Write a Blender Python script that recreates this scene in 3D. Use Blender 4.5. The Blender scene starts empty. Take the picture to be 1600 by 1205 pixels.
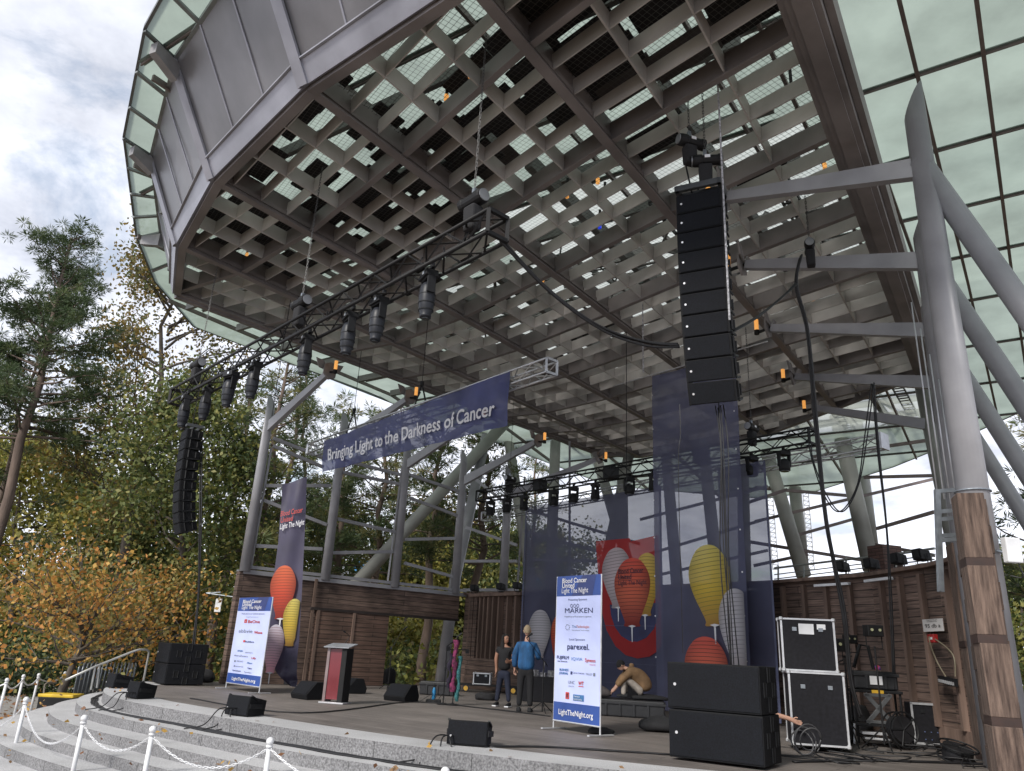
import bpy, bmesh, math, random
import numpy as np
from mathutils import Vector, Matrix
random.seed(7); rng = np.random.default_rng(7)
sc = bpy.context.scene; C = sc.collection
# ------------------------------------------------------------------ camera, world, sun, exposure
F = 1190.0; EYE = 1.2
_z = Vector((175.0, 3402.5, F)).normalized(); _f = Vector((0, 0, 1.0))
_y = (_f - _z * _f.dot(_z)).normalized(); _x = _y.cross(_z)
if _x.x < 0: _x = -_x
RM = Matrix((_x, _y, _z)); CAM = Vector((0, 0, EYE))
def ray(px, py): return (RM @ Vector((px - 800, 602.5 - py, F))).normalized()
def at_z(px, py, h):
    d = ray(px, py); return CAM + d * ((h - EYE) / d.z)
def at_y(px, py, Y):
    d = ray(px, py); return CAM + d * (Y / d.y)
def at_h(px, py, p):                      # point above plan position p (same ground range)
    d = ray(px, py); return CAM + d * (math.hypot(p[0], p[1]) / math.hypot(d.x, d.y))
cam = bpy.data.cameras.new('camera'); co = bpy.data.objects.new('camera', cam); C.objects.link(co)
r_, u_, f_ = RM @ Vector((1, 0, 0)), RM @ Vector((0, 1, 0)), RM @ Vector((0, 0, 1))
M = Matrix((r_, u_, -f_)).transposed().to_4x4(); M.translation = CAM; co.matrix_world = M
cam.sensor_width = 36; cam.lens = 36 * F / 1600; cam.clip_start = 0.05; cam.clip_end = 3000; sc.camera = co
SUN_EL, SUN_AZ = math.radians(38), math.radians(215)     # azimuth measured clockwise from +Y
w = bpy.data.worlds.new('World'); sc.world = w; w.use_nodes = True
n = w.node_tree.nodes; l = w.node_tree.links; n.clear()
out = n.new('ShaderNodeOutputWorld'); bg = n.new('ShaderNodeBackground'); sky = n.new('ShaderNodeTexSky')
sky.sky_type = 'NISHITA'; sky.sun_disc = False; sky.sun_elevation = SUN_EL; sky.sun_rotation = SUN_AZ; sky.air_density = 1.3
tc = n.new('ShaderNodeTexCoord'); sep = n.new('ShaderNodeSeparateXYZ'); l.new(tc.outputs['Generated'], sep.inputs[0])
ad = n.new('ShaderNodeMath'); ad.operation = 'MAXIMUM'; ad.inputs[1].default_value = 0.0; l.new(sep.outputs['Z'], ad.inputs[0])
ad2 = n.new('ShaderNodeMath'); ad2.inputs[1].default_value = 0.22; l.new(ad.outputs[0], ad2.inputs[0])
vd = n.new('ShaderNodeVectorMath'); vd.operation = 'DIVIDE'; cb = n.new('ShaderNodeCombineXYZ')
for k in range(3): l.new(ad2.outputs[0], cb.inputs[k])
l.new(tc.outputs['Generated'], vd.inputs[0]); l.new(cb.outputs[0], vd.inputs[1])
def wnoise(scale, det, rough, dist=0):
    t = n.new('ShaderNodeTexNoise'); t.inputs['Scale'].default_value = scale; t.inputs['Detail'].default_value = det
    t.inputs['Roughness'].default_value = rough; t.inputs['Distortion'].default_value = dist; l.new(vd.outputs[0], t.inputs['Vector']); return t
n1 = wnoise(1.9, 9, .62, .35); n2 = wnoise(3.6, 6, .6)
rp = n.new('ShaderNodeValToRGB'); rp.color_ramp.elements[0].position = .30; rp.color_ramp.elements[1].position = .45; l.new(n1.outputs['Fac'], rp.inputs[0])
r2 = n.new('ShaderNodeValToRGB'); r2.color_ramp.elements[0].position = .33; r2.color_ramp.elements[1].position = .66
r2.color_ramp.elements[0].color = (3.6, 3.8, 4.4, 1); r2.color_ramp.elements[1].color = (6.7, 6.9, 7.5, 1); l.new(n2.outputs['Fac'], r2.inputs[0])
# the cloud deck brightens toward the horizon
hz = n.new('ShaderNodeMapRange'); hz.inputs['From Min'].default_value = .55; hz.inputs['From Max'].default_value = .12
hz.inputs['To Min'].default_value = 1.0; hz.inputs['To Max'].default_value = 1.4; l.new(sep.outputs['Z'], hz.inputs['Value'])
mu = n.new('ShaderNodeVectorMath'); mu.operation = 'SCALE'; l.new(r2.outputs[0], mu.inputs[0]); l.new(hz.outputs[0], mu.inputs['Scale'])
mx = n.new('ShaderNodeMix'); mx.data_type = 'RGBA'; l.new(rp.outputs[0], mx.inputs['Factor'])
sb = n.new('ShaderNodeVectorMath'); sb.operation = 'SCALE'; sb.inputs['Scale'].default_value = 1.0; l.new(sky.outputs[0], sb.inputs[0])
l.new(sb.outputs[0], mx.inputs['A']); l.new(mu.outputs[0], mx.inputs['B'])
l.new(mx.outputs['Result'], bg.inputs[0]); bg.inputs[1].default_value = .088; l.new(bg.outputs[0], out.inputs[0])
sl = bpy.data.lights.new('sun', 'SUN'); sl.energy = 2.1; sl.angle = math.radians(12); sl.color = (1, .95, .88)
so = bpy.data.objects.new('sun', sl); C.objects.link(so)
sd = Vector((math.sin(SUN_AZ) * math.cos(SUN_EL), math.cos(SUN_AZ) * math.cos(SUN_EL), math.sin(SUN_EL)))
so.rotation_euler = sd.to_track_quat('Z', 'Y').to_euler(); so.location = sd * 50
sc.view_settings.view_transform = 'Standard'; sc.view_settings.look = 'None'; sc.view_settings.exposure = 0.95; sc.view_settings.gamma = 1
sc.render.engine = 'CYCLES'; sc.cycles.max_bounces = 7; sc.cycles.transparent_max_bounces = 24; sc.cycles.transmission_bounces = 4
sc.render.resolution_x = 1024; sc.render.resolution_y = 771
# ------------------------------------------------------------------ materials
MATS = {}
def mat(name, col, rough=.6, metal=0, var=.12, scale=3, bump=0, spec=.5, col2=None, det=4, emit=None, coord='Object', stretch=None):
    if name in MATS: return MATS[name]
    m = bpy.data.materials.new(name); m.use_nodes = True; t = m.node_tree; N = t.nodes; L = t.links
    b = N['Principled BSDF']; b.inputs['Roughness'].default_value = rough; b.inputs['Metallic'].default_value = metal
    b.inputs['Specular IOR Level'].default_value = spec
    tc = N.new('ShaderNodeTexCoord'); nz = N.new('ShaderNodeTexNoise'); nz.inputs['Scale'].default_value = scale; nz.inputs['Detail'].default_value = det
    src = tc.outputs[coord]
    if stretch:
        mp = N.new('ShaderNodeMapping'); mp.inputs['Scale'].default_value = stretch; L.new(src, mp.inputs[0]); src = mp.outputs[0]
    L.new(src, nz.inputs['Vector'])
    c2 = col2 or tuple(min(1, c * (1 + var * 2)) for c in col); c1 = col if col2 else tuple(c * (1 - var * 2) for c in col)
    r = N.new('ShaderNodeValToRGB'); r.color_ramp.elements[0].position = .3; r.color_ramp.elements[1].position = .7
    r.color_ramp.elements[0].color = (*c1, 1); r.color_ramp.elements[1].color = (*c2, 1)
    L.new(nz.outputs['Fac'], r.inputs[0])
    ng = N.new('ShaderNodeTexNoise'); ng.inputs['Scale'].default_value = .8; ng.inputs['Detail'].default_value = 7; L.new(tc.outputs['Object'], ng.inputs['Vector']); gm = N.new('ShaderNodeMapRange'); gm.inputs['From Min'].default_value = .3; gm.inputs['From Max'].default_value = .7; gm.inputs['To Min'].default_value = .82; gm.inputs['To Max'].default_value = 1.12; L.new(ng.outputs['Fac'], gm.inputs['Value'])
    gs = N.new('ShaderNodeVectorMath'); gs.operation = 'SCALE'; L.new(r.outputs[0], gs.inputs[0]); L.new(gm.outputs[0], gs.inputs['Scale']); L.new(gs.outputs[0], b.inputs['Base Color'])
    rr = N.new('ShaderNodeMapRange'); rr.inputs['To Min'].default_value = max(0, rough - .1); rr.inputs['To Max'].default_value = min(1, rough + .12)
    L.new(nz.outputs['Fac'], rr.inputs['Value']); L.new(rr.outputs[0], b.inputs['Roughness'])
    if bump:
        bp = N.new('ShaderNodeBump'); bp.inputs['Strength'].default_value = bump; bp.inputs['Distance'].default_value = .01
        n2 = N.new('ShaderNodeTexNoise'); n2.inputs['Scale'].default_value = scale * 6; L.new(src, n2.inputs['Vector'])
        L.new(n2.outputs['Fac'], bp.inputs['Height']); L.new(bp.outputs[0], b.inputs['Normal'])
    if emit:
        b.inputs['Emission Color'].default_value = (*emit[0], 1); b.inputs['Emission Strength'].default_value = emit[1]
    MATS[name] = m; return m
def board_mat(name, c1, c2, row, length, mortar=.006, mcol=(.02, .015, .012), rough=.75, rot=0, coord='UV', grain=.5, bump=.6):
    if name in MATS: return MATS[name]
    m = bpy.data.materials.new(name); m.use_nodes = True; N = m.node_tree.nodes; L = m.node_tree.links; b = N['Principled BSDF']
    tc = N.new('ShaderNodeTexCoord'); mp = N.new('ShaderNodeMapping'); mp.inputs['Rotation'].default_value[2] = rot
    L.new(tc.outputs[coord], mp.inputs[0])
    br = N.new('ShaderNodeTexBrick'); br.inputs['Scale'].default_value = 1; br.inputs['Row Height'].default_value = row; br.inputs['Brick Width'].default_value = length
    br.inputs['Mortar Size'].default_value = mortar; br.inputs['Mortar Smooth'].default_value = .15; br.inputs['Bias'].default_value = 0
    br.inputs['Color1'].default_value = (*c1, 1); br.inputs['Color2'].default_value = (*c2, 1); br.inputs['Mortar'].default_value = (*mcol, 1)
    L.new(mp.outputs[0], br.inputs['Vector'])
    m2 = N.new('ShaderNodeMapping'); m2.inputs['Scale'].default_value = (1.2, 22, 22); L.new(mp.outputs[0], m2.inputs[0])
    nz = N.new('ShaderNodeTexNoise'); nz.inputs['Scale'].default_value = 1.6; nz.inputs['Detail'].default_value = 6; L.new(m2.outputs[0], nz.inputs['Vector'])
    n3 = N.new('ShaderNodeTexNoise'); n3.inputs['Scale'].default_value = .9; n3.inputs['Detail'].default_value = 5; L.new(mp.outputs[0], n3.inputs['Vector'])
    ml = N.new('ShaderNodeMath'); ml.operation = 'MULTIPLY'; L.new(nz.outputs['Fac'], ml.inputs[0]); L.new(n3.outputs['Fac'], ml.inputs[1])
    mr = N.new('ShaderNodeMapRange'); mr.inputs['From Min'].default_value = .1; mr.inputs['From Max'].default_value = .42
    mr.inputs['To Min'].default_value = 1 - grain; mr.inputs['To Max'].default_value = 1 + grain; L.new(ml.outputs[0], mr.inputs['Value'])
    sc_ = N.new('ShaderNodeVectorMath'); sc_.operation = 'SCALE'; L.new(br.outputs['Color'], sc_.inputs[0]); L.new(mr.outputs[0], sc_.inputs['Scale'])
    L.new(sc_.outputs[0], b.inputs['Base Color']); b.inputs['Roughness'].default_value = rough
    bp = N.new('ShaderNodeBump'); bp.inputs['Strength'].default_value = bump; bp.inputs['Distance'].default_value = .01; bp.invert = True
    L.new(br.outputs['Fac'], bp.inputs['Height']); L.new(bp.outputs[0], b.inputs['Normal'])
    MATS[name] = m; return m
def sheet_mat(name, col, trans, rough=.7, transl=.5, scale=2, var=.15):
    """cloth, scrim or frosted glass: diffuse + translucent, mixed with a clear part"""
    if name in MATS: return MATS[name]
    m = bpy.data.materials.new(name); m.use_nodes = True; N = m.node_tree.nodes; L = m.node_tree.links; N.clear()
    o = N.new('ShaderNodeOutputMaterial'); p = N.new('ShaderNodeBsdfPrincipled'); t = N.new('ShaderNodeBsdfTranslucent'); x = N.new('ShaderNodeBsdfTransparent')
    tc = N.new('ShaderNodeTexCoord'); nz = N.new('ShaderNodeTexNoise'); nz.inputs['Scale'].default_value = scale; nz.inputs['Detail'].default_value = 5; L.new(tc.outputs['Object'], nz.inputs['Vector'])
    r = N.new('ShaderNodeValToRGB'); r.color_ramp.elements[0].position = .3; r.color_ramp.elements[1].position = .7
    r.color_ramp.elements[0].color = (*[c * (1 - var) for c in col], 1); r.color_ramp.elements[1].color = (*[min(1, c * (1 + var)) for c in col], 1); L.new(nz.outputs['Fac'], r.inputs[0])
    L.new(r.outputs[0], p.inputs['Base Color']); L.new(r.outputs[0], t.inputs['Color']); p.inputs['Roughness'].default_value = rough
    a = N.new('ShaderNodeMixShader'); a.inputs[0].default_value = transl; L.new(p.outputs[0], a.inputs[1]); L.new(t.outputs[0], a.inputs[2])
    c = N.new('ShaderNodeMixShader'); c.inputs[0].default_value = trans; L.new(a.outputs[0], c.inputs[1]); L.new(x.outputs[0], c.inputs[2])
    L.new(c.outputs[0], o.inputs[0]); MATS[name] = m; return m
def mesh_mat(name, col, pitch, wire, diag=False, rough=.6):
    """wire or expanded-metal sheet: openings are really see-through"""
    if name in MATS: return MATS[name]
    m = bpy.data.materials.new(name); m.use_nodes = True; N = m.node_tree.nodes; L = m.node_tree.links; b = N['Principled BSDF']
    b.inputs['Base Color'].default_value = (*col, 1); b.inputs['Roughness'].default_value = rough
    tc = N.new('ShaderNodeTexCoord'); mp = N.new('ShaderNodeMapping'); mp.inputs['Rotation'].default_value[2] = .96 + (.785 if diag else 0)
    mp.inputs['Scale'].default_value = (1 / pitch, 1 / pitch, 1); L.new(tc.outputs['Object'], mp.inputs[0])
    s = N.new('ShaderNodeSeparateXYZ'); L.new(mp.outputs[0], s.inputs[0]); o = []
    for k in 'XY':
        f = N.new('ShaderNodeMath'); f.operation = 'FRACT'; L.new(s.outputs[k], f.inputs[0])
        g = N.new('ShaderNodeMath'); g.operation = 'LESS_THAN'; g.inputs[1].default_value = wire / pitch; L.new(f.outputs[0], g.inputs[0]); o.append(g)
    h = N.new('ShaderNodeMath'); h.operation = 'MAXIMUM'; L.new(o[0].outputs[0], h.inputs[0]); L.new(o[1].outputs[0], h.inputs[1])
    L.new(h.outputs[0], b.inputs['Alpha']); MATS[name] = m; return m
BLK = mat('black_painted_metal', (.009, .009, .010), .55, scale=8, spec=.3)
BLKP = mat('black_plastic', (.010, .0105, .012), .55, scale=5, spec=.3)
GRL = mat('black_speaker_grille', (.006, .007, .010), .7, scale=60, var=.3, bump=.5, spec=.2)
CABM = mat('speaker_cabinet_paint', (.008, .0085, .010), .7, scale=40, var=.2, bump=.3, spec=.22)
ALU = mat('aluminium', (.55, .56, .58), .35, .85, var=.06, scale=9)
SILV = mat('silver_case_edge', (.62, .63, .65), .4, .6, var=.05, scale=12)
STEEL = mat('grey_painted_steel', (.30, .30, .32), .42, .15, var=.05, scale=2.2, bump=.08, det=8)
STEELD = mat('olive_grey_painted_steel', (.30, .305, .28), .5, .1, var=.06, scale=1.5)
RIB = mat('taupe_painted_soffit_steel', (.47, .45, .435), .55, .1, var=.09, scale=1.3)
RIBB = mat('brown_painted_soffit_beam', (.20, .182, .18), .5, .1, var=.10, scale=1.3)
FASC = mat('zinc_fascia_panel', (.20, .196, .205), .38, .45, var=.10, scale=1.1, stretch=(1, 1, .35))
FBAND = mat('pale_aluminium_trim', (.33, .335, .38), .4, .35, var=.05, scale=2)
GALV = mat('galvanised_steel', (.30, .33, .36), .4, .7, var=.1, scale=9)
WHT = mat('white_paint', (.72, .73, .75), .4, var=.04, scale=6)
RUB = mat('black_rubber_cable', (.010, .010, .012), .55, scale=7)
GLASS = sheet_mat('frosted_green_glass', (.275, .330, .280), .05, .15, .80, scale=.9, var=.20)
CLEAR = sheet_mat('pale_roof_glass', (.44, .475, .42), .22, .15, .80, scale=.8, var=.14)
LGT = mat('lamp_amber', (.9, .45, .12), .5, emit=((1, .42, .10), .35))
SKIN_D = mat('tan_skin', (.33, .17, .11), .55, var=.05); SKIN_L = mat('fair_skin', (.50, .29, .21), .55, var=.05)
# ------------------------------------------------------------------ mesh helpers
def basis(d):
    d = Vector(d).normalized(); up = Vector((0, 0, 1)) if abs(d.z) < .95 else Vector((0, 1, 0))
    s = d.cross(up).normalized(); return d, s, s.cross(d).normalized()
class MB:
    def __init__(s): s.v = []; s.f = []; s.smooth = False
    def poly(s, pts):
        b = len(s.v); s.v += [tuple(p) for p in pts]; s.f.append(tuple(range(b, b + len(pts)))); return s
    def hexa(s, p):                       # 8 points: bottom 4 ccw, top 4 ccw
        b = len(s.v); s.v += [tuple(q) for q in p]
        for q in ((3, 2, 1, 0), (4, 5, 6, 7), (0, 1, 5, 4), (1, 2, 6, 5), (2, 3, 7, 6), (3, 0, 4, 7)): s.f.append(tuple(b + k for k in q))
        return s
    def box(s, c, d, rz=0, top=None):     # c centre of base if top given as scale
        x, y, z = d[0] / 2, d[1] / 2, d[2] / 2; cs, sn = math.cos(rz), math.sin(rz); P = []
        for zz in (-z, z):
            k = top if (top and zz > 0) else 1
            for a, b_ in ((-x, -y), (x, -y), (x, y), (-x, y)):
                a *= k; b_ *= k; P.append((c[0] + a * cs - b_ * sn, c[1] + a * sn + b_ * cs, c[2] + zz))
        return s.hexa(P)
    def bar(s, a, b, w, h, roll=None):    # w sideways, h in the up-ish direction
        a, b = Vector(a), Vector(b); d, sd, up = basis(b - a)
        if roll: q = Matrix.Rotation(roll, 3, d); sd = q @ sd; up = q @ up
        P = [p + sd * i * w / 2 + up * j * h / 2 for p in (a, b) for i, j in ((-1, -1), (1, -1), (1, 1), (-1, 1))]
        return s.hexa(P)
    def tube(s, pts, r, n=8, cap=True):
        pts = [Vector(p) for p in pts]; rr = r if isinstance(r, (list, tuple)) else [r] * len(pts); b0 = len(s.v); ps = None
        for i, p in enumerate(pts):
            d = (pts[min(i + 1, len(pts) - 1)] - pts[max(i - 1, 0)])
            if d.length < 1e-9: d = Vector((0, 0, 1))
            d, sd, up = basis(d)
            if ps is not None and abs(sd.dot(ps)) > .05:
                sd = (ps - d * ps.dot(d)).normalized(); up = sd.cross(d).normalized()
            ps = sd
            for k in range(n):
                a = 2 * math.pi * k / n; s.v.append(tuple(p + (sd * math.cos(a) + up * math.sin(a)) * rr[i]))
        for i in range(len(pts) - 1):
            for k in range(n):
                a = b0 + i * n + k; c = b0 + i * n + (k + 1) % n; s.f.append((a, c, c + n, a + n))
        if cap: s.f.append(tuple(b0 + k for k in range(n))); s.f.append(tuple(b0 + (len(pts) - 1) * n + k for k in reversed(range(n))))
        return s
    def lathe(s, c, prof, n=16, axis=None):
        c = Vector(c); d, sd, up = basis(axis or (0, 0, 1)); b0 = len(s.v)
        for r, h in prof:
            for k in range(n):
                a = 2 * math.pi * k / n; s.v.append(tuple(c + d * h + (sd * math.cos(a) + up * math.sin(a)) * max(r, 1e-4)))
        for i in range(len(prof) - 1):
            for k in range(n):
                a = b0 + i * n + k; e = b0 + i * n + (k + 1) % n; s.f.append((a, e, e + n, a + n))
        s.f.append(tuple(b0 + k for k in range(n))); s.f.append(tuple(b0 + (len(prof) - 1) * n + k for k in range(n))); return s
    def prism(s, pts, d):                 # extrude polygon by vector d
        pts = [Vector(p) for p in pts]; d = Vector(d); b = len(s.v); k = len(pts)
        s.v += [tuple(p) for p in pts] + [tuple(p + d) for p in pts]
        s.f.append(tuple(range(b, b + k))[::-1]); s.f.append(tuple(range(b + k, b + 2 * k)))
        for i in range(k): s.f.append((b + i, b + (i + 1) % k, b + k + (i + 1) % k, b + k + i))
        return s
def uvs(me):
    ul = me.uv_layers.new(name='metres'); 
    for p in me.polygons:
        nn = p.normal
        if abs(nn.z) > .7: t, u = Vector((1, 0, 0)), Vector((0, 1, 0))
        else: t = Vector((-nn.y, nn.x, 0)).normalized(); u = Vector((0, 0, 1))
        for li in p.loop_indices:
            co = me.vertices[me.loops[li].vertex_index].co; ul.data[li].uv = (co.dot(t), co.dot(u))
def tag(o, label=None, cat=None, group=None, kind=None):
    if label: o['label'] = label
    if cat: o['category'] = cat
    if group: o['group'] = group
    if kind: o['kind'] = kind
    return o
def thing(name, label, cat, loc=(0, 0, 0), rz=0, group=None):
    o = bpy.data.objects.new(name, None); C.objects.link(o); o.location = loc; o.rotation_euler = (0, 0, rz); o.empty_display_size = .2
    o['o'] = 0; del o['o']; return tag(o, label, cat, group)
def rootof(o):
    while o.parent: o = o.parent
    return o
def add(mb, name, m, parent=None, world=False, smooth=False, uv=False, bev=0, loc=None, label=None, cat=None, group=None, kind=None):
    """link mb as ONE mesh object. world=True: verts are world coordinates of the parent's thing"""
    V = mb.v
    if parent is not None and world:
        r = rootof(parent); inv = (Matrix.Translation(r.location) @ Matrix.Rotation(r.rotation_euler.z, 4, 'Z')).inverted()
        V = [tuple(inv @ Vector(v)) for v in V]
    if parent is None and loc is None and V:
        a = np.array(V); loc = (float(a[:, 0].mean()), float(a[:, 1].mean()), float(a[:, 2].min()))
    if parent is None: V = [(v[0] - loc[0], v[1] - loc[1], v[2] - loc[2]) for v in V]
    me = bpy.data.meshes.new(name); me.from_pydata(V, [], mb.f); me.update()
    bm = bmesh.new(); bm.from_mesh(me); bmesh.ops.recalc_face_normals(bm, faces=bm.faces); bm.to_mesh(me); bm.free()
    ms = m if isinstance(m, (list, tuple)) else [m]
    for q in ms: me.materials.append(q)
    if smooth:
        for p in me.polygons: p.use_smooth = True
    if uv: uvs(me)
    o = bpy.data.objects.new(name, me); C.objects.link(o)
    if parent is not None: o.parent = parent
    else: o.location = loc
    if bev:
        b = o.modifiers.new('bevel', 'BEVEL'); b.width = bev; b.segments = 2; b.limit_method = 'ANGLE'
    return tag(o, label, cat, group, kind)
def dup(root, loc=None, rz=None, label=None, group=None):
    r = root.copy(); C.objects.link(r)
    if loc is not None: r.location = loc
    if rz is not None: r.rotation_euler = (0, 0, rz)
    if label: r['label'] = label
    if group: r['group'] = group
    for ch in list(root.children):
        c = ch.copy(); C.objects.link(c); c.parent = r
        for g in list(ch.children):
            d = g.copy(); C.objects.link(d); d.parent = c
    return r
def text(body, m, parent, org, xd, ud, size, width=None, name='lettering', align='LEFT', world=True, off=.006, bold=0, shear=0):
    """flat printed lettering: org is the baseline start (or centre), xd reading direction, ud up"""
    cu = bpy.data.curves.new('t', 'FONT'); cu.body = body; cu.size = 1; cu.align_x = align; cu.shear = shear; cu.resolution_u = 3
    ob = bpy.data.objects.new('t', cu); C.objects.link(ob); dg = bpy.context.evaluated_depsgraph_get(); dg.update()
    me = bpy.data.meshes.new_from_object(ob.evaluated_get(dg)); bpy.data.objects.remove(ob)
    a = np.array([v.co[:] for v in me.vertices])
    if len(a) == 0: return None
    sx = size
    if width: sx = width / (a[:, 0].max() - a[:, 0].min())
    xd, ud, org = Vector(xd).normalized(), Vector(ud).normalized(), Vector(org); nn = xd.cross(ud)
    mb = MB(); F0 = [tuple(p.vertices) for p in me.polygons]
    for c_, (bx, by) in enumerate([(0, 0)] if not bold else [(0, 0), (-bold, 0), (bold, 0), (0, bold), (0, -bold)]):
        n0 = len(mb.v); mb.v += [tuple(org + xd * (v[0] + bx * 1.2) * sx + ud * (v[1] + by) * size + nn * (off + .0008 * c_)) for v in a]; mb.f += [tuple(i + n0 for i in f) for f in F0]
    bpy.data.meshes.remove(me)
    return add(mb, name, m, parent, world=world)
def cable(pts, r=.012, wig=.0, seg=10, sag=0, n=5, mb=None):
    mb = mb or MB(); P = [Vector(p) for p in pts]; out = []
    for i in range(len(P) - 1):
        p0, p1, p2, p3 = P[max(i - 1, 0)], P[i], P[i + 1], P[min(i + 2, len(P) - 1)]
        for k in range(seg):
            t = k / seg; q = .5 * ((2 * p1) + (p2 - p0) * t + (2 * p0 - 5 * p1 + 4 * p2 - p3) * t * t + (3 * p1 - p0 - 3 * p2 + p3) * t ** 3)
            if wig: q = q + Vector((random.uniform(-wig, wig), random.uniform(-wig, wig), 0))
            if sag: q.z -= sag * 4 * t * (1 - t)
            out.append(q)
    out.append(P[-1]); mb.tube(out, r, n); mb.path = out; return mb
def instmesh(name, verts, faces, mats, midx=None, parent=None, loc=(0, 0, 0)):
    """fast mesh from numpy quads"""
    me = bpy.data.meshes.new(name); nv, nf = len(verts), len(faces); k = faces.shape[1]
    me.vertices.add(nv); me.vertices.foreach_set('co', verts.astype(np.float32).ravel()); me.loops.add(nf * k); me.loops.foreach_set('vertex_index', faces.astype(np.int32).ravel())
    me.polygons.add(nf); me.polygons.foreach_set('loop_start', (np.arange(nf) * k).astype(np.int32)); me.polygons.foreach_set('loop_total', np.full(nf, k, np.int32))
    for q in mats: me.materials.append(q)
    if midx is not None: me.polygons.foreach_set('material_index', midx.astype(np.int32))
    me.update(calc_edges=True); o = bpy.data.objects.new(name, me); C.objects.link(o)
    if parent is not None: o.parent = parent
    else: o.location = loc
    return o
# ================================================================== GROUND AND STAGE
GZ = -1.0
leaf_ground = mat('leaf_litter_ground', (.10, .065, .04), .95, scale=2.5, col2=(.20, .15, .10), bump=.5, det=10)
mb = MB(); S = 24
for i in range(S):
    for j in range(S):
        x0, x1 = -140 + 300 * i / S, -140 + 300 * (i + 1) / S; y0, y1 = -20 + 900 * (j / S) ** 2, -20 + 900 * ((j + 1) / S) ** 2
        mb.poly([(x0, y0, GZ), (x1, y0, GZ), (x1, y1, GZ), (x0, y1, GZ)])
add(mb, 'ground', leaf_ground, kind='structure')
path_m = mat('concrete_path', (.25, .24, .225), .9, scale=4, bump=.3, var=.06)
mb = MB(); L_ = [(-30, 16), (-14.2, 14.8), (-12.2, 15.2), (-11.2, 17.5), (-10.8, 24), (-13, 32), (-16, 34), (-26, 30)]
mb.poly([(x, y, GZ + .012) for x, y in L_]); add(mb, 'path', path_m, kind='structure')
edge = [(-9.2, 21.6), (-9.15, 20.3), (-8.95, 19.1), (-8.5, 17.9), (-7.8, 16.6), (-6.95, 15.5), (-5.95, 14.55), (-5.0, 13.75), (-3.16, 12.25), (-1.9, 11.3), (-.57, 10.5), (.67, 9.85), (2.0, 9.3), (3.6, 8.85), (6, 8.3), (9.5, 7.8)]
def smooth_poly(P, k=4):
    out = []
    for i in range(len(P) - 1):
        p0, p1, p2, p3 = [Vector((*P[max(0, min(len(P) - 1, i + q))], 0)) for q in (-1, 0, 1, 2)]
        for a in range(k):
            t = a / k; out.append(.5 * ((2 * p1) + (p2 - p0) * t + (2 * p0 - 5 * p1 + 4 * p2 - p3) * t * t + (3 * p1 - p0 - 3 * p2 + p3) * t ** 3))
    out.append(Vector((*P[-1], 0))); return out
edge = smooth_poly(edge)
def offs(P, d):
    o = []
    for i, p in enumerate(P):
        t = (P[min(i + 1, len(P) - 1)] - P[max(i - 1, 0)]).normalized(); o.append(p + Vector((-t.y, t.x, 0)) * -d)
    return o
# offset sign: outward is away from the stage (right-hand side of travel)
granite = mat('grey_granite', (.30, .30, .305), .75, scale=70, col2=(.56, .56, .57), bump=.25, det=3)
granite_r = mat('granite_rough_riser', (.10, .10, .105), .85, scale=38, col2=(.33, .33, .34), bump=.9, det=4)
def slab_joints(P, zt, zb, outer):        # fine radial joints proud by 1 mm are avoided: small dark inlays
    mb = MB(); acc = 0
    for i in range(1, len(P) - 1):
        acc += (P[i] - P[i - 1]).length
        if acc > 1.5:
            acc = 0; t = (P[i + 1] - P[i - 1]).normalized(); nn = Vector((t.y, -t.x, 0)) * (1 if outer else -1)
            a = P[i] + nn * .003; mb.poly([a + t * .004 + Vector((0, 0, zb)), a - t * .004 + Vector((0, 0, zb)), a - t * .004 + Vector((0, 0, zt)), a + t * .004 + Vector((0, 0, zt))])
    return mb
def band(Pi, Po, zt, zb, top=True):
    mt, mr = MB(), MB()
    for i in range(len(Po) - 1):
        mt.poly([(*Pi[i].xy, zt), (*Po[i].xy, zt), (*Po[i + 1].xy, zt), (*Pi[i + 1].xy, zt)])
        mr.poly([(*Po[i].xy, zb), (*Po[i + 1].xy, zb), (*Po[i + 1].xy, zt), (*Po[i].xy, zt)])
    return mt, mr
steps = thing('granite_steps', 'curved grey granite steps wrapping the front of the stage', 'steps', (-4.5, 12.5, GZ))
jm = mat('granite_joint', (.05, .05, .05), .9)
prev = edge; zs = [-.20, -.36, -.52, -.68, -.84]
for k in range(5):
    cur = offs(edge, .46 * (k + 1)); zb = zs[k + 1] if k < 4 else GZ - .05
    a, b = band(prev, cur, zs[k], zb)
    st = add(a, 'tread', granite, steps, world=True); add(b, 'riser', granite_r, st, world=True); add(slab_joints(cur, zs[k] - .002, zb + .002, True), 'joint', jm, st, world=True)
    # closing side wall at the far end
    prev = cur
wallp = MB()
for k in range(5):
    a = offs(edge, .46 * k)[0]; b = offs(edge, .46 * (k + 1))[0]
    wallp.poly([(a.x, a.y, GZ), (b.x, b.y, GZ), (b.x, b.y, zs[k]), (a.x, a.y, zs[k])])
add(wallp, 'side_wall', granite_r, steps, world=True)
stage = thing('stage_platform', 'wide wooden stage deck with a granite edge under the steel canopy', 'stage', (1, 15, GZ))
inner = offs(edge, -.75)
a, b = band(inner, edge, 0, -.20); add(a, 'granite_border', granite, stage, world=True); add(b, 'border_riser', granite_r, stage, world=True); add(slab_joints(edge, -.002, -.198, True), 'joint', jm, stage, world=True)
DANG = -math.radians(52)
deck_m = board_mat('stage_deck_boards', (.135, .118, .108), (.175, .155, .142), .14, 3.6, .005, (.035, .03, .028), .62, rot=math.radians(41), coord='Object', grain=.35, bump=.5)
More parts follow.
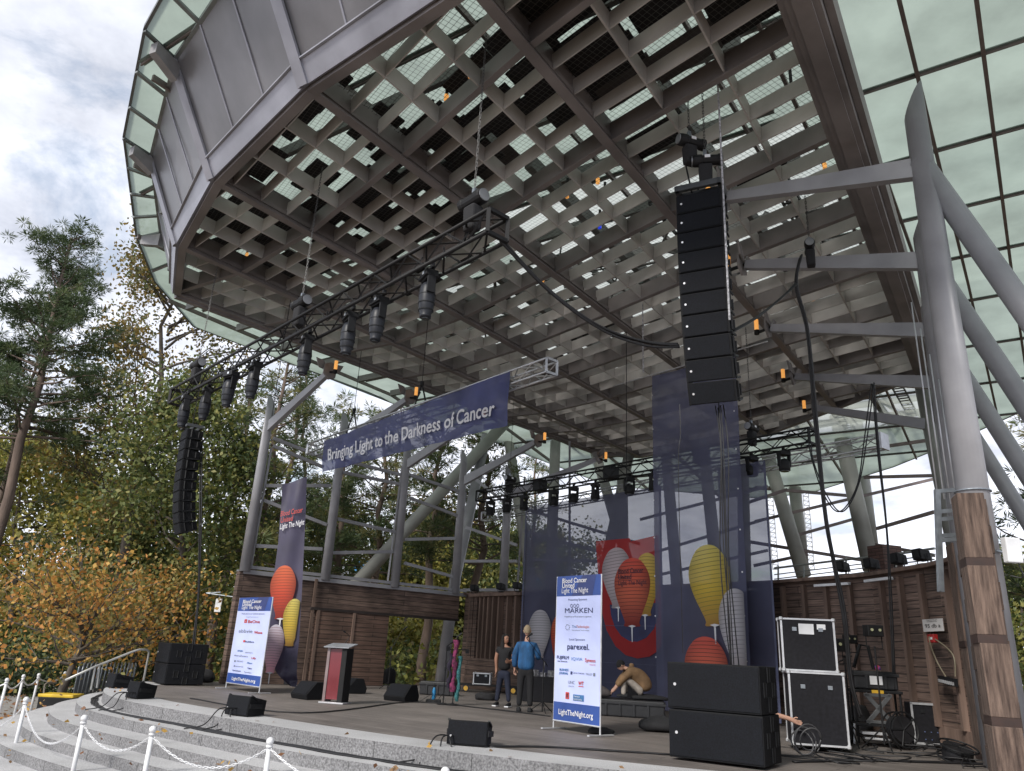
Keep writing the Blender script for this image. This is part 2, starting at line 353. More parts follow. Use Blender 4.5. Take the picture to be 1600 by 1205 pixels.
mb = MB(); mb.poly([(p.x, p.y, -.004) for p in inner] + [(14, 8, -.004), (14, 22, -.004), (6.6, 19, -.004), (-.9, 28.5, -.004), (-9.4, 22.2, -.004)]); add(mb, 'deck', deck_m, stage, world=True)
mb = MB(); mb.poly([(-9.4, 21.6, GZ), (-9.4, 22.3, GZ), (-9.4, 22.3, -.01), (-9.4, 21.6, -.01)]); mb.poly([(-9.4, 22.2, GZ), (-.9, 28.5, GZ), (-.9, 28.5, -.01), (-9.4, 22.2, -.01)]); add(mb, 'skirt', granite_r, stage, world=True)
# ================================================================== CANOPY
HS = 9.2
pd = Vector((.575, .818, 0)); qd = Vector((.818, -.575, 0))
PL = {'E': ((-8.36, 17.16), (4.02, 30.9)), 'A': ((-7.29, 14.73), (5.5, 30.9)), 'B': ((-5.62, 12.18), (7.25, 28.8)),
      'C': ((-3.28, 9.56), (9.38, 26.7)), 'D': ((-.75, 7.45), (10.5, 23.3)), 'R': ((2.25, 6.0), (11.5, 20.1))}
PL = {k: (Vector((*a, HS)), Vector((*b, HS))) for k, (a, b) in PL.items()}
ref2 = {'E': Vector((-6.75, 18.95, HS)), 'A': Vector((-4.8, 17.75, HS)), 'B': Vector((-2.74, 15.7, HS)), 'C': Vector((-.59, 13.05, HS)), 'D': Vector((1.39, 10.48, HS)), 'R': Vector((3.55, 7.98, HS))}
order = ['E', 'A', 'B', 'C', 'D', 'R']
LI = []                                    # all P lines incl. interior: (start,end,ref,isMain)
for j in range(6):
    k = order[j]; LI.append((*PL[k], ref2[k], True))
    if j < 5:
        k2 = order[j + 1]
        for t in (1 / 3, 2 / 3): LI.append((PL[k][0].lerp(PL[k2][0], t), PL[k][1].lerp(PL[k2][1], t), ref2[k].lerp(ref2[k2], t), False))
canopy = thing('stage_canopy', 'large faceted steel canopy with an open grid soffit and frosted green glass roof', 'canopy', (1, 18, HS))
RD = .31
for s_, e_, rf, main in LI:
    if main:
        m_ = MB(); up = Vector((0, 0, 1))
        m_.bar(s_ + up * .17, e_ + up * .17, .03, .48); m_.bar(s_ - up * .09, e_ - up * .09, .17, .025); m_.bar(s_ + up * .06, e_ + up * .06, .10, .10)
        b_ = add(m_, 'main_beam', RIBB, canopy, world=True)
    else: add(MB().bar(s_ + Vector((0, 0, RD / 2)), e_ + Vector((0, 0, RD / 2)), .028, RD), 'rib', RIB, canopy, world=True)
nq = MB()
for c4 in range(-12, 32):                  # cross lines every quarter bay, every 4th is a main one
    i = c4 / 4; pts = []
    for s_, e_, rf, main in LI:
        d = (e_ - s_).normalized(); q = rf + d * (2.45 * i); t = (q - s_).dot(d)
        pts.append(q if -.05 < t < (e_ - s_).length + .3 else None)
    run = []; runs = []
    for p in pts + [None]:
        if p is None:
            if len(run) > 1: runs.append(run)
            run = []
        else: run.append(p)
    for run in runs:
        m_ = MB(); up = Vector((0, 0, 1)); mainq = c4 % 4 == 0
        for a, b in zip(run, run[1:]):
            if mainq: m_.bar(a + up * .15, b + up * .15, .028, .38); m_.bar(a - up * .05, b - up * .05, .11, .022)
            else: m_.bar(a + up * (RD / 2 + .008), b + up * (RD / 2 + .008), .022, RD - .02)
        add(m_, 'cross_beam' if mainq else 'cross_rib', RIBB if mainq else RIB, canopy, world=True)
def upv(h): return Vector((0, 0, h))
# perimeter beams of the soffit
front = [PL[k][0] for k in order]; back = [PL[k][1] for k in order]
for pts, nm in ((front, 'edge_beam'), (back, 'edge_beam')):
    for a, b in zip(pts, pts[1:]):
        m_ = MB(); m_.bar(a + upv(.2), b + upv(.2), .16, .62); add(m_, nm, RIBB, canopy, world=True)
# wide built-up edge beam on the right side, two stepped flanges
ro = qd * .20
m_ = MB(); a, b = PL['R']; m_.bar(a + ro + upv(.05), b + ro + upv(.05), .40, .40); m_.bar(a + ro * 1.0 + upv(-.18), b + ro + upv(-.18), .22, .06); m_.bar(a + ro * 2.3 + upv(.28), b + ro * 2.3 + upv(.28), .10, .5); add(m_, 'right_edge_girder', RIBB, canopy, world=True)
a, b = PL['E']; m_ = MB(); m_.bar(a - qd * .1 + upv(.1), b - qd * .1 + upv(.1), .12, .5); add(m_, 'left_edge_girder', RIBB, canopy, world=True)
# sheets above the ribs: wire mesh, expanded metal, black catwalk panels
def quad(i0, i1, j0, j1, z):               # grid cell in (quarter-bays, thirds)
    def P(i, j):
        j = max(0, min(len(LI) - 1, j)); s_, e_, rf, _m = LI[j]; d = (e_ - s_).normalized(); q = rf + d * (2.45 * i / 4)
        L0 = (e_ - s_).length; t = max(0, min(L0, (q - s_).dot(d))); return s_ + d * t
    return [P(i0, j0) + upv(z), P(i1, j0) + upv(z), P(i1, j1) + upv(z), P(i0, j1) + upv(z)]
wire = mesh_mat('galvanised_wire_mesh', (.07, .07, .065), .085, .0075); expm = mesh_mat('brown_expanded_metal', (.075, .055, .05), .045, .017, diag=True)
m_ = MB(); me_ = MB(); bp = MB(); R_ = random.Random(3)
dark = mat('black_acoustic_panel', (.014, .013, .015), .9, scale=4, bump=.6); dbrown = mat('dark_brown_cover_panel', (.05, .042, .04), .7, scale=4)
db = MB()
for i in range(-12, 31):
    for j in range(15):
        q = quad(i, i + 1, j, j + 1, RD + .03)
        if (q[0] - q[1]).length < .1: continue
        isdark = (-4 <= i < 0 and 5 <= j <= 15) and R_.random() < .93      # the black strip over the front
        isdark = isdark or (-8 <= i < -4 and 3 <= j < 9 and R_.random() < .78) or (-5 <= i < 3 and 2 <= j < 6 and R_.random() < .68) or (0 <= i < 2 and 5 <= j < 8 and R_.random() < .5) or (-9 <= i < -4 and 12 <= j < 15 and R_.random() < .75)
        isdark = isdark or (R_.random() < .03)
        if i > 8: isdark = isdark or R_.random() < .12
        if isdark:
            z = RD + R_.uniform(.06, .5); qq = quad(i, i + 1, j, j + 1, z); (db if i == -1 and R_.random() < .7 else bp).prism(qq, (0, 0, .03))
        elif (i < -7 and 8 <= j < 12 and R_.random() < .85) or (j < 3 and i < 0 and R_.random() < .3): me_.poly(q)
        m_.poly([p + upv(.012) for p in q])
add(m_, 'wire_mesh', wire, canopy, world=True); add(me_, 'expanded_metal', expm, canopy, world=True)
add(bp, 'black_panels', dark, canopy, world=True); add(db, 'cover_panels', dbrown, canopy, world=True)
# glass roof: clipped panels on a mullion grid, falling toward the rear
G = [(-1.4, 5.4), (-4.35, 7.75), (-6.62, 10.45), (-8.40, 13.5), (-10.05, 17.76), (-10.7, 20.4), (-10.8, 23.7), (-8.14, 27.08), (-5.1, 30.7), (5, 36.8), (12.2, 35.5), (13.9, 33.7), (15.6, 30), (16.3, 27.7), (17.2, 24), (17.6, 17), (12, 6), (8.2, 1.2), (4, 1.2)]
Gv = [Vector((*g, 0)) for g in G]
def zroof(p):
    s0 = Vector((p[0], p[1], 0)).dot(pd); return 11.0 - max(0, s0 - 21.5) * .165
def clip(P, poly):
    ar = sum(poly[i].x * poly[(i + 1) % len(poly)].y - poly[(i + 1) % len(poly)].x * poly[i].y for i in range(len(poly)))
    for i in range(len(poly)):
        a, b = poly[i], poly[(i + 1) % len(poly)]; out = []
        ins = lambda p: ((b.x - a.x) * (p.y - a.y) - (b.y - a.y) * (p.x - a.x)) * (1 if ar > 0 else -1) >= -1e-9
        for k in range(len(P)):
            p, q = P[k], P[(k + 1) % len(P)]; ip, iq = ins(p), ins(q)
            if ip: out.append(p)
            if ip != iq:
                d = q - p; den = (b.x - a.x) * d.y - (b.y - a.y) * d.x
                if abs(den) > 1e-12: t = -((b.x - a.x) * (p.y - a.y) - (b.y - a.y) * (p.x - a.x)) / den; out.append(p + d * t)
        P = out
        if len(P) < 3: return []
    return P
ss = [12.53 + 2.45 * k for k in range(-8, 13)]; ss = sorted(ss + [21.5]); ts = [-.563 + .98 * k for k in range(-24, 16)]
gl = MB(); gl2 = MB(); mu_ = MB(); gb = MB()
for i in range(len(ss) - 1):
    for j in range(len(ts) - 1):
        P = clip([pd * ss[a] + qd * ts[b] for a, b in ((i, j), (i + 1, j), (i + 1, j + 1), (i, j + 1))], Gv)
        if len(P) >= 3 and abs(sum(P[k].x * P[(k + 1) % len(P)].y - P[(k + 1) % len(P)].x * P[k].y for k in range(len(P)))) > .02: (gl2 if ts[j] < -3.2 and 12 < ss[i] < 28 and -16 + max(0, 17 - ss[i]) * 1.1 < ts[j] else gl).poly([(p.x, p.y, zroof(p)) for p in P])
def clipseg(a, b):
    n_ = 60; pts = [a.lerp(b, k / n_) for k in range(n_ + 1)]
    ar = 1 if sum(Gv[i].x * Gv[(i + 1) % len(Gv)].y - Gv[(i + 1) % len(Gv)].x * Gv[i].y for i in range(len(Gv))) > 0 else -1
    ok = [p for p in pts if all(((Gv[(i + 1) % len(Gv)] - Gv[i]).cross(p - Gv[i])).z * ar >= -.05 for i in range(len(Gv)))]
    return (ok[0], ok[-1]) if len(ok) > 1 else None
for j, t in enumerate(ts):
    big = pd * 0
    for s0, s1 in ((-6, 21.5), (21.5, 43)):
        c = clipseg(pd * s0 + qd * t, pd * s1 + qd * t)
        if c and t > -3.5: mu_.bar((*c[0].xy, zroof(c[0]) - .07), (*c[1].xy, zroof(c[1]) - .07), .065, .08)
        elif c and j % 3 == 0: mu_.bar((*c[0].xy, zroof(c[0]) - .09), (*c[1].xy, zroof(c[1]) - .09), .06, .12)
for s0 in ss:
    if s0 == 21.5: continue
    c = clipseg(pd * s0 + qd * -21, pd * s0 + qd * 14)
    if c: mu_.bar((*c[0].xy, zroof(c[0]) - .05), (*c[1].xy, zroof(c[1]) - .05), .028, .05); gb.bar((*c[0].xy, zroof(c[0]) - .018), (*c[1].xy, zroof(c[1]) - .018), .13, .02)
add(gl, 'glass_roof', GLASS, canopy, world=True); add(gl2, 'stage_glass', CLEAR, canopy, world=True); add(gb, 'sealant_joints', mat('grey_green_seal', (.16, .21, .19), .5), canopy, world=True); add(mu_, 'mullions', mat('brown_mullion', (.15, .125, .115), .5), canopy, world=True)
# steel work, ladder trays and cross bracing between the soffit and the glass
fr = MB(); tray = MB()
for k in range(-1, 15):                    # purlins along q
    s0 = 9.5 + k * 1.75
    a = pd * s0 - qd * 17 + upv(10.35); b = pd * s0 + qd * (2.8 if s0 > 14 else 1.0) + upv(10.35)
    def inside(s, t): 
        return t
    tmin = -18.6 + max(0, 17 - s0) * 1.35 if s0 < 17 else -18.6 + max(0, (s0 - 22) * .7)
    a = pd * s0 + qd * (tmin + 1.2) + upv(10.3); b = pd * s0 + qd * (-2.9 + .2) + upv(10.3); c_ = clipseg(pd * s0 - qd * 21, pd * s0 + qd * -2.7)
    if c_: e_ = (c_[1] - c_[0]).normalized(); fr.bar(c_[0] + e_ * 1.3 + upv(10.3), c_[1] + upv(10.3), .10, .22)
for t in (-16.5, -13.4, -10.2, -7.0, -4.0):
    s0 = 9.5 + max(0, -t - 6) * .62; fr.bar(pd * s0 + qd * t + upv(10.05), pd * 33 + qd * t + upv(10.05), .16, .3)
for t in (-15.2, -12.1, -8.7, -5.4, -3.1):
    s0 = 12.4 + max(0, -t - 6) * .62; a = pd * s0 + qd * t + upv(9.95); b = pd * 31 + qd * t + upv(9.95)
    for sg in (-.16, .16): tray.bar(a + qd * sg, b + qd * sg, .03, .09)
    L0 = (b - a).length; k = 0
    while k * .28 < L0: p = a + pd * (k * .28); tray.bar(p - qd * .16, p + qd * .16, .05, .03); k += 1
R2 = random.Random(5)
for k in range(190):
    s0 = R2.uniform(13, 30); t = R2.uniform(-15, -3.2); a = pd * s0 + qd * t + upv(10.3); an = R2.choice((.6, -.6, 1.57, .1)); L0 = R2.uniform(.9, 2.4)
    b = a + (pd * math.cos(an) + qd * math.sin(an)) * L0 - upv(R2.uniform(0, .5)); a = a - upv(R2.uniform(0, .45)); fr.bar(a, b, R2.choice((.03, .05, .08)), R2.choice((.03, .06, .1)))
add(fr, 'roof_framing', mat('roof_frame_steel', (.16, .165, .155), .6), canopy, world=True); add(tray, 'cable_trays', mat('dark_cable_tray', (.03, .03, .032), .5, .3), canopy, world=True)
rim = MB()
for a, b in zip(Gv, Gv[1:] + Gv[:1]): rim.bar((a.x, a.y, zroof(a) + .03), (b.x, b.y, zroof(b) + .03), .05, .09)
add(rim, 'glass_rim', mat('dark_rim_metal', (.13, .14, .14), .4, .3), canopy, world=True)
# leaning fascia
bot = [PL[k][0].copy() for k in ('E', 'A', 'B', 'C', 'D')] + [Vector((2.25, 6.0, HS))]
topv = [Vector((x, y, 10.93)) for x, y in ((-9.22, 17.35), (-8.04, 14.05), (-6.33, 11.08), (-4.02, 8.42), (-1.25, 6.15), (1.9, 4.5))]
for i in range(len(bot)): 
    o = (topv[i] - bot[i]); o.z = 0; bot[i] = bot[i] + o.normalized() * .12 - upv(.05)
for i in range(5):
    a, b, c, d = bot[i], bot[i + 1], topv[i + 1], topv[i]; nrm = (b - a).cross(d - a).normalized()
    if nrm.dot(Vector((a.x - 1, a.y - 18, 0))) < 0: nrm = -nrm
    h = .17
    a1, b1 = a.lerp(d, h), b.lerp(c, h)
    pan = add(MB().prism([a1, b1, c, d], -nrm * .05), 'fascia_panel', FASC, canopy, world=True)
    seams = MB(); nd = 3
    for k in range(1, nd): t = k / nd; seams.bar(a1.lerp(b1, t) + nrm * .008, d.lerp(c, t) + nrm * .008, .03, .022)
    add(seams, 'seam_trim', FBAND, pan, world=True)
    add(MB().prism([a + nrm * .03, b + nrm * .03, b1 + nrm * .03, a1 + nrm * .03], -nrm * .09), 'lower_band', FBAND, canopy, world=True)
    add(MB().bar(a1 + nrm * .045, b1 + nrm * .045, .035, .03), 'drip_trim', FBAND, canopy, world=True)
    if i: 
        pst = MB(); pst.bar(a + nrm * .05, d + nrm * .05, .16, .05); pst.bar(a + nrm * .03 - (b - a).normalized() * .11, d + nrm * .03 - (b - a).normalized() * .11, .05, .09); add(pst, 'corner_post', FBAND, canopy, world=True)
    # glass fringe framing: rail, glazing bars and bracket beam
for i in range(5):
    a, b = topv[i], topv[i + 1]; ga, gb = [Vector((*G[[5, 4, 3, 2, 1, 0][k]], 0)) for k in (i + 0, i + 1)] if False else (None, None)
gi = [4, 3, 2, 1, 0]
for i in range(4):
    a, b = topv[i] + upv(.0), topv[i + 1]; g0, g1 = Gv[gi[i]], Gv[gi[i + 1]]; g0 = Vector((g0.x, g0.y, 10.95)); g1 = Vector((g1.x, g1.y, 10.95))
    mm = MB(); mm.bar(a + upv(.02), b + upv(.02), .09, .10); nb = 3 if i else 4
    for k in range(0, nb + 1): t = k / nb; mm.bar(a.lerp(b, t) + upv(.0), g0.lerp(g1, t), .075, .05)
    add(mm, 'fringe_rail', mat('fringe_steel', (.22, .24, .24), .45, .3), canopy, world=True)
for i in range(0, 5):
    g0 = Vector((*G[[4, 3, 2, 1, 0][i]], 10.72)); a = topv[i] - upv(.28); d = (g0 - a); d.z = .08
    m_ = MB(); s_ = Vector((0, 0, 1)).cross(d.normalized()) * .08; e_ = a + d * .66; p0 = a - d * .1
    m_.hexa([p0 - s_ - upv(.14), p0 + s_ - upv(.14), e_ + s_ - upv(.02), e_ - s_ - upv(.02), p0 - s_ + upv(.2), p0 + s_ + upv(.2), e_ + s_ + upv(.2), e_ - s_ + upv(.2)])
    add(m_, 'outrigger', mat('outrigger_grey', (.27, .265, .27), .45, .2), canopy, world=True)
# small lamps inside the roof space
lampm = MB()
def ceil_lamp(px, py, blue=False):
    p = at_z(px, py, 9.75)
    l_ = add(MB().tube([p, p + upv(.11)], .038, 10), 'roof_lamp', LGT if not blue else mat('blue_lamp_glass', (.01, .03, .35), .2, emit=((.02, .06, .9), .35)), canopy, world=True)
    add(MB().tube([p + upv(.12), p + upv(.45)], .028, 6), 'lamp_holder', BLK, l_, world=True)
for p in ((735, 122), (697, 157), (392, 319), (385, 402), (886, 309), (934, 287), (689, 528), (848, 441), (775, 480), (1289, 264), (1225, 391), (1271, 472), (1237, 141), (1376, 497), (1308, 527), (945, 315)): ceil_lamp(*p)
ceil_lamp(673, 190, True); ceil_lamp(937, 357, True)
# ================================================================== STEEL COLUMNS WITH TORCH ARMS
def column(base, ztop, r0, r1, root, tip, label, group, strut=None, arm_h=.3, slant=True):
    t = thing('steel_column', label, 'column', base, 0, group); bx, by, bz = base
    n_ = 20; mb = MB(); mb.tube([base, (bx, by, ztop)], [r0, r1], n_)
    if slant:                              # mitred top
        for k in range(n_):
            v = mb.v[n_ + k]; mb.v[n_ + k] = (v[0], v[1], v[2] + ((v[0] - bx) * (tip[0] - bx) + (v[1] - by) * (tip[1] - by)) / max(.1, math.hypot(tip[0] - bx, tip[1] - by)) * -2.1)
    add(mb, 'post', STEEL, t, world=True, smooth=True)
    for p in t.children: 
        for q in p.data.polygons:
            if len(q.vertices) > 4: q.use_smooth = False
    root, tip = Vector(root), Vector(tip); d, sd, up = basis(tip - root); h0, h1, w0 = arm_h * .62, arm_h * .36, .13
    m_ = MB().hexa([root - sd * w0 / 2 - up * h0, root + sd * w0 / 2 - up * h0, tip + sd * w0 / 2 - up * h1, tip - sd * w0 / 2 - up * h1, root - sd * w0 / 2 + up * h0 * .7, root + sd * w0 / 2 + up * h0 * .7, tip + sd * w0 / 2 + up * h1 * .6, tip - sd * w0 / 2 + up * h1 * .6])
    arm = add(m_, 'arm', STEEL, t, world=True)
    hx = [tip + (pd * math.cos(a) + Vector((0, 0, 1)) * math.sin(a)) * .26 + d * .05 for a in [math.radians(25 + 60 * k) for k in range(6)]]
    g_ = MB(); g_.prism(hx, d * .05)
    dh = Vector((d.x, d.y, 0)).normalized(); ph = Vector((-dh.y, dh.x, 0))
    for s_ in (-1, 1): g_.prism([tip + upv(.02), tip + ph * s_ * .34 + upv(.06), tip + ph * s_ * .46 + upv(.32), tip + ph * s_ * .22 + upv(.30)], dh * .03)
    add(g_, 'fixing_plate', mat('plate_grey_brown', (.22, .205, .20), .5, .1), arm, world=True)
    lp = tip + dh * .34 + upv(.0); l_ = add(MB().tube([lp, lp + upv(.27)], .05, 12), 'torch_lamp', LGT, t, world=True, smooth=False)
    add(MB().tube([lp - upv(.10), lp + upv(.005)], .058, 12).bar(lp - upv(.06), tip, .05, .05), 'lamp_cup', BLK, l_, world=True)
    if strut: add(MB().tube([strut[0], strut[1]], [strut[2], strut[3]], 18), 'strut', STEEL, t, world=True, smooth=True)
    return t
wdirL = Vector((.76, .65, 0)).normalized()
nd = ['leftmost', 'second', 'third', 'fourth']
Lc = [((382, 893), 632, 668), ((508, 905), 640, 690), ((612, 910), 690, 727), ((722, 925), 713, 752)]
WT = 3.0
lbase = [Vector((-7.38, 22.47, WT)), Vector((-5.42, 24.1, WT)), Vector((-3.50, 25.72, WT)), Vector((-1.62, 27.35, WT))]
ltips = [at_z(513, 582, 8.45), at_z(638, 622, 8.3), at_z(744, 655, 8.2), at_z(838, 690, 8.1), at_z(934, 716, 8.1)]
lbase.append(Vector((.05, 26.1, WT))); tops = [632, 655, 690, 713, 740]; roots = [668, 690, 725, 752, 775]
for k in range(5):
    b = lbase[k]; zt = at_h(430 + 100 * k, tops[k], b).z
    zr = at_h(425 + 100 * k, roots[k], b).z
    column(tuple(b), zt, .15, .13, (b.x, b.y, zr), ltips[k], ['grey steel column at the outer corner of the wooden wall, raised torch arm toward the canopy', 'grey steel column rising behind the left end of the hanging slogan banner', 'grey steel column beside the fat diagonal brace, arm passing behind the slogan banner', 'grey steel column at the inner end of the wooden wall above the doorway', 'grey steel column at the left edge of the backdrop, above the ribbed timber bays'][k], 'grey columns with amber torch lamps')
Rc = [(5.80, 9.30), (7.05, 11.62), (8.55, 14.25), (10.1, 16.9), (11.75, 19.9)]
rtip = [(1138, 307, 8.6), (1165, 413, 8.6), (1205, 512, 8.6), (1243, 588, 8.6), (1275, 637, 8.6)]
rroot = [(1440, 261), (1452, 405), (1460, 514), (1468, 596), (1473, 664)]
rl = ['massive near grey column with slanted top and a diagonal strut, right of the timber wall', 'second grey column hidden behind the massive near one, long arm with amber lamp', 'third grey column in the row on the right, behind the first two', 'fourth grey column in the row on the right, its arm just under the canopy', 'farthest grey column of the right row, shortest looking arm']
for k in range(5):
    x, y = Rc[k]; z0 = -.2; zr = at_h(*rroot[k], (x, y)).z; st = None
    if k < 4:
        a = Vector((x, y, zr + (.1 if k == 0 else .2))) - qd * .03; st = (a, a + qd * 3.3 + pd * .5 + upv(-(a.z + .9)), .15, .17)
    column((x, y, z0), zr + (1.15 if k == 0 else .75), .208, .150, (x, y, zr), at_z(*rtip[k]), rl[k], 'grey columns with amber torch lamps', st, arm_h=.30)
# diagonal and rear leaning columns
def brace(px0, py0, Y0, px1, py1, Y1, r, label, mt=STEELD, taper=1, group='leaning rear columns', name='leaning_column'):
    a, b = at_y(px0, py0, Y0), at_y(px1, py1, Y1); mb = MB().tube([a, b], [r * .82, r * .80 * taper], 18)
    return tag(add(mb, name, mt, smooth=True), label, 'column', group)
brace(545, 925, 29, 790, 660, 31, .30, 'fat olive-grey diagonal tube crossing behind the left window frame')
tag(add(MB().tube([at_y(688, 1068, 30), at_y(712, 900, 30.5), at_y(760, 680, 31)], [.22, .22, .2], 16), 'leaning_column', STEEL, smooth=True), 'grey tube standing outside the doorway in the wooden wall', 'column', 'leaning rear columns')
for a in ((838, 960, 30, 787, 640, 34, 'slanting olive column seen left of the backdrop'), (858, 960, 30, 868, 690, 31, 'upright olive post behind the left part of the backdrop'), (930, 960, 30, 985, 700, 31, 'olive column leaning right behind the backdrop middle'), (1005, 960, 29, 928, 700, 32, 'olive column leaning left, crossing another behind the backdrop'),
          (975, 960, 29, 972, 730, 31, 'upright olive post behind the red circle of the backdrop'), (1062, 960, 28, 1040, 700, 30, 'olive post behind the tall banner left part'), (1165, 960, 27, 1160, 690, 29, 'olive post behind the right edge of the tall banner'), (1128, 960, 26, 1098, 690, 28, 'olive column behind the tall banner centre')):
    brace(*a[:6], .27, a[6])
for a in ((1256, 900, 29, 1196, 700, 30.5, .33, 'left column of the left pair of thick olive columns beyond the back wall'), (1255, 900, 33, 1236, 700, 34, .33, 'right column of the left pair of thick olive columns beyond the back wall'),
          (1362, 890, 27, 1308, 650, 28.5, .36, 'left column of the right pair of thick olive columns beyond the back wall'), (1366, 890, 31, 1338, 660, 32, .33, 'right column of the right pair of thick olive columns beyond the back wall'),
          (1520, 960, 19, 1440, 575, 20.5, .35, 'thick olive column just left of the grey column row')):
    brace(a[0] + (20 if a[0] < 1500 else 0) * 0, *a[1:])
# horizontal rails between the rear columns
def rails(name, label, segs, m_, r, cat, group=None):
    t = thing(name, label, cat, at_y(*segs[0][:3]), 0, group)
    for s_ in segs: add(MB().bar(at_y(*s_[:3]), at_y(*s_[3:6]), r * 1.3, r * 2), 'rail', m_, t, world=True)
    return t
brn = mat('brown_grey_rail', (.17, .14, .135), .6)
rails('bracing_rails', 'brown steel rails between the thick columns against the white sky', [(1180, 762, 30, 1330, 775, 31), (1350, 746, 29, 1470, 743, 27), (1180, 815, 30, 1470, 746 + 0, 31), (1240, 838, 30, 1345, 808, 30), (1370, 826, 29, 1460, 800, 26), (1160, 845, 30, 1345, 875, 30), (1350, 848, 29, 1460, 868, 26), (1178, 884, 30, 1262, 866, 30), (1270, 714, 29, 1450, 688, 27), (1170, 785, 29, 1230, 765, 29)], brn, .06, 'bracing')
# ================================================================== LEFT WINDOW FRAME ON THE WALL
fw = thing('window_frame', 'open grey steel frame of rails and mullions standing on the left wooden wall', 'window frame', lbase[0])
def rb(p, q, r=.05, nm='rail'): add(MB().bar(p, q, r * 1.5, r * 2), nm, STEEL, fw, world=True)
def onwall(px, py):                        # point in the wall plane seen at this pixel
    d = ray(px, py); a = lbase[0]; nrm = Vector((-wdirL.y, wdirL.x, 0)); wl = (lbase[3] - lbase[0]).normalized(); nrm = Vector((-wl.y, wl.x, 0)); t = (a - CAM).dot(nrm) / d.dot(nrm); return CAM + d * t
for s_ in ((427, 685, 510, 717), (427, 697, 505, 730), (535, 738, 626, 757), (540, 720, 626, 742), (640, 742, 720, 769), (640, 778, 720, 808), (415, 759, 517, 759), (412, 782, 510, 820), (527, 811, 620, 832), (632, 843, 722, 841), (400, 853, 503, 858), (518, 864, 617, 862), (632, 880, 718, 904)): rb(onwall(*s_[:2]), onwall(*s_[2:]))
for s_ in ((392, 888, 424, 700), (606, 908, 628, 730), (712, 922, 728, 770)): rb(onwall(*s_[:2]), onwall(*s_[2:]), .035, 'mullion')
a, b = onwall(380, 893), onwall(728, 930); rb(a, b, .06, 'sill'); rb(a + upv(.14), b + upv(.14), .045, 'sill')
# second window bay, right of the corner, toward the backdrop
fb = thing('window_frame', 'open grey steel frame behind the stage backdrop, above the ribbed wooden wall', 'window frame', (-1.2, 27.7, 3.3))
def rb2(x0, y0, x1, y1, r=.05, Y0=28.5, Y1=27.5): add(MB().bar(at_y(x0, y0, Y0), at_y(x1, y1, Y1), r * 1.5, r * 2), 'rail', STEEL, fb, world=True)
for s_ in ((728, 824, 808, 852), (726, 877, 808, 877), (735, 742, 800, 795), (808, 925, 820, 745), (724, 922, 810, 922), (820, 795, 1000, 850), (820, 875, 1000, 878), (890, 690, 890, 920), (818, 830, 1000, 880), (1000, 870, 1200, 810), (1000, 812, 1200, 760), (1000, 905, 1200, 860)): rb2(*s_)
# ================================================================== WOODEN WALLS
wood = board_mat('reclaimed_wood_boards', (.105, .070, .056), (.155, .106, .084), .145, 5.5, .008, (.020, .013, .011), grain=.8)
woodp = mat('wood_post', (.165, .112, .088), .8, scale=6, stretch=(1, 1, .1), bump=.4, var=.2)
wl = (lbase[3] - lbase[0]).normalized(); wn = Vector((wl.y, -wl.x, 0))     # wn faces the stage
LWLEN = (lbase[3] - lbase[0]).length + .35
lw = thing('wooden_wall', 'dark reclaimed-board wall on the left of the stage with a tall doorway at its right end', 'wall', (-7.4, 22.5, 0))
def wallbox(a, b, z0, z1, th, mt, nm, par, off=0, uvm=True, lab=None):
    a = Vector((a[0], a[1], 0)); b = Vector((b[0], b[1], 0)); d = (b - a).normalized(); nn = Vector((d.y, -d.x, 0)); o = nn * off
    P = [a + o, b + o, b + o - nn * th, a + o - nn * th]
    return add(MB().hexa([p + upv(z0) for p in P] + [p + upv(z1) for p in P]), nm, mt, par, world=True, uv=uvm, label=lab)
A0 = lbase[0] - wl * .12; 
dleft = .60; A1 = A0 + wl * (LWLEN * .635); A2 = A0 + wl * LWLEN
wallbox(A0, A1, -.1, 2.16, .25, wood, 'wall_boards', lw); wallbox(A0, A2, 2.16, WT, .25, wood, 'header_boards', lw)
wallbox(A0 + wl * 2.3, A2, 2.10, 2.18, .1, mat('door_track', (.03, .022, .02), .7), 'door_track', lw, .09, False)
wallbox(A0 + wl * 2.5, A1 + wl * .05, -.02, 2.10, .06, board_mat('sliding_door_boards', (.105, .062, .047), (.14, .088, .066), .13, 2.2, .008, (.02, .014, .01), grain=.6), 'sliding_door', lw, .075)
for t in (2.32, 2.52, 3.75): wallbox(A0 + wl * t, A0 + wl * (t + .09), 0, 2.1 if t > 2.4 else WT, .03, woodp, 'batten', lw, .085 + (.0 if t < 2.4 else .012), False)
wallbox(A0, A2, WT, WT + .05, .32, mat('lead_flashing', (.20, .205, .21), .5, .3), 'coping', lw, .04, False)
# back wall polyline
bw = [(-1.25, 27.75), (1.4, 24.55), (6.35, 18.4), (7.55, 15.9), (7.78, 13.85), (7.66, 12.75)]
rw = thing('wooden_wall', 'long brown board wall behind the backdrop and the equipment, with upright battens', 'wall', (3, 22, 0))
for a, b in zip(bw, bw[1:]):
    wallbox(a, b, -.1, WT, .2, wood, 'wall_boards', rw); wallbox(a, b, WT, WT + .07, .5, woodp, 'coping', rw, .18, False); wallbox(a, b, 0, .34, .05, woodp, 'kick_board', rw, .05, False)
    d = Vector((b[0] - a[0], b[1] - a[1], 0)); L0 = d.length; d.normalize(); k = .35
    while k < L0 - .1:
        p = Vector((*a, 0)) + d * k; wallbox(p, p + d * .09, .34, WT - .08, .10, woodp, 'batten', rw, .10, False); k += .62
add(MB().box((7.02, 16.6, WT - .12), (.9, .08, .05), math.radians(-64)).box((5.6, 19.0, WT - .12), (1.3, .08, .05), math.radians(-51)).box((7.35, 15.2, WT - .12), (.8, .08, .05), math.radians(-80)), 'light_trough', WHT, rw, world=True)
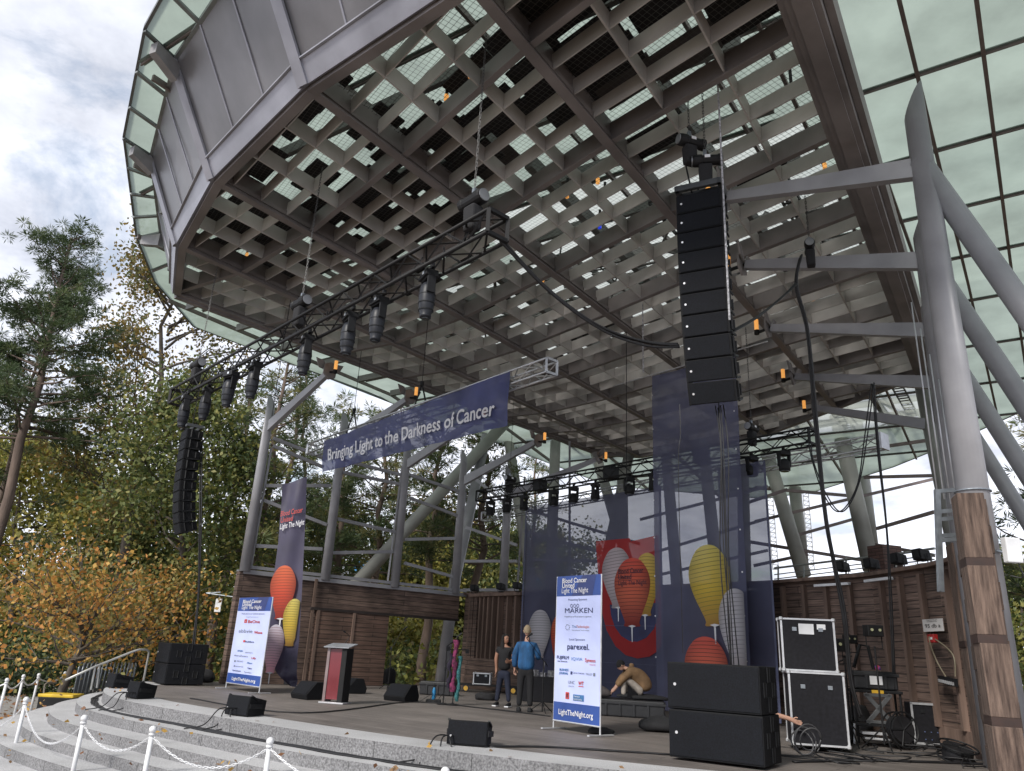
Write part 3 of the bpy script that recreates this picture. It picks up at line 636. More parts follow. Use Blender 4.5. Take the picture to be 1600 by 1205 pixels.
# small wood wing to the right of the doorway (ribbed, in front of the back wall)
rib = thing('wooden_wall', 'short ribbed timber wall section with open vertical bays beside the doorway', 'wall', (-.9, 27, 0))
a = Vector((-1.05, 27.0, 0)); b = Vector((.65, 24.9, 0)); d = (b - a).normalized()
for k in (0, .22, .5, .72, .95, 1.2, 1.5, 1.95, 2.35): wallbox(a + d * k, a + d * (k + (.18 if k < .3 else .07)), 0, 2.9, .25, wood if k < .3 else woodp, 'upright', rib)
wallbox(a, b, 2.9, 3.0, .4, woodp, 'top_plate', rib, .1, False); wallbox(a, b, 0, .95, .2, wood, 'lower_boards', rib, .03); wallbox(a + Vector((.1, .2, 0)), b + Vector((.1, .2, 0)), .9, 2.9, .05, wood, 'back_boards', rib)
# timber buttress wall on the right
tb = thing('timber_buttress', 'tall stepped wall of heavy weathered timbers with dark strap joints, right of the stage', 'wall', (6, 10.5, -.6))
tim = mat('weathered_timber', (.045, .028, .022), .9, scale=7, col2=(.20, .14, .11), stretch=(4, 4, .35), bump=1, det=12); tdk = mat('dark_timber_joint', (.035, .018, .014), .7, scale=12)
def timber_post(px_l, py_l, px_r, Y, w, zt, zb, nseg, nm, depth):
    x = (px_l + px_r) / 2; p = at_y(x, py_l, Y); z = zt; h = (zt - zb) / nseg
    q = Vector((p.x, p.y, 0)); sd = Vector((.94, -.34, 0)).normalized() * w / 2; fw_ = Vector((.34, .94, 0)).normalized()
    for k in range(nseg):
        j = random.uniform(-.012, .012) ; o = fw_ * (.0 + k * -.03) + Vector((j, 0, 0)); P = [q - sd + o, q + sd + o, q + sd + o + fw_ * depth, q - sd + o + fw_ * depth]
        pt = add(MB().hexa([v + upv(z - h + .09) for v in P] + [v + upv(z) for v in P]), nm, tim, tb, world=True, bev=.008)
        P2 = [v - fw_ * .004 if i < 2 else v for i, v in enumerate(P)]; add(MB().hexa([v + upv(z - h) for v in P2] + [v + upv(z - h + .09) for v in P2]), 'strap_joint', tdk, pt, world=True); z -= h
timber_post(1500, 770, 1532, 8.7, .28, at_y(1515, 770, 8.7).z, at_y(1515, 770, 8.7).z - 5.0, 6, 'timber', .35)
for o in list(tb.children):
    pass
timber_post(1487, 848, 1513, 12.4, .24, at_y(1500, 848, 12.4).z, 0, 2, 'timber', .5)
P0 = at_y(1520, 775, 9.1); sw = MB()
for k in range(15):
    z = P0.z - .2 - k * .325; q1 = Vector((at_y(1517, 1000, 14.2).x, 14.2, 0)); q0 = Vector((P0.x, P0.y, 0)); fr_ = 1 if z < 2.9 else .55 if z < 3.3 else .3
    sw.bar(q0 + upv(z), q0.lerp(q1, fr_) + upv(z), .26 + .02 * (k % 2), .315)
add(sw, 'side_timbers', tim, tb, world=True)
for k in range(5):
    pyy = (768, 800, 812, 838, 845)[k]; add(MB().bar(at_y(1464, pyy, 9.6), at_y(1502, pyy - 3, 9.6), .04, .05), 'bracket', GALV, tb, world=True)
add(MB().bar(at_y(1464, 765, 9.6), at_y(1470, 925, 9.6), .06, .06), 'bracket_post', GALV, tb, world=True)
# ================================================================== LIGHTING TRUSSES
def truss(name, label, p0, p1, size, mt, r=.022, group='trusses', tri=False, step=.42):
    p0, p1 = Vector(p0), Vector(p1); t = thing(name, label, 'truss', tuple(p0), 0, group); d, sd, up = basis(p1 - p0); h = size / 2
    cn = [(-h, -h), (h, -h), (h, h), (-h, h)]; L0 = (p1 - p0).length
    for a, b in cn: add(MB().tube([p0 + sd * a + up * b, p1 + sd * a + up * b], r, 6), 'chord', mt, t, world=True, smooth=True)
    m_ = MB(); n_ = int(L0 / step)
    for k in range(n_):
        a, b = L0 * k / n_, L0 * (k + 1) / n_
        for q in range(4):
            c0, c1 = cn[q], cn[(q + 1) % 4]
            if k % 2: c0, c1 = c1, c0
            m_.tube([p0 + d * a + sd * c0[0] + up * c0[1], p0 + d * b + sd * c1[0] + up * c1[1]], r * .5, 4, False)
    add(m_, 'lacing', mt, t, world=True)
    for p in (p0, p1):
        e = MB()
        for q in range(4): c0, c1 = cn[q], cn[(q + 1) % 4]; e.bar(p + sd * c0[0] + up * c0[1], p + sd * c1[0] + up * c1[1], .05, .05)
        add(e, 'end_frame', mt, t, world=True)
    return t, d, sd, up
# front black truss
T0, T1 = at_z(277, 622, 6.15), at_z(778, 352, 6.15)
tf, td, tsd, tup = truss('black_truss', 'long black truss carrying seven barrel shaped stage lights high at the front', T0, T1, .32, BLK, .028)
cb = MB()
for k in range(10):
    a = .4 + k * 1.02; p = T0 + td * a + tup * .12; cable([p, p + td * .25 - upv(.28) + tsd * .1, p + td * .55 + upv(.02)], .010, mb=cb, seg=6)
add(cb, 'cable_loops', RUB, tf, world=True)
def moving_head(name='moving_head_light', group='barrel stage lights on the front truss'):
    t = thing(name, 'x', 'stage light', (0, 0, 0), 0, group)
    m_ = MB().box((0, 0, -.10), (.30, .20, .10), top=.85).box((0, 0, -.02), (.34, .05, .03)).box((-.11, 0, .02), (.04, .06, .07)).box((.11, 0, .02), (.04, .06, .07)); add(m_, 'base', BLKP, t, bev=.01)
    add(MB().box((.045, -.102, -.10), (.05, .006, .04)), 'display', mat('light_display', (.55, .6, .65), .3), t)
    y = MB(); 
    for s_ in (-1, 1): y.box((s_ * .125, 0, -.26), (.03, .12, .26), top=1)
    y.box((0, 0, -.155), (.27, .12, .03)); add(y, 'yoke', BLKP, t, bev=.008)
    h = add(MB().lathe((0, 0, -.72), [(.055, 0), (.075, .0), (.08, .03), (.072, .05), (.095, .10), (.108, .22), (.112, .34), (.100, .44), (.07, .50)], 18), 'head', mat('grey_black_light_housing', (.016, .018, .024), .45, scale=9, spec=.35), t, smooth=True)
    add(MB().lathe((0, 0, -.735), [(.05, 0), (.052, .02)], 16), 'lens', mat('lens_glass', (.02, .025, .03), .08), h)
    rg = MB()
    for zz in (-.62, -.52, -.40): rg.lathe((0, 0, zz), [(.104 if zz < -.6 else .113, 0), (.106 if zz < -.6 else .115, .012)], 18)
    add(rg, 'ribs', BLKP, h); return t
mh = moving_head(); first = [True]
def put(proto, loc, rz, label, group=None):
    if first[0] and proto is mh: first[0] = False; mh.location = loc; mh.rotation_euler = (0, 0, rz); mh['label'] = label; return mh
    return dup(proto, loc, rz, label, group)
heads = [(673, 438, 'rightmost barrel shaped light, nearest under the front truss'), (595, 458, 'second barrel light from the right under the front truss'), (549, 497, 'third barrel light from the right under the front truss'), (484, 512, 'barrel light under the middle of the front truss, right below its left hoist'), (402, 562, 'right light of the overlapping pair left of the middle of the front truss'), (382, 585, 'left light of the overlapping pair, hanging slightly lower'), (327, 600, 'right light of the group at the far left end of the front truss'), (311, 626, 'small light just below the far left end group of the front truss')]
rzt = math.atan2(td.y, td.x)
for k, (px, py, lb) in enumerate(heads):
    # find position along the truss whose picture column is nearest to px
    off = -.05 if k in (5, 7) else .0
    best = min((abs((lambda c: 800 + F * c.x / c.z)(Vector((RM.transposed() @ (T0 + td * a - CAM)))) - px), a) for a in [i * .05 for i in range(int((T1 - T0).length / .05))])
    p = T0 + td * best[1] - upv(.12 + (.10 if k in (5, 7) else 0)) + tsd * (.2 if k in (5, 7) else 0); put(mh, p, rzt + random.uniform(-.3, .3), lb)
# chain hoists
def hoist(p, attach, label, sc_=1.0, ang=0, bag=True, group='chain hoists'):
    """hoist body at p with chain up to attach height"""
    t = thing('chain_hoist', label, 'chain hoist', tuple(p), ang, group)
    add(MB().lathe((-.2 * sc_, 0, 0), [(.02, 0), (.095 * sc_, .0), (.105 * sc_, .03), (.105 * sc_, .13), (.09 * sc_, .14), (.09 * sc_, .36), (.1 * sc_, .37), (.1 * sc_, .43), (.03, .44)], 16, axis=(1, 0, 0)), 'motor', BLK, t, smooth=False)
    add(MB().lathe((-.205 * sc_, 0, 0), [(.06 * sc_, -.012), (.085 * sc_, -.012), (.085 * sc_, 0)], 14, axis=(1, 0, 0)), 'motor_cap', mat('brushed_cap', (.3, .31, .33), .35, .6), t)
    add(MB().box((.03, -.098 * sc_, .02), (.08, .006, .05)), 'sticker', WHT, t)
    if bag: add(MB().box((0, 0, -.28 * sc_), (.2 * sc_, .16 * sc_, .36 * sc_), top=1.12), 'chain_bag', mat('black_canvas', (.015, .015, .017), .9, scale=15, bump=.4), t, bev=.03)
    add(MB().box((0, 0, .12), (.05, .05, .12)), 'hook_block', GALV, t)
    ch = MB(); L0 = attach - p[2]; k = 0; z = .1; st = .055
    while z < L0:
        a = (k % 2) * math.pi / 2; r0 = .012; P = [Vector((math.cos(a) * r0 * x, math.sin(a) * r0 * x, z + .03 * y)) for x, y in ((-1, -1), (1, -1), (1, 1), (-1, 1), (-1, -1))]
        ch.tube(P, .005, 4, False); z += st; k += 1
    add(ch, 'chain', mat('dark_chain_steel', (.10, .10, .10), .5, .5), t); return t
def on_line(px, A, d, L0):
    return min((abs((lambda c: 800 + F * c.x / c.z)(RM.transposed() @ (A + d * a - CAM)) - px), a) for a in [i * .04 for i in range(int(L0 / .04))])[1]
LT = (T1 - T0).length
for px, lb in ((737, 'chain hoist on the right end of the front truss, chain rising to the soffit'), (463, 'chain hoist on the middle of the front truss'), (302, 'chain hoist on the far left end of the front truss')):
    p = T0 + td * on_line(px, T0, td, LT); q = p + upv(.58); hoist(q, HS + .3, lb, 1, rzt + math.pi)
# banner truss and slogan banner
B0, B1 = at_z(487, 703, 6.6), at_z(862, 573, 6.6)
bt, bd, bsd, bup = truss('silver_truss', 'short silver aluminium truss holding the slogan banner', B0, B1, .29, ALU, .024)
for px, lb in ((655, 'black wire sling pair over the middle of the slogan banner truss'), (548, 'black wire sling pair over the left part of the slogan banner truss')):
    p = B0 + bd * on_line(px, B0, bd, (B1 - B0).length); m_ = MB(); top = p + upv(.75)
    t = thing('hanging_sling', lb, 'sling', tuple(p), 0, 'slings'); m_.tube([p + bd * .28 + upv(.13), top], .022, 6); m_.tube([p - bd * .28 + upv(.13), top], .022, 6); m_.lathe(top - upv(.05), [(.05, 0), (.05, .1)], 8)
    add(m_, 'straps', BLK, t, world=True); add(MB().tube([top, (top.x, top.y, HS)], .008, 4), 'wire', BLK, t, world=True)
navy = sheet_mat('navy_banner_cloth', (.055, .065, .19), .10, .5, .28, scale=1.2, var=.3)
WTX = mat('white_print', (.70, .70, .74), .6, var=.02); RTX = mat('red_print', (.50, .07, .06), .6, var=.04); NTX = mat('navy_print', (.03, .04, .12), .6, var=.04)
def cloth(P00, P10, P11, P01, nu, nv, amp, th=.0, wav=None):
    """bottom-left, bottom-right, top-right, top-left; returns MB sheet and mapper"""
    P00, P10, P11, P01 = map(Vector, (P00, P10, P11, P01)); nn = (P10 - P00).cross(P01 - P00).normalized()
    def f(u, v):
        p = (P00 * (1 - u) + P10 * u) * (1 - v) + (P01 * (1 - u) + P11 * u) * v
        return p + nn * (amp * (math.sin(u * wav[0] + 1.3 * math.sin(v * 3)) * .6 + math.sin(u * wav[0] * 2.3 + v * wav[1]) * .4) if wav else 0)
    m_ = MB()
    for i in range(nu + 1):
        for j in range(nv + 1): m_.v.append(tuple(f(i / nu, j / nv)))
    for i in range(nu):
        for j in range(nv): a = i * (nv + 1) + j; m_.f.append((a, a + nv + 1, a + nv + 2, a + 1))
    return m_, f, nn
pl = lambda px, py, A=None: (lambda d, A, nn: CAM + d * ((A - CAM).dot(nn) / d.dot(nn)))(ray(px, py), B0 if A is None else A, bsd)
fwd_ = bsd if bsd.dot(Vector((0, -1, 0))) > 0 else -bsd
A_ = B0 + fwd_ * .25
q00, q10, q11, q01 = [pl(*p, A=A_) for p in ((504, 738), (792, 665), (796, 580), (506, 690))]
zt = (q11.z + q01.z) / 2
slog = thing('slogan_banner', 'long navy banner reading Bringing Light to the Darkness of Cancer, hung from the silver truss', 'banner', tuple(q00))
m_, fmap, nn = cloth(q00, q10, q11, q01, 90, 12, .028, wav=(30, 6)); add(m_, 'cloth', navy, slog, world=True, smooth=True)
xd = (q10 - q00).normalized(); 
if nn.dot(CAM - q00) < 0: nn = -nn
nsgn0 = 1
ud = Vector((0, 0, 1)); ud = (ud - xd * ud.dot(xd)).normalized()
W_ = (q10 - q00).length; H_ = (q01 - q00).length
o_ = q00 + xd * W_ * .045 + ud * H_ * .31; nsgn = 1 if ((q10 - q00).cross(q01 - q00)).dot(CAM - q00) > 0 else -1
to = text('Bringing Light to the Darkness of Cancer', WTX, slog, o_, xd, ud, H_ * .50, width=W_ * .90, bold=.018, off=0)
e1, e2 = (q01 - q00).length, (q11 - q10).length
for v in to.data.vertices:
    p = Vector(v.co) + slog.location - q00; u = p.dot(xd) / W_; vv = p.dot(ud) / H_; q = fmap(u, vv * H_ / (e1 + (e2 - e1) * u)) + nn * .05 + nn * ((Vector(v.co) + slog.location - q00).dot(nn)) - slog.location; v.co = q
# rear black truss, silver truss and lights
R0, R1 = at_z(750, 776, 6.15), at_z(1270, 682, 6.15)
tr, rd, rsd, rup = truss('black_truss', 'black truss over the backdrop carrying a row of small stage lights', R0, R1, .34, BLK, .026)
V0, V1 = at_z(727, 802, 5.85) + fwd_ * -.9, at_z(1380, 690, 5.95) + fwd_ * -.0
tv, vd, vsd, vup = truss('silver_truss', 'long silver truss behind the black one, sticking out at both ends', V0, V1, .29, ALU, .022)
add(MB().box(tuple(V1 + vd * .02), (.34, .05, .36), math.atan2(vd.y, vd.x) + 1.57), 'end_plate', ALU, tv, world=True)
lw_ = thing('wash_light', 'x', 'stage light', (0, 0, 0), 0, 'small lights on the rear truss')
add(MB().box((0, 0, -.08), (.26, .2, .10)).box((0, 0, -.0), (.06, .06, .12)), 'base', BLKP, lw_, bev=.01)
y = MB()
for s_ in (-1, 1): y.box((s_ * .14, 0, -.26), (.03, .1, .28))
add(y, 'yoke', BLKP, lw_); h = add(MB().lathe((0, 0, -.50), [(.10, 0), (.13, .01), (.135, .1), (.12, .22), (.07, .28)], 14), 'head', BLKP, lw_, smooth=True); add(MB().lathe((0, 0, -.512), [(.1, 0), (.102, .014)], 14), 'lens', mat('lens_glass', (.02, .025, .03)), h)
LR = (R1 - R0).length; fl = True
rl_ = ['leftmost', 'second', 'third', 'fourth', 'fifth', 'sixth', 'seventh', 'eighth', 'ninth', 'tenth']
for k, px in enumerate((767, 793, 820, 866, 897, 931, 983, 1021, 1173, 1224)):
    p = R0 + rd * on_line(px, R0, rd, LR) - upv(.20); lb = '%s small light from the left under the rear truss, %s' % (rl_[k], 'left of the tall banner' if px < 1020 else 'beside the tall banner' if px < 1100 else 'right of the tall banner')
    if fl: lw_.location = p; lw_.rotation_euler = (0, 0, .6); lw_['label'] = lb; fl = False
    else: dup(lw_, p, random.uniform(.2, 1), lb)
for px, lb, up_ in ((795, 'chain hoist standing at the left end of the rear truss', .42), (1175, 'chain hoist standing at the right end of the rear truss', .5)):
    hoist(R0 + rd * on_line(px, R0, rd, LR) + upv(up_), 9.3, lb, 1, .8)
for k, px in enumerate((844, 955, 1095)):
    p = R0 + rd * on_line(px, R0, rd, LR); tag(add(MB().box(tuple(p), (.34, .32, .36), .7).box(tuple(p + upv(.1)), (.36, .34, .03), .7), 'dimmer_box', BLKP, bev=.015), ['black control box inside the rear truss near its left end', 'black control box inside the rear truss left of the tall banner', 'black control box inside the rear truss behind the tall banner'][k], 'control box', 'control boxes in the truss')
# hanging wires of the trusses
wires = [(405, 440, 425, 650, 17.5), (977, 572, 979, 760, 18), (1168, 500, 1178, 800, 17), (1230, 480, 1245, 690, 17), (852, 360, 865, 560, 14), (1005, 480, 1006, 590, 17)]
for k, (a, b, c, d, Y) in enumerate(wires[:2]):
    p = at_y(c, d, Y); tag(add(MB().tube([p, (p.x, p.y, HS + .2)], .010, 5), 'steel_wire', BLK), ['thin wire hanging from the canopy near the front left light', 'thin black chain hanging from the canopy left of the tall banner'][k], 'wire', 'hanging wires')
# striped ropes
rope = mat('grey_striped_rope', (.12, .12, .13), .8, scale=28, col2=(.55, .55, .58))
p = at_y(1005, 582, 16.9); tag(add(MB().tube([p, (p.x, p.y, HS + .2)], .014, 6), 'rope', rope), 'striped rope down to the left end of the pipe of the tall banner', 'rope', 'ropes')
p = at_y(1140, 500, 9.2); tag(add(MB().tube([p, (p.x, p.y, HS + .2)], .014, 6), 'rope', rope), 'striped rope hanging beside the right hand speaker array', 'rope', 'ropes')
# ================================================================== LINE ARRAYS
def line_array(name, label, top, n_, face, angs, cwx=.705, ch_=.285, cd=.50, group='line arrays', badges=True):
    """cabinets in a curved column; face = unit vector the grilles look at"""
    t = thing(name, label, 'speaker array', tuple(top), 0, group); fx = Vector((face[0], face[1], 0)).normalized(); sx = Vector((0, 0, 1)).cross(fx).normalized() ; ang = angs[0]; p = Vector(top)
    fr = MB(); fr.bar(p + fx * .05 + sx * cwx * .47 + upv(.10), p - fx * cd * .9 + sx * cwx * .47 + upv(.10), .06, .09); fr.bar(p + fx * .05 - sx * cwx * .47 + upv(.10), p - fx * cd * .9 - sx * cwx * .47 + upv(.10), .06, .09); fr.bar(p + fx * .02 + sx * cwx * .5 + upv(.1), p + fx * .02 - sx * cwx * .5 + upv(.1), .06, .09); fr.bar(p - fx * .2 + sx * cwx * .5 + upv(.1), p - fx * .2 - sx * cwx * .5 + upv(.1), .06, .09); fr.bar(p - fx * cd * .85 + sx * cwx * .5 + upv(.1), p - fx * cd * .85 - sx * cwx * .5 + upv(.1), .06, .09)
    add(fr, 'flying_frame', mat('dark_grey_frame', (.05, .055, .06), .5), t, world=True)
    for k in range(n_):
        ang = angs[min(k, len(angs) - 1)]; a = math.radians(ang)   # tilt: grille looks down by a
        nf = (fx * math.cos(a) - upv(1) * math.sin(a)); dn = (-upv(1) * math.cos(a) - fx * math.sin(a))
        f0, f1 = p, p + dn * ch_; b0 = p - nf * cd + dn * .035; b1 = p - nf * cd + dn * (ch_ - .035); h = cwx / 2
        g_ = .006
        cab = add(MB().hexa([f1 + sx * h - dn * g_, f1 - sx * h - dn * g_, b1 - sx * h * .9, b1 + sx * h * .9, f0 + sx * h + dn * g_, f0 - sx * h + dn * g_, b0 - sx * h * .9, b0 + sx * h * .9]), 'cabinet', CABM, t, world=True, bev=.006)
        gx = nf * .012
        add(MB().hexa([f1 + sx * (h - .03) - dn * .02, f1 - sx * (h - .03) - dn * .02, f1 - sx * (h - .03) - dn * .02 + gx, f1 + sx * (h - .03) - dn * .02 + gx, f0 + sx * (h - .03) + dn * .02, f0 - sx * (h - .03) + dn * .02, f0 - sx * (h - .03) + dn * .02 + gx, f0 + sx * (h - .03) + dn * .02 + gx]), 'grille', GRL, cab, world=True)
        if badges:
            q = p + dn * ch_ * .5 + nf * .016 - sx * h * .76 * (1 if sx.x > 0 else -1); add(MB().lathe(q, [(.016, 0), (.016, .004)], 12, axis=tuple(nf)), 'badge', mat('silver_badge', (.7, .7, .72), .3, .4), cab, world=True)
        hb = MB()
        for s_ in (-1, 1):
            q = p + dn * ch_ * .5 + sx * s_ * (h + .005) - nf * .12; hb.bar(q + dn * .10, q - dn * .12, .03, .05); hb.bar(q - nf * .2 + dn * .08, q - nf * .2 - dn * .08, .02, .03); hb.bar(q + nf * .04 + dn * ch_ * .46, q - nf * .28 + dn * ch_ * .40, .02, .03)
        add(hb, 'rigging_plate', BLKP, cab, world=True); p = p + dn * ch_
    return t, p
fA = (-.46, -.89); ta = at_y(1091, 300, 9.55)
arr, pe = line_array('line_array', 'ten black speaker cabinets flown in a curved column on the right, nearest array', ta, 10, fA, [-1, 0, 2, 4, 6, 8, 11, 14, 17, 20], .66, .318, .42)
tz = at_y(289, 672, 21.3); arr2, pe2 = line_array('line_array', 'far curved black speaker array hanging on the left in front of the pines', tz, 10, (-.80, -.60), [1, 2, 2, 3, 4, 6, 8, 10, 14, 18], .66, .298, .45, badges=False)
hoist(ta + upv(.95) - Vector((.08, -.1, 0)), HS + .5, 'upper of two chain hoists above the nearest speaker array', .9, .3); hoist(ta + upv(.55) + Vector((.12, -.0, 0)), HS + .5, 'lower of two chain hoists right on top of the nearest speaker array', .9, -.2)
m_ = MB(); 
for s_ in (-.14, .14): m_.tube([ta + Vector((s_, .15, .6)), ta + Vector((s_ * .3, .2, .12))], .014, 6)
tag(add(m_, 'sling_legs', BLK), 'two short black sling legs holding the nearest speaker array', 'sling', 'slings')
tag(add(MB().tube([tz + Vector((.1, .2, .1)), (tz.x + .1, tz.y + .2, 9.3)], .012, 5), 'steel_wire', BLK), 'wire carrying the far left speaker array', 'wire', 'hanging wires')
hoist(at_y(1265, 385, 12.2), HS + .4, 'single chain hoist hanging over the cable bundle at right', .9, 1.2)
# cable bundles
def cab_obj(pts, r, label, n_=3, spread=.02, name='cable_bundle', group='hanging cables', wig=0, seg=10):
    m_ = MB()
    for k in range(n_):
        o = Vector((random.uniform(-1, 1), random.uniform(-1, 1), random.uniform(-1, 1))) * spread; cable([Vector(p) + o * (1 + .5 * math.sin(i * 2.1 + k)) for i, p in enumerate(pts)], r, mb=m_, wig=wig, seg=seg)
    return tag(add(m_, name, RUB, smooth=True), label, 'cable', group)
cab_obj([at_y(783, 372, 8.3), at_y(860, 455, 8.9), at_y(940, 512, 9.4), at_y(1010, 536, 9.7), at_y(1062, 541, 9.9)], .018, 'thick cable bundle swagging from the front truss end to the nearest speaker array', 4, .03)
cab_obj([at_y(1140, 522, 9.9), at_y(1185, 495, 10.8), at_y(1225, 462, 11.6), at_y(1243, 445, 12)], .014, 'cable bundle rising from the nearest array to the knot beside the single hoist', 3, .03)
cab_obj([at_y(1252, 400, 12.1), at_y(1245, 445, 12.1), at_y(1262, 520, 12.3), at_y(1275, 650, 12.4), at_y(1290, 800, 12.6), at_y(1303, 880, 12.8), at_y(1320, 960, 12.9), at_y(1330, 1060, 13.0), at_y(1345, 1120, 13.0)], .02, 'thick vertical cable bundle dropping from the single hoist to the equipment', 4, .03)
cab_obj([at_y(1365, 600, 13.5), at_y(1372, 700, 13.6), at_y(1385, 820, 13.7), at_y(1392, 930, 13.8), at_y(1398, 1080, 13.9)], .012, 'thin cable pair hanging farther right of the thick bundle', 3, .03)
cab_obj([at_y(1364, 600, 13.5), at_y(1352, 690, 13.4), at_y(1340, 760, 13.4), at_y(1315, 800, 13.4), at_y(1290, 775, 13.4), at_y(1270, 720, 14), at_y(1266, 690, 14)], .012, 'loop of cable swinging between the rear truss end and the thin pair', 2, .02)
cab_obj([(pe.x + .15, pe.y + .2, pe.z + .1), at_y(1130, 700, 9.9), at_y(1135, 850, 10.0), at_y(1141, 960, 10.1), at_y(1146, 1035, 10.3)], .008, 'black cables falling from the nearest speaker array to the subwoofers', 5, .06)
q = at_y(313, 830, 21.3); cab_obj([at_y(314, 690, 21.5), q, at_y(310, 930, 21.4), at_y(302, 1010, 21.3), at_y(300, 1066, 21.3)], .022, 'black cable falling from the far left array behind the subwoofers', 2, .02)
q = MB(); cable([at_y(1062, 632, 9.6), at_y(1063, 680, 9.6), at_y(1060, 740, 9.7), at_y(1067, 1020, 10.4)], .005, mb=q); tag(add(q, 'thin_cable', RUB), 'single thin cable dropping from the bottom cabinet left corner', 'cable', 'hanging cables')
# ================================================================== BANNERS AND BACKDROP
def print_shape(pts2, mt, par, f3, off, nm):
    """flat polygon print: pts2 in banner metres"""
    return add(MB().poly([f3(x, y, off) for x, y in pts2]), nm, mt, par, world=True)
def lantern_outline(cx, top, w, h, n_=26):
    pts = []
    prof = [(0, .0), (.25, .012), (.5, .05), (.75, .14), (.93, .25), (1, .36), (.95, .50), (.78, .66), (.58, .80), (.44, .90), (.40, .95), (.40, 1.0)]
    for x, y in prof: pts.append((cx + x * w / 2, top - y * h))
    for x, y in prof[::-1][:-1]: pts.append((cx - x * w / 2, top - y * h))
    return pts, prof
def lantern(par, f3, cx, top, w, h, col, off, label=None, tilt=0, clipx=None, stick=True, glow=None):
    pts, prof = lantern_outline(cx, top, w, h)
    rot = lambda x, y: (cx + (x - cx) * math.cos(tilt) - (y - top) * math.sin(tilt), top + (x - cx) * math.sin(tilt) + (y - top) * math.cos(tilt))
    fx = lambda p: (min(max(p[0], clipx[0]), clipx[1]), p[1]) if clipx else p
    sm = []
    for i in range(len(pts)):
        for k in range(3):
            t = k / 3; p0, p1, p2, p3 = [pts[(i + q) % len(pts)] for q in (-1, 0, 1, 2)]
            sm.append(tuple(.5 * ((2 * b) + (c - a) * t + (2 * a - 5 * b + 4 * c - d) * t * t + (3 * b - a - 3 * c + d) * t ** 3) for a, b, c, d in zip(p0, p1, p2, p3)))
    mt = lantern_mat(col, w, h)
    body = MB().poly([f3(*fx(rot(*p)), off) for p in sm]); o = add(body, 'printed_lantern', mt, par, world=True, label=label)
    o['_'] = 0; del o['_']
    def half(y):
        for (x0, y0), (x1, y1) in zip(prof, prof[1:]):
            if y0 <= y <= y1 + 1e-9: return (x0 + (x1 - x0) * (y - y0) / max(1e-6, y1 - y0)) * w / 2
        return 0
    rg = MB(); n_ = 17
    for k in range(1, n_):
        y = k / (n_ + .5) * .93 + .02; hw = half(y) * .985; P = []
        for q in range(13):
            x = -hw + 2 * hw * q / 12; yy = top - y * h + (1 - (x / hw) ** 2) * -.0 * h + (x / hw) ** 2 * (-.012 * h) + .01 * h; P.append(fx(rot(cx + x, yy)))
        th = .0075 * h
        for a, b in zip(P, P[1:]): 
            if abs(a[0] - b[0]) > 1e-5: rg.poly([f3(a[0], a[1] - th / 2, off + .003), f3(b[0], b[1] - th / 2, off + .003), f3(b[0], b[1] + th / 2, off + .003), f3(a[0], a[1] + th / 2, off + .003)])
    if rg.v: add(rg, 'ring_lines', mat('ring_' + col, {'white': (.26, .25, .28), 'pink': (.35, .2, .25), 'yellow': (.32, .22, .04), 'red': (.22, .03, .03), 'orange': (.3, .05, .03)}[col], .7, var=.02), o, world=True)
    if stick:
        b_ = rot(cx, top - h * 1.0); s_ = MB(); s_.poly([f3(*fx((b_[0] - .015 * h, b_[1])), off + .002), f3(*fx((b_[0] + .015 * h, b_[1])), off + .002), f3(*fx((b_[0] + .012 * h, b_[1] - .22 * h)), off + .002), f3(*fx((b_[0] - .004 * h, b_[1] - .22 * h)), off + .002)])
        s_.poly([f3(*fx((b_[0] - .075 * h, b_[1] + .005 * h)), off + .004), f3(*fx((b_[0], b_[1] - .02 * h)), off + .004), f3(*fx((b_[0] + .075 * h, b_[1] + .005 * h)), off + .004), f3(*fx((b_[0], b_[1] + .02 * h)), off + .004)]); add(s_, 'handle_stick', WTX, o, world=True)
    return o
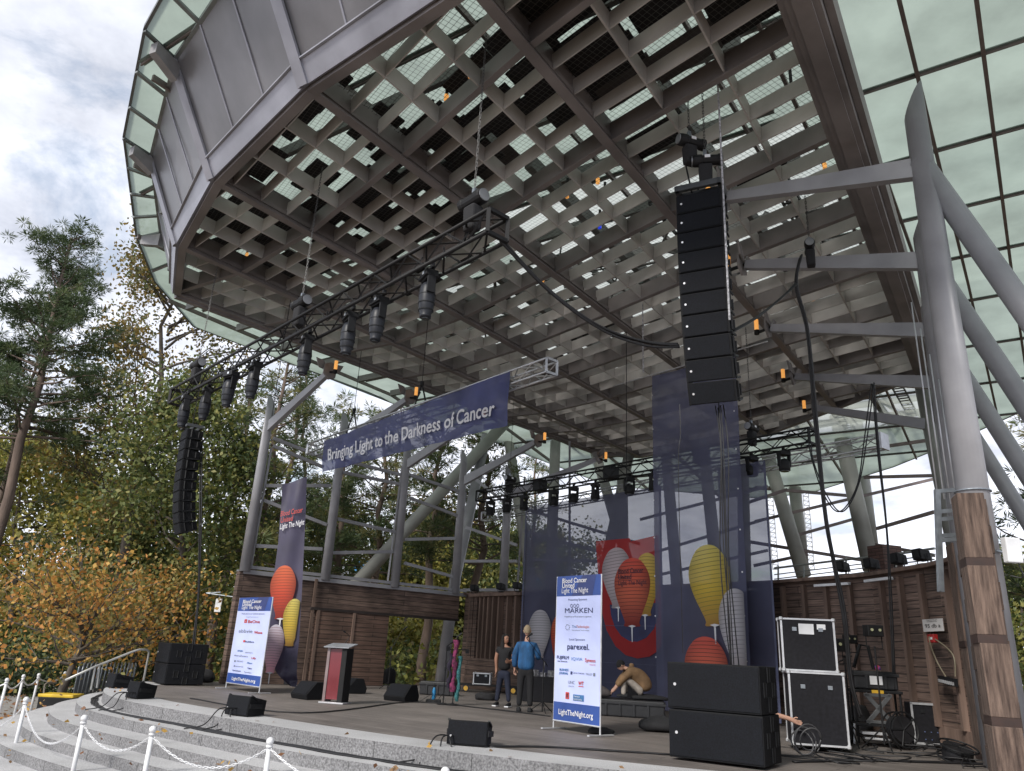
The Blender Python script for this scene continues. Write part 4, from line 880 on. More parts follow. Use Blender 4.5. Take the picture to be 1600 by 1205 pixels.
def lantern_mat(col, w, h):
    c = {'white': ((.66, .64, .68), (.72, .70, .74), (.42, .38, .40)), 'pink': ((.70, .68, .76), (.82, .56, .64), (.80, .38, .48)), 'yellow': ((.85, .74, .20), (.85, .62, .08), (.50, .27, .06)), 'red': ((.85, .14, .10), (.85, .22, .12), (.30, .03, .03)), 'orange': ((.90, .22, .10), (.75, .10, .05), (.35, .04, .03))}[col]
    k = 'lantern_print_%s_%d' % (col, int(h * 100))
    if k in MATS: return MATS[k]
    m = sheet_mat(k, c[0], .06, .6, .45, .7, .1); N = m.node_tree.nodes; L = m.node_tree.links
    r = [x for x in N if x.type == 'VALTORGB'][0]; r.color_ramp.elements[0].position = 0; r.color_ramp.elements[1].position = 1
    r.color_ramp.elements[0].color = (*c[2], 1); r.color_ramp.elements[1].color = (*c[0], 1); e = r.color_ramp.elements.new(.45); e.color = (*c[1], 1)
    g = N.new('ShaderNodeTexCoord'); s_ = N.new('ShaderNodeSeparateXYZ'); L.new(g.outputs['Generated'], s_.inputs[0]); L.new(s_.outputs['Z'], r.inputs[0])
    # the printed picture itself: bulb bright in its middle, dimmer toward its outline
    a1 = N.new('ShaderNodeMath'); a1.operation = 'SUBTRACT'; a1.inputs[1].default_value = .45; L.new(s_.outputs['X'], a1.inputs[0]); a2 = N.new('ShaderNodeMath'); a2.operation = 'POWER'; a2.inputs[1].default_value = 2; a3 = N.new('ShaderNodeMath'); a3.operation = 'ABSOLUTE'; L.new(a1.outputs[0], a3.inputs[0]); L.new(a3.outputs[0], a2.inputs[0])
    a4 = N.new('ShaderNodeMath'); a4.operation = 'MULTIPLY_ADD'; a4.inputs[1].default_value = -2.6; a4.inputs[2].default_value = 1.15; L.new(a2.outputs[0], a4.inputs[0]); sv = N.new('ShaderNodeVectorMath'); sv.operation = 'SCALE'; L.new(r.outputs[0], sv.inputs[0]); L.new(a4.outputs[0], sv.inputs['Scale'])
    for x in N:
        if x.type in ('BSDF_PRINCIPLED', 'BSDF_TRANSLUCENT'):
            i0 = x.inputs['Base Color'] if x.type == 'BSDF_PRINCIPLED' else x.inputs['Color']; L.new(sv.outputs[0], i0)
    MATS[k] = m; return m
scrim = sheet_mat('navy_mesh_scrim', (.082, .088, .155), .19, .7, .28, scale=.9, var=.22)
scrim2 = sheet_mat('navy_tall_banner_cloth', (.105, .112, .19), .18, .7, .28, scale=.8, var=.2)
redp = sheet_mat('red_print_scrim', (.62, .045, .045), .18, .7, .45, scale=1, var=.08)
A_b = R0 + fwd_ * -.35
def banner_frame(A):                       # plane parallel to the rear truss through A, coordinates x along truss, z up
    rd0 = Vector((rd.x, rd.y, 0)).normalized(); nn = Vector((rd0.y, -rd0.x, 0)); nn = nn if nn.y < 0 else -nn
    def pix(px, py): d = ray(px, py); p = CAM + d * ((A - CAM).dot(nn) / d.dot(nn)); return ((p - A).dot(rd0), p.z)
    def f3(x, z, off=0): q = A + rd0 * x + nn * off; return Vector((q.x, q.y, z))
    return pix, f3
pix, f3 = banner_frame(A_b)
bk = thing('stage_backdrop', 'wide see-through navy backdrop printed with a red U shape and paper lanterns', 'backdrop', tuple(f3(pix(930, 1080)[0], 0)))
x0 = pix(818, 900)[0]; x1 = pix(1034, 900)[0]; ztp = 5.65; m_ = MB(); NX, NZ = 24, 20
for i in range(NX + 1):
    for j in range(NZ + 1): u = i / NX; m_.v.append(tuple(f3(x0 + (x1 - x0) * u, .05 + (ztp - .05) * j / NZ, .022 * math.sin(u * 19 + math.sin(j * .5)) * (.5 + .5 * math.sin(j * .37 + u * 5)) - .032)))
for i in range(NX):
    for j in range(NZ): a = i * (NZ + 1) + j; m_.f.append((a, a + NZ + 1, a + NZ + 2, a + 1))
add(m_, 'scrim_cloth', scrim, bk, world=True, smooth=True)
hm = MB()
for px in (818.5, 1033.5): x = pix(px, 900)[0]; hm.poly([f3(x - .03, .05, .012), f3(x + .03, .05, .012), f3(x + .03, ztp, .012), f3(x - .03, ztp, .012)])
for zz in (1.05, .55, 2.0): hm.poly([f3(x0, zz, .011), f3(x1, zz, .011), f3(x1, zz + .012, .011), f3(x0, zz + .012, .011)])
add(hm, 'hem', mat('hem_grey_blue', (.09, .10, .17), .7), bk, world=True)
# the red block: a flat-topped shape with a round bottom and a navy oval cut inside
px_pts = [(930, 847), (985, 841), (1028, 836)]
o1 = [pix(*p) for p in ((931, 846), (984, 842), (1029, 836), (1036, 1000))]
cx_, cz_ = pix(986, 985); bot_ = pix(996, 1029); rt = pix(1040, 1003)
outl = [pix(931, 846), pix(984, 841), pix(986, 846), pix(1029, 836), pix(1034, 920), pix(1040, 1003), pix(1030, 1016), pix(1015, 1026), pix(996, 1029), pix(978, 1024), pix(962, 1010), pix(948, 985), pix(939, 950), pix(935, 900)]
print_shape([(min(x, x1 - .01), z) for x, z in outl], redp, bk, f3, .004, 'red_print')
inn = [pix(953, 945), pix(955, 962), pix(961, 980), pix(971, 994), pix(984, 1002), pix(996, 1003), pix(1010, 997), pix(1022, 983), pix(1029, 963), pix(1030, 942)]
print_shape([(min(x, x1 - .01), z) for x, z in inn], mat('navy_print_dark', (.030, .034, .10), .7), bk, f3, .008, 'navy_oval')
def lan(px0, px1, pyt, pyb, col, off, par=bk, pixf=pix, f3_=f3, **k):
    cxp = (px0 + px1) / 2; cx, tp = pixf(cxp, pyt); _, bt_ = pixf(cxp, pyb); w_ = pixf(px1, (pyt * .6 + pyb * .4))[0] - pixf(px0, (pyt * .6 + pyb * .4))[0]; return lantern(par, f3_, cx, tp, w_, tp - bt_, col, off, **k)
lan(939, 985, 856, 950, 'white', .012, label='white lantern left of the red one', tilt=.07); lan(991, 1033, 864, 962, 'yellow', .016, label='yellow lantern right of the red one', tilt=-.06, clipx=(x0, x1 - .02)); lan(960, 1016, 872, 979, 'red', .022, label='red lantern in front of the white and yellow ones')
lan(827, 862, 953, 1028, 'white', .012, label='white lantern low on the left', stick=False); lan(862, 884, 962, 1035, 'orange', .016, label='red lantern half hidden low on the left', stick=False)
xd_ = (f3(1, 0) - f3(0, 0)); U = Vector((0, 0, 1)); DTX = mat('dark_print', (.05, .03, .05), .6)
for k, (s_, py) in enumerate((('Blood Cancer', 897), ('United', 906), ('Light The Night', 915))):
    x, z = pix(967, py); text(s_, DTX, bk, f3(x, z, .03), xd_, U, .19, bold=.012 if k < 2 else 0, width={0: .80, 1: .42, 2: .90}[k] * (pix(1011, 900)[0] - pix(967, 900)[0]) / .9)
# tall banner, one metre nearer
A_t = A_b + fwd_ * .9; pixt, f3t = banner_frame(A_t)
tbn = thing('tall_banner', 'tall navy banner hanging from a pipe under the canopy, yellow and white lanterns printed low', 'banner', tuple(f3t(pixt(1100, 1080)[0], 0)))
xa, za = pixt(1018, 583); xb, zb_ = pixt(1146, 560); xc = pixt(1036, 1040)[0]; xe = pixt(1168, 1040)[0]; zt_ = (za + pixt(1146, 556)[1]) / 2
m_ = MB(); NX, NZ = 20, 40
for i in range(NX + 1):
    for j in range(NZ + 1):
        u = i / NX; v = j / NZ; xl = xa + (xc - xa) * 0; xr = max(xe, xb); m_.v.append(tuple(f3t(xl + (xr - xl) * u, .08 + (zt_ - .08) * v, .03 * math.sin(u * 9 + 2 * v) * (.4 + v) + .01 * math.sin(v * 30) * v - .05)))
for i in range(NX):
    for j in range(NZ): a = i * (NZ + 1) + j; m_.f.append((a, a + NZ + 1, a + NZ + 2, a + 1))
add(m_, 'cloth', scrim2, tbn, world=True, smooth=True)
add(MB().tube([f3t(pixt(958, 601)[0], zt_ + .03), f3t(pixt(1200, 545)[0], zt_ + .03)], .02, 8), 'hanging_pipe', ALU, tbn, world=True)
gm = MB()
for k in range(9):
    for x in (xa + .04, max(xe, xb) - .04): gm.lathe(f3t(x, .3 + k * .95, .02), [(.02, 0), (.02, .006)], 8, axis=tuple(fwd_))
add(gm, 'grommets', SILV, tbn, world=True)
lant = lambda a, b, c, d, col, off, **k: lan(a, b, c, d, col, off, par=tbn, pixf=pixt, f3_=f3t, **k)
lant(1072, 1136, 852, 978, 'yellow', .05, label='big yellow lantern', tilt=.10); lant(1070, 1137, 995, 1110, 'red', .052, label='red lantern cut off by the subwoofers', stick=False); lant(1121, 1176, 920, 1045, 'white', .056, label='white lantern at the right edge', stick=False, tilt=.04, clipx=(xa, max(xe, xb) - .01))
# narrow third panel at the right end
A_s = A_b + fwd_ * .45; pixs, f3s = banner_frame(A_s); nb_ = thing('side_banner', 'narrow dark see-through banner strip at the right end of the backdrop', 'banner', tuple(f3s(pixs(1180, 1080)[0], 0)))
xs0, xs1 = pixs(1128, 900)[0], pixs(1207, 900)[0]; m_ = MB().poly([f3s(xs0, .05), f3s(xs1, .05), f3s(xs1, 5.75), f3s(xs0, 5.75)]); add(m_, 'scrim_cloth', scrim, nb_, world=True)
add(MB().poly([f3s(xs1 - .05, .05, .01), f3s(xs1, .05, .01), f3s(xs1, 5.75, .01), f3s(xs1 - .05, 5.75, .01)]), 'hem', mat('hem_grey_blue', (.09, .10, .17)), nb_, world=True)
# vertical lantern banner on the left
A_v = Vector((at_z(430, 1070, 0).x, 21.2, 0)); pv = lambda px, py: at_y(px, py, 21.2)
vb = thing('lantern_banner', 'narrow vertical navy banner with red, yellow and white lanterns, before the left wooden wall', 'banner', tuple(pv(445, 1070)))
vz = lambda px, py: (pv(px, py).x, pv(px, py).z)
f3v = lambda x, z, off=0: Vector((x, 21.2 - off, z))
L_ = [(441, 757), (434, 850), (424, 925), (418, 985), (418, 1015), (430, 1050), (452, 1072)]; Rr = [(480, 745), (475, 850), (472, 925), (468, 1000), (464, 1030), (464, 1060), (464, 1074)]
cl = []
for (a, b), (c, d) in zip(zip(L_, L_[1:]), zip(Rr, Rr[1:])):
    for k in range(5): t = k / 5; cl.append(((a[0] + (b[0] - a[0]) * t, a[1] + (b[1] - a[1]) * t), (c[0] + (d[0] - c[0]) * t, c[1] + (d[1] - c[1]) * t)))
cl.append((L_[-1], Rr[-1])); m_ = MB(); NC = 8
for j, (l_, r__) in enumerate(cl):
    for i in range(NC + 1):
        u = i / NC; x, z = vz(l_[0] + (r__[0] - l_[0]) * u, l_[1] + (r__[1] - l_[1]) * u); m_.v.append((x, 21.2 + .03 * math.sin(u * 7 + j * .3) + (.05 * math.sin(j * 1.1 + u * 4) if j > 22 or j < 3 else 0), z))
for j in range(len(cl) - 1):
    for i in range(NC): a = j * (NC + 1) + i; m_.f.append((a, a + 1, a + NC + 2, a + NC + 1))
vmat = sheet_mat('purple_navy_banner_cloth', (.050, .045, .085), .02, .5, .10, scale=1.2, var=.25); add(m_, 'cloth', vmat, vb, world=True, smooth=True)
lanv = lambda a, b, c, d, col, off, **k: lan(a, b, c, d, col, off, par=vb, pixf=vz, f3_=f3v, **k)
lanv(426, 466, 884, 968, 'orange', .06, label='red lantern', tilt=.06); lanv(447, 478, 936, 1010, 'yellow', .063, label='yellow lantern cut by the right edge', stick=False, clipx=(-99, vz(466, 970)[0])); lanv(418, 449, 976, 1052, 'pink', .066, label='white to pink lantern')
for k, (s_, py, mt_, x_) in enumerate((('Blood Cancer', 808, RTX, 437), ('United', 818, RTX, 437), ('Light The Night', 828, WTX, 436))):
    a, b = pv(x_ + 2, py), pv(x_ + 43, py - 11); text(s_, mt_, vb, Vector((a.x, 21.13, a.z)), Vector((1, 0, .26)), U, .21, width={0: .60, 1: .33, 2: .66}[k], bold=.01)
add(MB().tube([pv(478, 745), pv(503, 735)], .008, 4), 'guy_cord', WHT, vb, world=True)
# ================================================================== SPONSOR STANDS
BLU = mat('royal_blue_print', (.028, .07, .27), .45, var=.05); PALE = mat('pale_blue_white_print', (.50, .56, .86), .5, var=.02, scale=2); GRYT = mat('grey_print', (.16, .18, .22), .6); BL2 = mat('blue_print', (.05, .16, .36), .6); NV2 = mat('navy_block_print', (.028, .045, .16), .45)
def stand(name, label, bl, br, H, head, foot, items):
    bl, br = Vector(bl), Vector(br); bl.z = br.z = 0; t = thing(name, label, 'sponsor banner', tuple((bl + br) / 2)); x = (br - bl); W = x.length; x.normalize(); n_ = x.cross(Vector((0, 0, 1))); n_ = n_ if n_.dot(CAM - bl) > 0 else -n_
    z0 = .14; P = lambda u, v, o=0: bl + x * W * u + upv(z0 + (H - z0) * v) + n_ * o
    pa = MB().prism([P(0, 0), P(1, 0), P(1, .985), P(.985, 1), P(.015, 1), P(0, .985)], -n_ * .03); add(pa, 'panel', PALE, t, world=True)
    add(MB().poly([P(0, head, .003), P(1, head, .003), P(1, .985, .003), P(.985, 1, .003), P(.015, 1, .003), P(0, .985, .003)]), 'blue_header', BLU, t, world=True); add(MB().poly([P(.35, head, .005), P(.82, head, .005), P(.9, 1, .005), P(.6, 1, .005)]), 'header_pattern', NV2, t, world=True)
    add(MB().poly([P(0, 0, .003), P(1, 0, .003), P(1, foot, .003), P(0, foot, .003)]), 'blue_footer', BLU, t, world=True)
    rm = MB(); rm.tube([P(0, 0, -.01) - upv(z0), P(0, 1, -.01)], .014, 8); rm.tube([P(1, 0, -.01) - upv(z0), P(1, 1, -.01)], .014, 8); rm.tube([P(0, 0, .0), P(1, 0, .0)], .014, 8); add(rm, 'tube_frame', SILV, t, world=True)
    ft = MB(); 
    for u in (.0, 1): ft.bar(P(u, 0, .25) - upv(z0 - .015), P(u, 0, -.3) - upv(z0 - .015), .05, .02)
    add(ft, 'feet', SILV, t, world=True)
    for (s_, u, v, sz, w_, mt_, b_) in items: text(s_, mt_, t, P(u, v, 0), x, U, sz, width=w_ * W if w_ else None, off=.008, bold=b_)
    return t, P
W1 = WTX
hd = lambda v0: [('Blood Cancer', .13, v0 + .085, .115, .56, W1, .012), ('United', .13, v0 + .05, .115, .28, W1, .012), ('Light The Night', .12, v0 + .012, .125, .60, W1, .0)]
D = NTX; RT = RTX
s2, P2 = stand('sponsor_banner', 'tall sponsor banner stand nearest the middle, blue header, presenting sponsors list', at_z(864, 1139, 0), at_z(937, 1151, 0), 2.52, .855, .125,
 hd(.865) + [('Presenting Sponsors', .28, .822, .05, .42, D, 0), ('MARKEN', .2, .735, .12, .62, D, 0), ('Healthcare Precision Logistics', .2, .705, .035, .6, GRYT, 0), ('Tru', .38, .632, .06, .1, BL2, 0), ('Technologies', .48, .632, .06, .28, mat('orange_red_print', (.5, .13, .08), .6), 0), ('International Technologies', .38, .612, .026, .38, GRYT, 0),
 ('Local Sponsors', .32, .545, .05, .35, D, 0), ('parexel.', .28, .485, .13, .48, D, .012), ('FUJIFILM', .05, .415, .075, .27, D, .01), ('Life Sciences', .07, .395, .03, .22, D, .01), ('IQVIA', .38, .41, .07, .24, BL2, 0), ('Syneos', .68, .405, .08, .22, RT, .008), ('HEALTH', .78, .383, .03, .12, RT, 0),
 ('BUSINESS', .12, .335, .05, .2, BL2, .02), ('JOURNAL', .12, .312, .05, .2, BL2, .02), ('Cancer Institute', .42, .322, .04, .25, D, 0), ('TRUST', .70, .318, .045, .14, GRYT, 0), ('UNC', .32, .252, .07, .14, GRYT, 0), ('HEALTH', .33, .232, .03, .12, GRYT, 0), ('WT', .55, .25, .08, .11, RT, .03), ('LightTheNight.org', .12, .045, .12, .74, W1, .012)])
m_ = MB()
for k in range(3): c = P2(.36 + k * .07, .785, .008); m_.tube([c + upv(.028 * math.cos(a)) + (P2(1, 0) - P2(0, 0)).normalized() * .03 * math.sin(a) for a in [i * math.pi / 5 for i in range(11)]], .004, 4)
add(m_, 'ring_logo', D, s2, world=True)
m_ = MB(); 
for k in range(9): a = k * .7; c = P2(.28 + .045 * math.cos(a), .635 + .018 * math.sin(a), .008); m_.lathe(c, [(.008, 0), (.008, .003)], 6, axis=tuple(-ray(900, 1000)))
add(m_, 'dot_logo', GRYT, s2, world=True)
xq = (P2(1, 0) - P2(0, 0)).normalized()
def block(P_, st, u0, v0, u1, v1, mt_, nm='logo_block'): add(MB().poly([P_(u0, v0, .008), P_(u1, v0, .008), P_(u1, v1, .008), P_(u0, v1, .008)]), nm, mt_, st, world=True)
block(P2, s2, .44, .145, .67, .185, BL2); block(P2, s2, .27, .15, .35, .195, RTX); block(P2, s2, .285, .158, .335, .187, PALE, 'logo_white'); block(P2, s2, .30, .16, .32, .185, D, 'logo_figure'); block(P2, s2, .37, .315, .41, .335, D); block(P2, s2, .86, .315, .90, .335, GRYT); block(P2, s2, .55, .238, .66, .243, RTX)
tmp = P2(.46, .168, .004); text('TRIANGLE', W1, s2, tmp, xq, U, .03, width=.14, off=.008); text('BUSINESS JOURNAL', W1, s2, P2(.455, .15, .004), xq, U, .03, width=.2, off=.008)
s1_, P1_ = stand('sponsor_banner', 'farther sponsor banner stand at stage left, leaning look, national sponsors list', at_z(352, 1076, 0), at_z(404, 1084, 0), 2.17, .84, .115,
 hd(.85) + [('Thank you to our national sponsors', .14, .80, .05, .7, D, 0), ('National Presenting Sponsor', .3, .765, .03, .38, GRYT, 0), ('BeOne', .38, .70, .10, .35, RTX, .01), ('abbvie', .14, .585, .12, .42, GRYT, .0), ('Wawa', .62, .58, .08, .24, RTX, .03), ('builders', .4, .475, .055, .25, D, .01), ('AMGEN', .2, .365, .05, .16, BL2, .02), ('sponsors', .44, .355, .05, .22, GRYT, 0),
 ('AstraZeneca', .12, .308, .06, .42, GRYT, 0), ('Lilly', .65, .295, .06, .13, RTX, .01), ('GILEAD', .22, .248, .05, .2, GRYT, 0), ('Pfizer', .55, .238, .05, .15, BL2, .01), ('novartis', .2, .19, .05, .24, GRYT, 0), ('Taiho', .58, .18, .05, .13, D, .01), ('Genentech', .14, .140, .045, .25, D, .01), ('Syndax', .5, .135, .045, .22, GRYT, 0), ('LightTheNight.org', .16, .04, .10, .7, W1, .012)])
block(P1_, s1_, .27, .70, .35, .742, RTX); block(P1_, s1_, .30, .712, .32, .73, PALE, 'logo_white'); block(P1_, s1_, .33, .475, .39, .50, RTX); block(P1_, s1_, .15, .243, .19, .263, GRYT); block(P1_, s1_, .16, .187, .185, .207, GRYT)
# ================================================================== SPEAKERS AND STAGE GEAR
def subwoofer(bl, br, depth, z, h, label, group):
    bl, br = Vector(bl), Vector(br); x = (br - bl).normalized(); W = (br - bl).length; n_ = Vector((x.y, -x.x, 0)); n_ = n_ if n_.y < 0 else -n_
    t = thing('subwoofer', label, 'speaker', ((bl.x + br.x) / 2, (bl.y + br.y) / 2, z), 0, group)
    P = lambda u, v, d: bl + x * W * u - n_ * d + upv(z + v * h)
    cab = add(MB().hexa([P(0, 0, 0), P(1, 0, 0), P(1, 0, depth), P(0, 0, depth), P(0, 1, 0), P(1, 1, 0), P(1, 1, depth), P(0, 1, depth)]), 'cabinet', CABM, t, world=True, bev=.012)
    add(MB().hexa([P(.01, .04, -.012), P(.99, .04, -.012), P(.99, .04, 0), P(.01, .04, 0), P(.01, .96, -.012), P(.99, .96, -.012), P(.99, .96, 0), P(.01, .96, 0)]), 'grille', GRL, t, world=True, bev=.004)
    add(MB().lathe(P(.09, .52, -.014), [(.019, 0), (.019, .005)], 14, axis=tuple(n_)), 'badge', mat('silver_badge', (.7, .7, .72), .3, .4), t, world=True)
    for (dd, v) in ((.25, .50), (.75, .50), (.5, .82), (.5, .20)):
        q = P(1, v, depth * dd) + x * .004; hm = MB(); a = -n_
        for s_ in (-1, 1): hm.bar(q + a * .055 * s_ - upv(.085), q + a * .055 * s_ + upv(.085), .012, .014); hm.bar(q - a * .055 + upv(.085 * s_), q + a * .055 + upv(.085 * s_), .012, .014)
        hd_ = add(hm, 'handle', BLKP, cab, world=True); add(MB().hexa([q + a * k * .05 + upv(j * .08) + x * o for o in (-.002, .001) for k, j in ((-1, -1), (1, -1), (1, 1), (-1, 1))]), 'handle_recess', mat('recess_black', (.003, .003, .003), .9), cab, world=True)
    return t
sa = at_z(1046, 1186, 0); sb_ = sa + Vector((.83, -.56, 0)).normalized() * 1.22
subwoofer(sa, sb_, .75, .03, .57, 'bottom black subwoofer of the near stack at the stage front, right side', 'stacked subwoofers'); subwoofer(sa + Vector((-.01, 0, 0)), sb_ + Vector((-.01, 0, 0)), .75, .61, .57, 'top black subwoofer of the near stack at the stage front, right side', 'stacked subwoofers')
subwoofer(at_z(237, 1067, 0), at_z(256, 1071, 0), .95, .02, .48, 'bottom black subwoofer of the far stack at the left end of the stage', 'stacked subwoofers'); subwoofer(at_z(237, 1067, 0), at_z(256, 1071, 0), .95, .51, .48, 'top black subwoofer of the far stack at the left end of the stage', 'stacked subwoofers')
def front_fill(bl, br, label, group='front fill speakers', h=.30):
    a, b = Vector(bl), Vector(br); x = (b - a).normalized(); W = (b - a).length; n_ = Vector((x.y, -x.x, 0)); n_ = n_ if n_.y < 0 else -n_
    t = thing('front_fill_speaker', label, 'speaker', tuple((a + b) / 2), 0, group); fu = Vector((0, 0, 1)) - n_ * .12
    P = lambda u, v, d: a + x * (W * u) - n_ * d + fu * (v * h * (1 - .25 * (d > .1) * v)) + upv(.012)
    add(MB().hexa([P(0, 0, 0), P(1, 0, 0), P(.93, 0, .42), P(.07, 0, .42), P(0, 1, 0), P(1, 1, 0), P(.93, 1, .42), P(.07, 1, .42)]), 'cabinet', CABM, t, world=True, bev=.008)
    add(MB().hexa([P(.02, .06, -.01), P(.98, .06, -.01), P(.98, .06, .001), P(.02, .06, .001), P(.02, .95, -.01), P(.98, .95, -.01), P(.98, .95, .001), P(.02, .95, .001)]), 'grille', GRL, t, world=True)
    add(MB().lathe(P(.1, .35, -.012), [(.014, 0), (.014, .004)], 12, axis=tuple(n_)), 'badge', mat('silver_badge', (.7, .7, .72), .3, .4), t, world=True)
    m_ = MB()
    for u in (0, 1): m_.bar(P(u, .5, .02), P(u, .5, .3), .03, .07); m_.bar(P(u, 1.02, .02), P(u, 1.0, .2), .03, .02)
    add(m_, 'side_rigging', BLKP, t, world=True); return t
front_fill(at_z(697, 1164, 0), at_z(760, 1169, 0), 'nearest front fill speaker on the granite edge, right of the stage centre'); 
front_fill(at_z(350, 1117, 0), at_z(385, 1121, 0), 'front fill speaker on the granite edge below the farther sponsor stand'); front_fill(at_z(195, 1091, 0), at_z(213, 1093, 0) , 'front fill speaker on the curved granite edge at the left, with cables'); front_fill(at_z(163, 1074, 0), at_z(176, 1076, 0), 'farthest front fill speaker at the left tip of the stage')
def monitor(p, ang, label, w_=.62, group='wedge monitors'):
    t = thing('wedge_monitor', label, 'speaker', tuple(p), ang, group)
    pr = [(-.24, 0), (.26, 0), (.30, .10), (.06, .36), (-.16, .36), (-.27, .12)]
    add(MB().prism([(-w_ / 2, y, z) for y, z in pr], (w_, 0, 0)), 'cabinet', CABM, t, bev=.012)
    add(MB().prism([(-w_ / 2 + .03, .292 + .01, .115), (-w_ / 2 + .03, .065 + .012, .35), (-w_ / 2 + .03, .055 + .012, .345), (-w_ / 2 + .03, .28, .11)], (w_ - .06, 0, 0)), 'grille', GRL, t)
    k_ = MB()
    for q in ((.0, .12), (.1, .12), (.0, .2)): k_.lathe((w_ / 2, q[0] - .05, q[1]), [(.02, 0), (.02, .006)], 10, axis=(1, 0, 0))
    add(k_, 'connectors', SILV, t); return t
monitor(at_z(483, 1092, 0), 2.4, 'black wedge monitor left of the lectern'); monitor(at_z(551, 1083, 0), 2.2, 'small black wedge monitor far behind the lectern', .5); monitor(at_z(627, 1095, 0), 2.6, 'black wedge monitor between the lectern and the scarf stand')
# lectern
lp = at_z(523, 1099, 0); lt = thing('lectern', 'slim lectern with black side posts and a red clear front panel', 'lectern', (lp.x, lp.y, 0), -.25)
add(MB().box((.17, 0, .56), (.12, .34, 1.08)), 'side_post', BLK, lt, bev=.01); add(MB().box((-.20, .0, .56), (.06, .30, 1.08)), 'side_post', mat('clear_edge', (.22, .17, .17), .2), lt)
add(MB().box((-.03, -.12, .58), (.28, .02, 1.0)), 'front_panel', mat('red_acrylic', (.17, .03, .038), .12, var=.05), lt); add(MB().box((0, 0, .015), (.56, .42, .03)), 'base_plate', mat('clear_base', (.4, .4, .42), .2), lt, bev=.005)
add(MB().hexa([(-.29, -.24, 1.10), (.29, -.24, 1.10), (.29, .2, 1.18), (-.29, .2, 1.18), (-.29, -.24, 1.118), (.29, -.24, 1.118), (.29, .2, 1.198), (-.29, .2, 1.198)]), 'top', mat('acrylic_top', (.26, .27, .29), .12), lt)
mi = MB(); cable([(.1, -.05, 1.2), (.16, 0, 1.34), (.10, -.08, 1.42)], .007, mb=mi); mi.tube([(.10, -.08, 1.42), (.06, -.12, 1.45)], .014, 8); add(mi, 'gooseneck_microphone', BLK, lt)
for b in bpy.data.objects: pass
# microphone stands
def mic_stand(p, h, label, boom=None, tri=True, group='microphone stands', base_r=.14, head='mic'):
    t = thing('microphone_stand', label, 'stand', (p[0], p[1], 0), random.uniform(0, 2), group)
    m_ = MB()
    if tri:
        for k in range(3): a = k * 2.09; m_.tube([(0, 0, .22), (math.cos(a) * .3, math.sin(a) * .3, .012)], .010, 6)
    else: m_.lathe((0, 0, 0), [(base_r, 0), (base_r, .02), (.03, .035)], 20)
    add(m_, 'foot', BLK, t); add(MB().tube([(0, 0, .02), (0, 0, h * .6), (0, 0, h)], [.014, .014, .010], 8), 'pole', BLK, t)
    if boom: add(MB().tube([(-boom[0] * .25, -boom[1] * .25, h - boom[2] * .25), (boom[0], boom[1], h + boom[2])], .008, 6), 'boom', BLK, t); q = (boom[0], boom[1], h + boom[2])
    else: q = (0, 0, h)
    add(MB().tube([q, (q[0] + .05, q[1] - .02, q[2] + .05), (q[0] + .12, q[1] - .05, q[2] + .1)], [.014, .018, .024], 10), 'microphone', BLKP, t)
    add(MB().lathe((0, 0, h * .6 - .04), [(.022, 0), (.022, .08)], 10), 'clutch', SILV if base_r > .2 else BLKP, t); return t
mic_stand(at_z(606, 1078, 0), 1.15, 'microphone stand with tilted boom in front of the left wooden wall', (.25, -.1, .5)); mic_stand(at_z(692, 1101, 0), 1.25, 'plain round-base stand left of the scarf covered one', None, False); mic_stand(at_z(847, 1114, 0), 1.05, 'boom microphone stand just right of the man in blue', (-.45, .1, .45))
mic_stand(at_z(1285, 1150, 0), 1.5, 'slim stand in front of the tall flight case with white edges', None, False, base_r=.15)
# scarf covered stand
sp = at_z(707, 1102, 0); ss_ = thing('scarf_stand', 'microphone stand draped with pink, black and turquoise scarves', 'stand', (sp.x, sp.y, 0), .4)
add(MB().lathe((0, 0, 0), [(.16, 0), (.16, .02), (.03, .04), (.012, .06), (.012, 1.5), (.0, 1.5)], 18), 'stand_pole', BLK, ss_)
def scarf(x0, w_, z0, z1, mt, nm, seed):
    R = random.Random(seed); m_ = MB(); n_ = 22; k_ = 8
    for j in range(n_):
        z = z0 + (z1 - z0) * j / (n_ - 1)
        for i in range(k_): a = 2 * math.pi * i / k_; rr = w_ * (.7 + .5 * R.random()) * (1 + .25 * math.sin(j * .7 + seed)); m_.v.append((x0 + math.cos(a) * rr + .02 * math.sin(j * .6), math.sin(a) * rr * .8, z))
    for j in range(n_ - 1):
        for i in range(k_): m_.f.append((j * k_ + i, j * k_ + (i + 1) % k_, (j + 1) * k_ + (i + 1) % k_, (j + 1) * k_ + i))
    add(m_, nm, mt, ss_, smooth=True)
scarf(-.02, .065, 1.40, .28, mat('pink_black_scarf', (.010, .009, .013), .95, scale=14, col2=(.30, .045, .14), det=3), 'pink_black_scarf', 1); scarf(.10, .05, 1.05, .08, mat('turquoise_fringe_scarf', (.02, .09, .10), .95, scale=30, col2=(.07, .26, .27), bump=1), 'turquoise_scarf', 2); scarf(-.12, .045, 1.1, .35, mat('dark_scarf', (.02, .015, .03), .95, scale=20), 'dark_scarf', 3)
add(MB().tube([(0, 0, 1.45), (.06, -.02, 1.52), (.1, -.03, 1.55)], [.015, .02, .028], 10), 'microphone', BLKP, ss_); add(MB().tube([(-.2, 0, 1.18), (.28, 0, 1.2)], .012, 6).box((.27, 0, 1.16), (.07, .05, .09)).box((-.2, 0, 1.2), (.08, .05, .1)), 'cross_bar', BLKP, ss_)
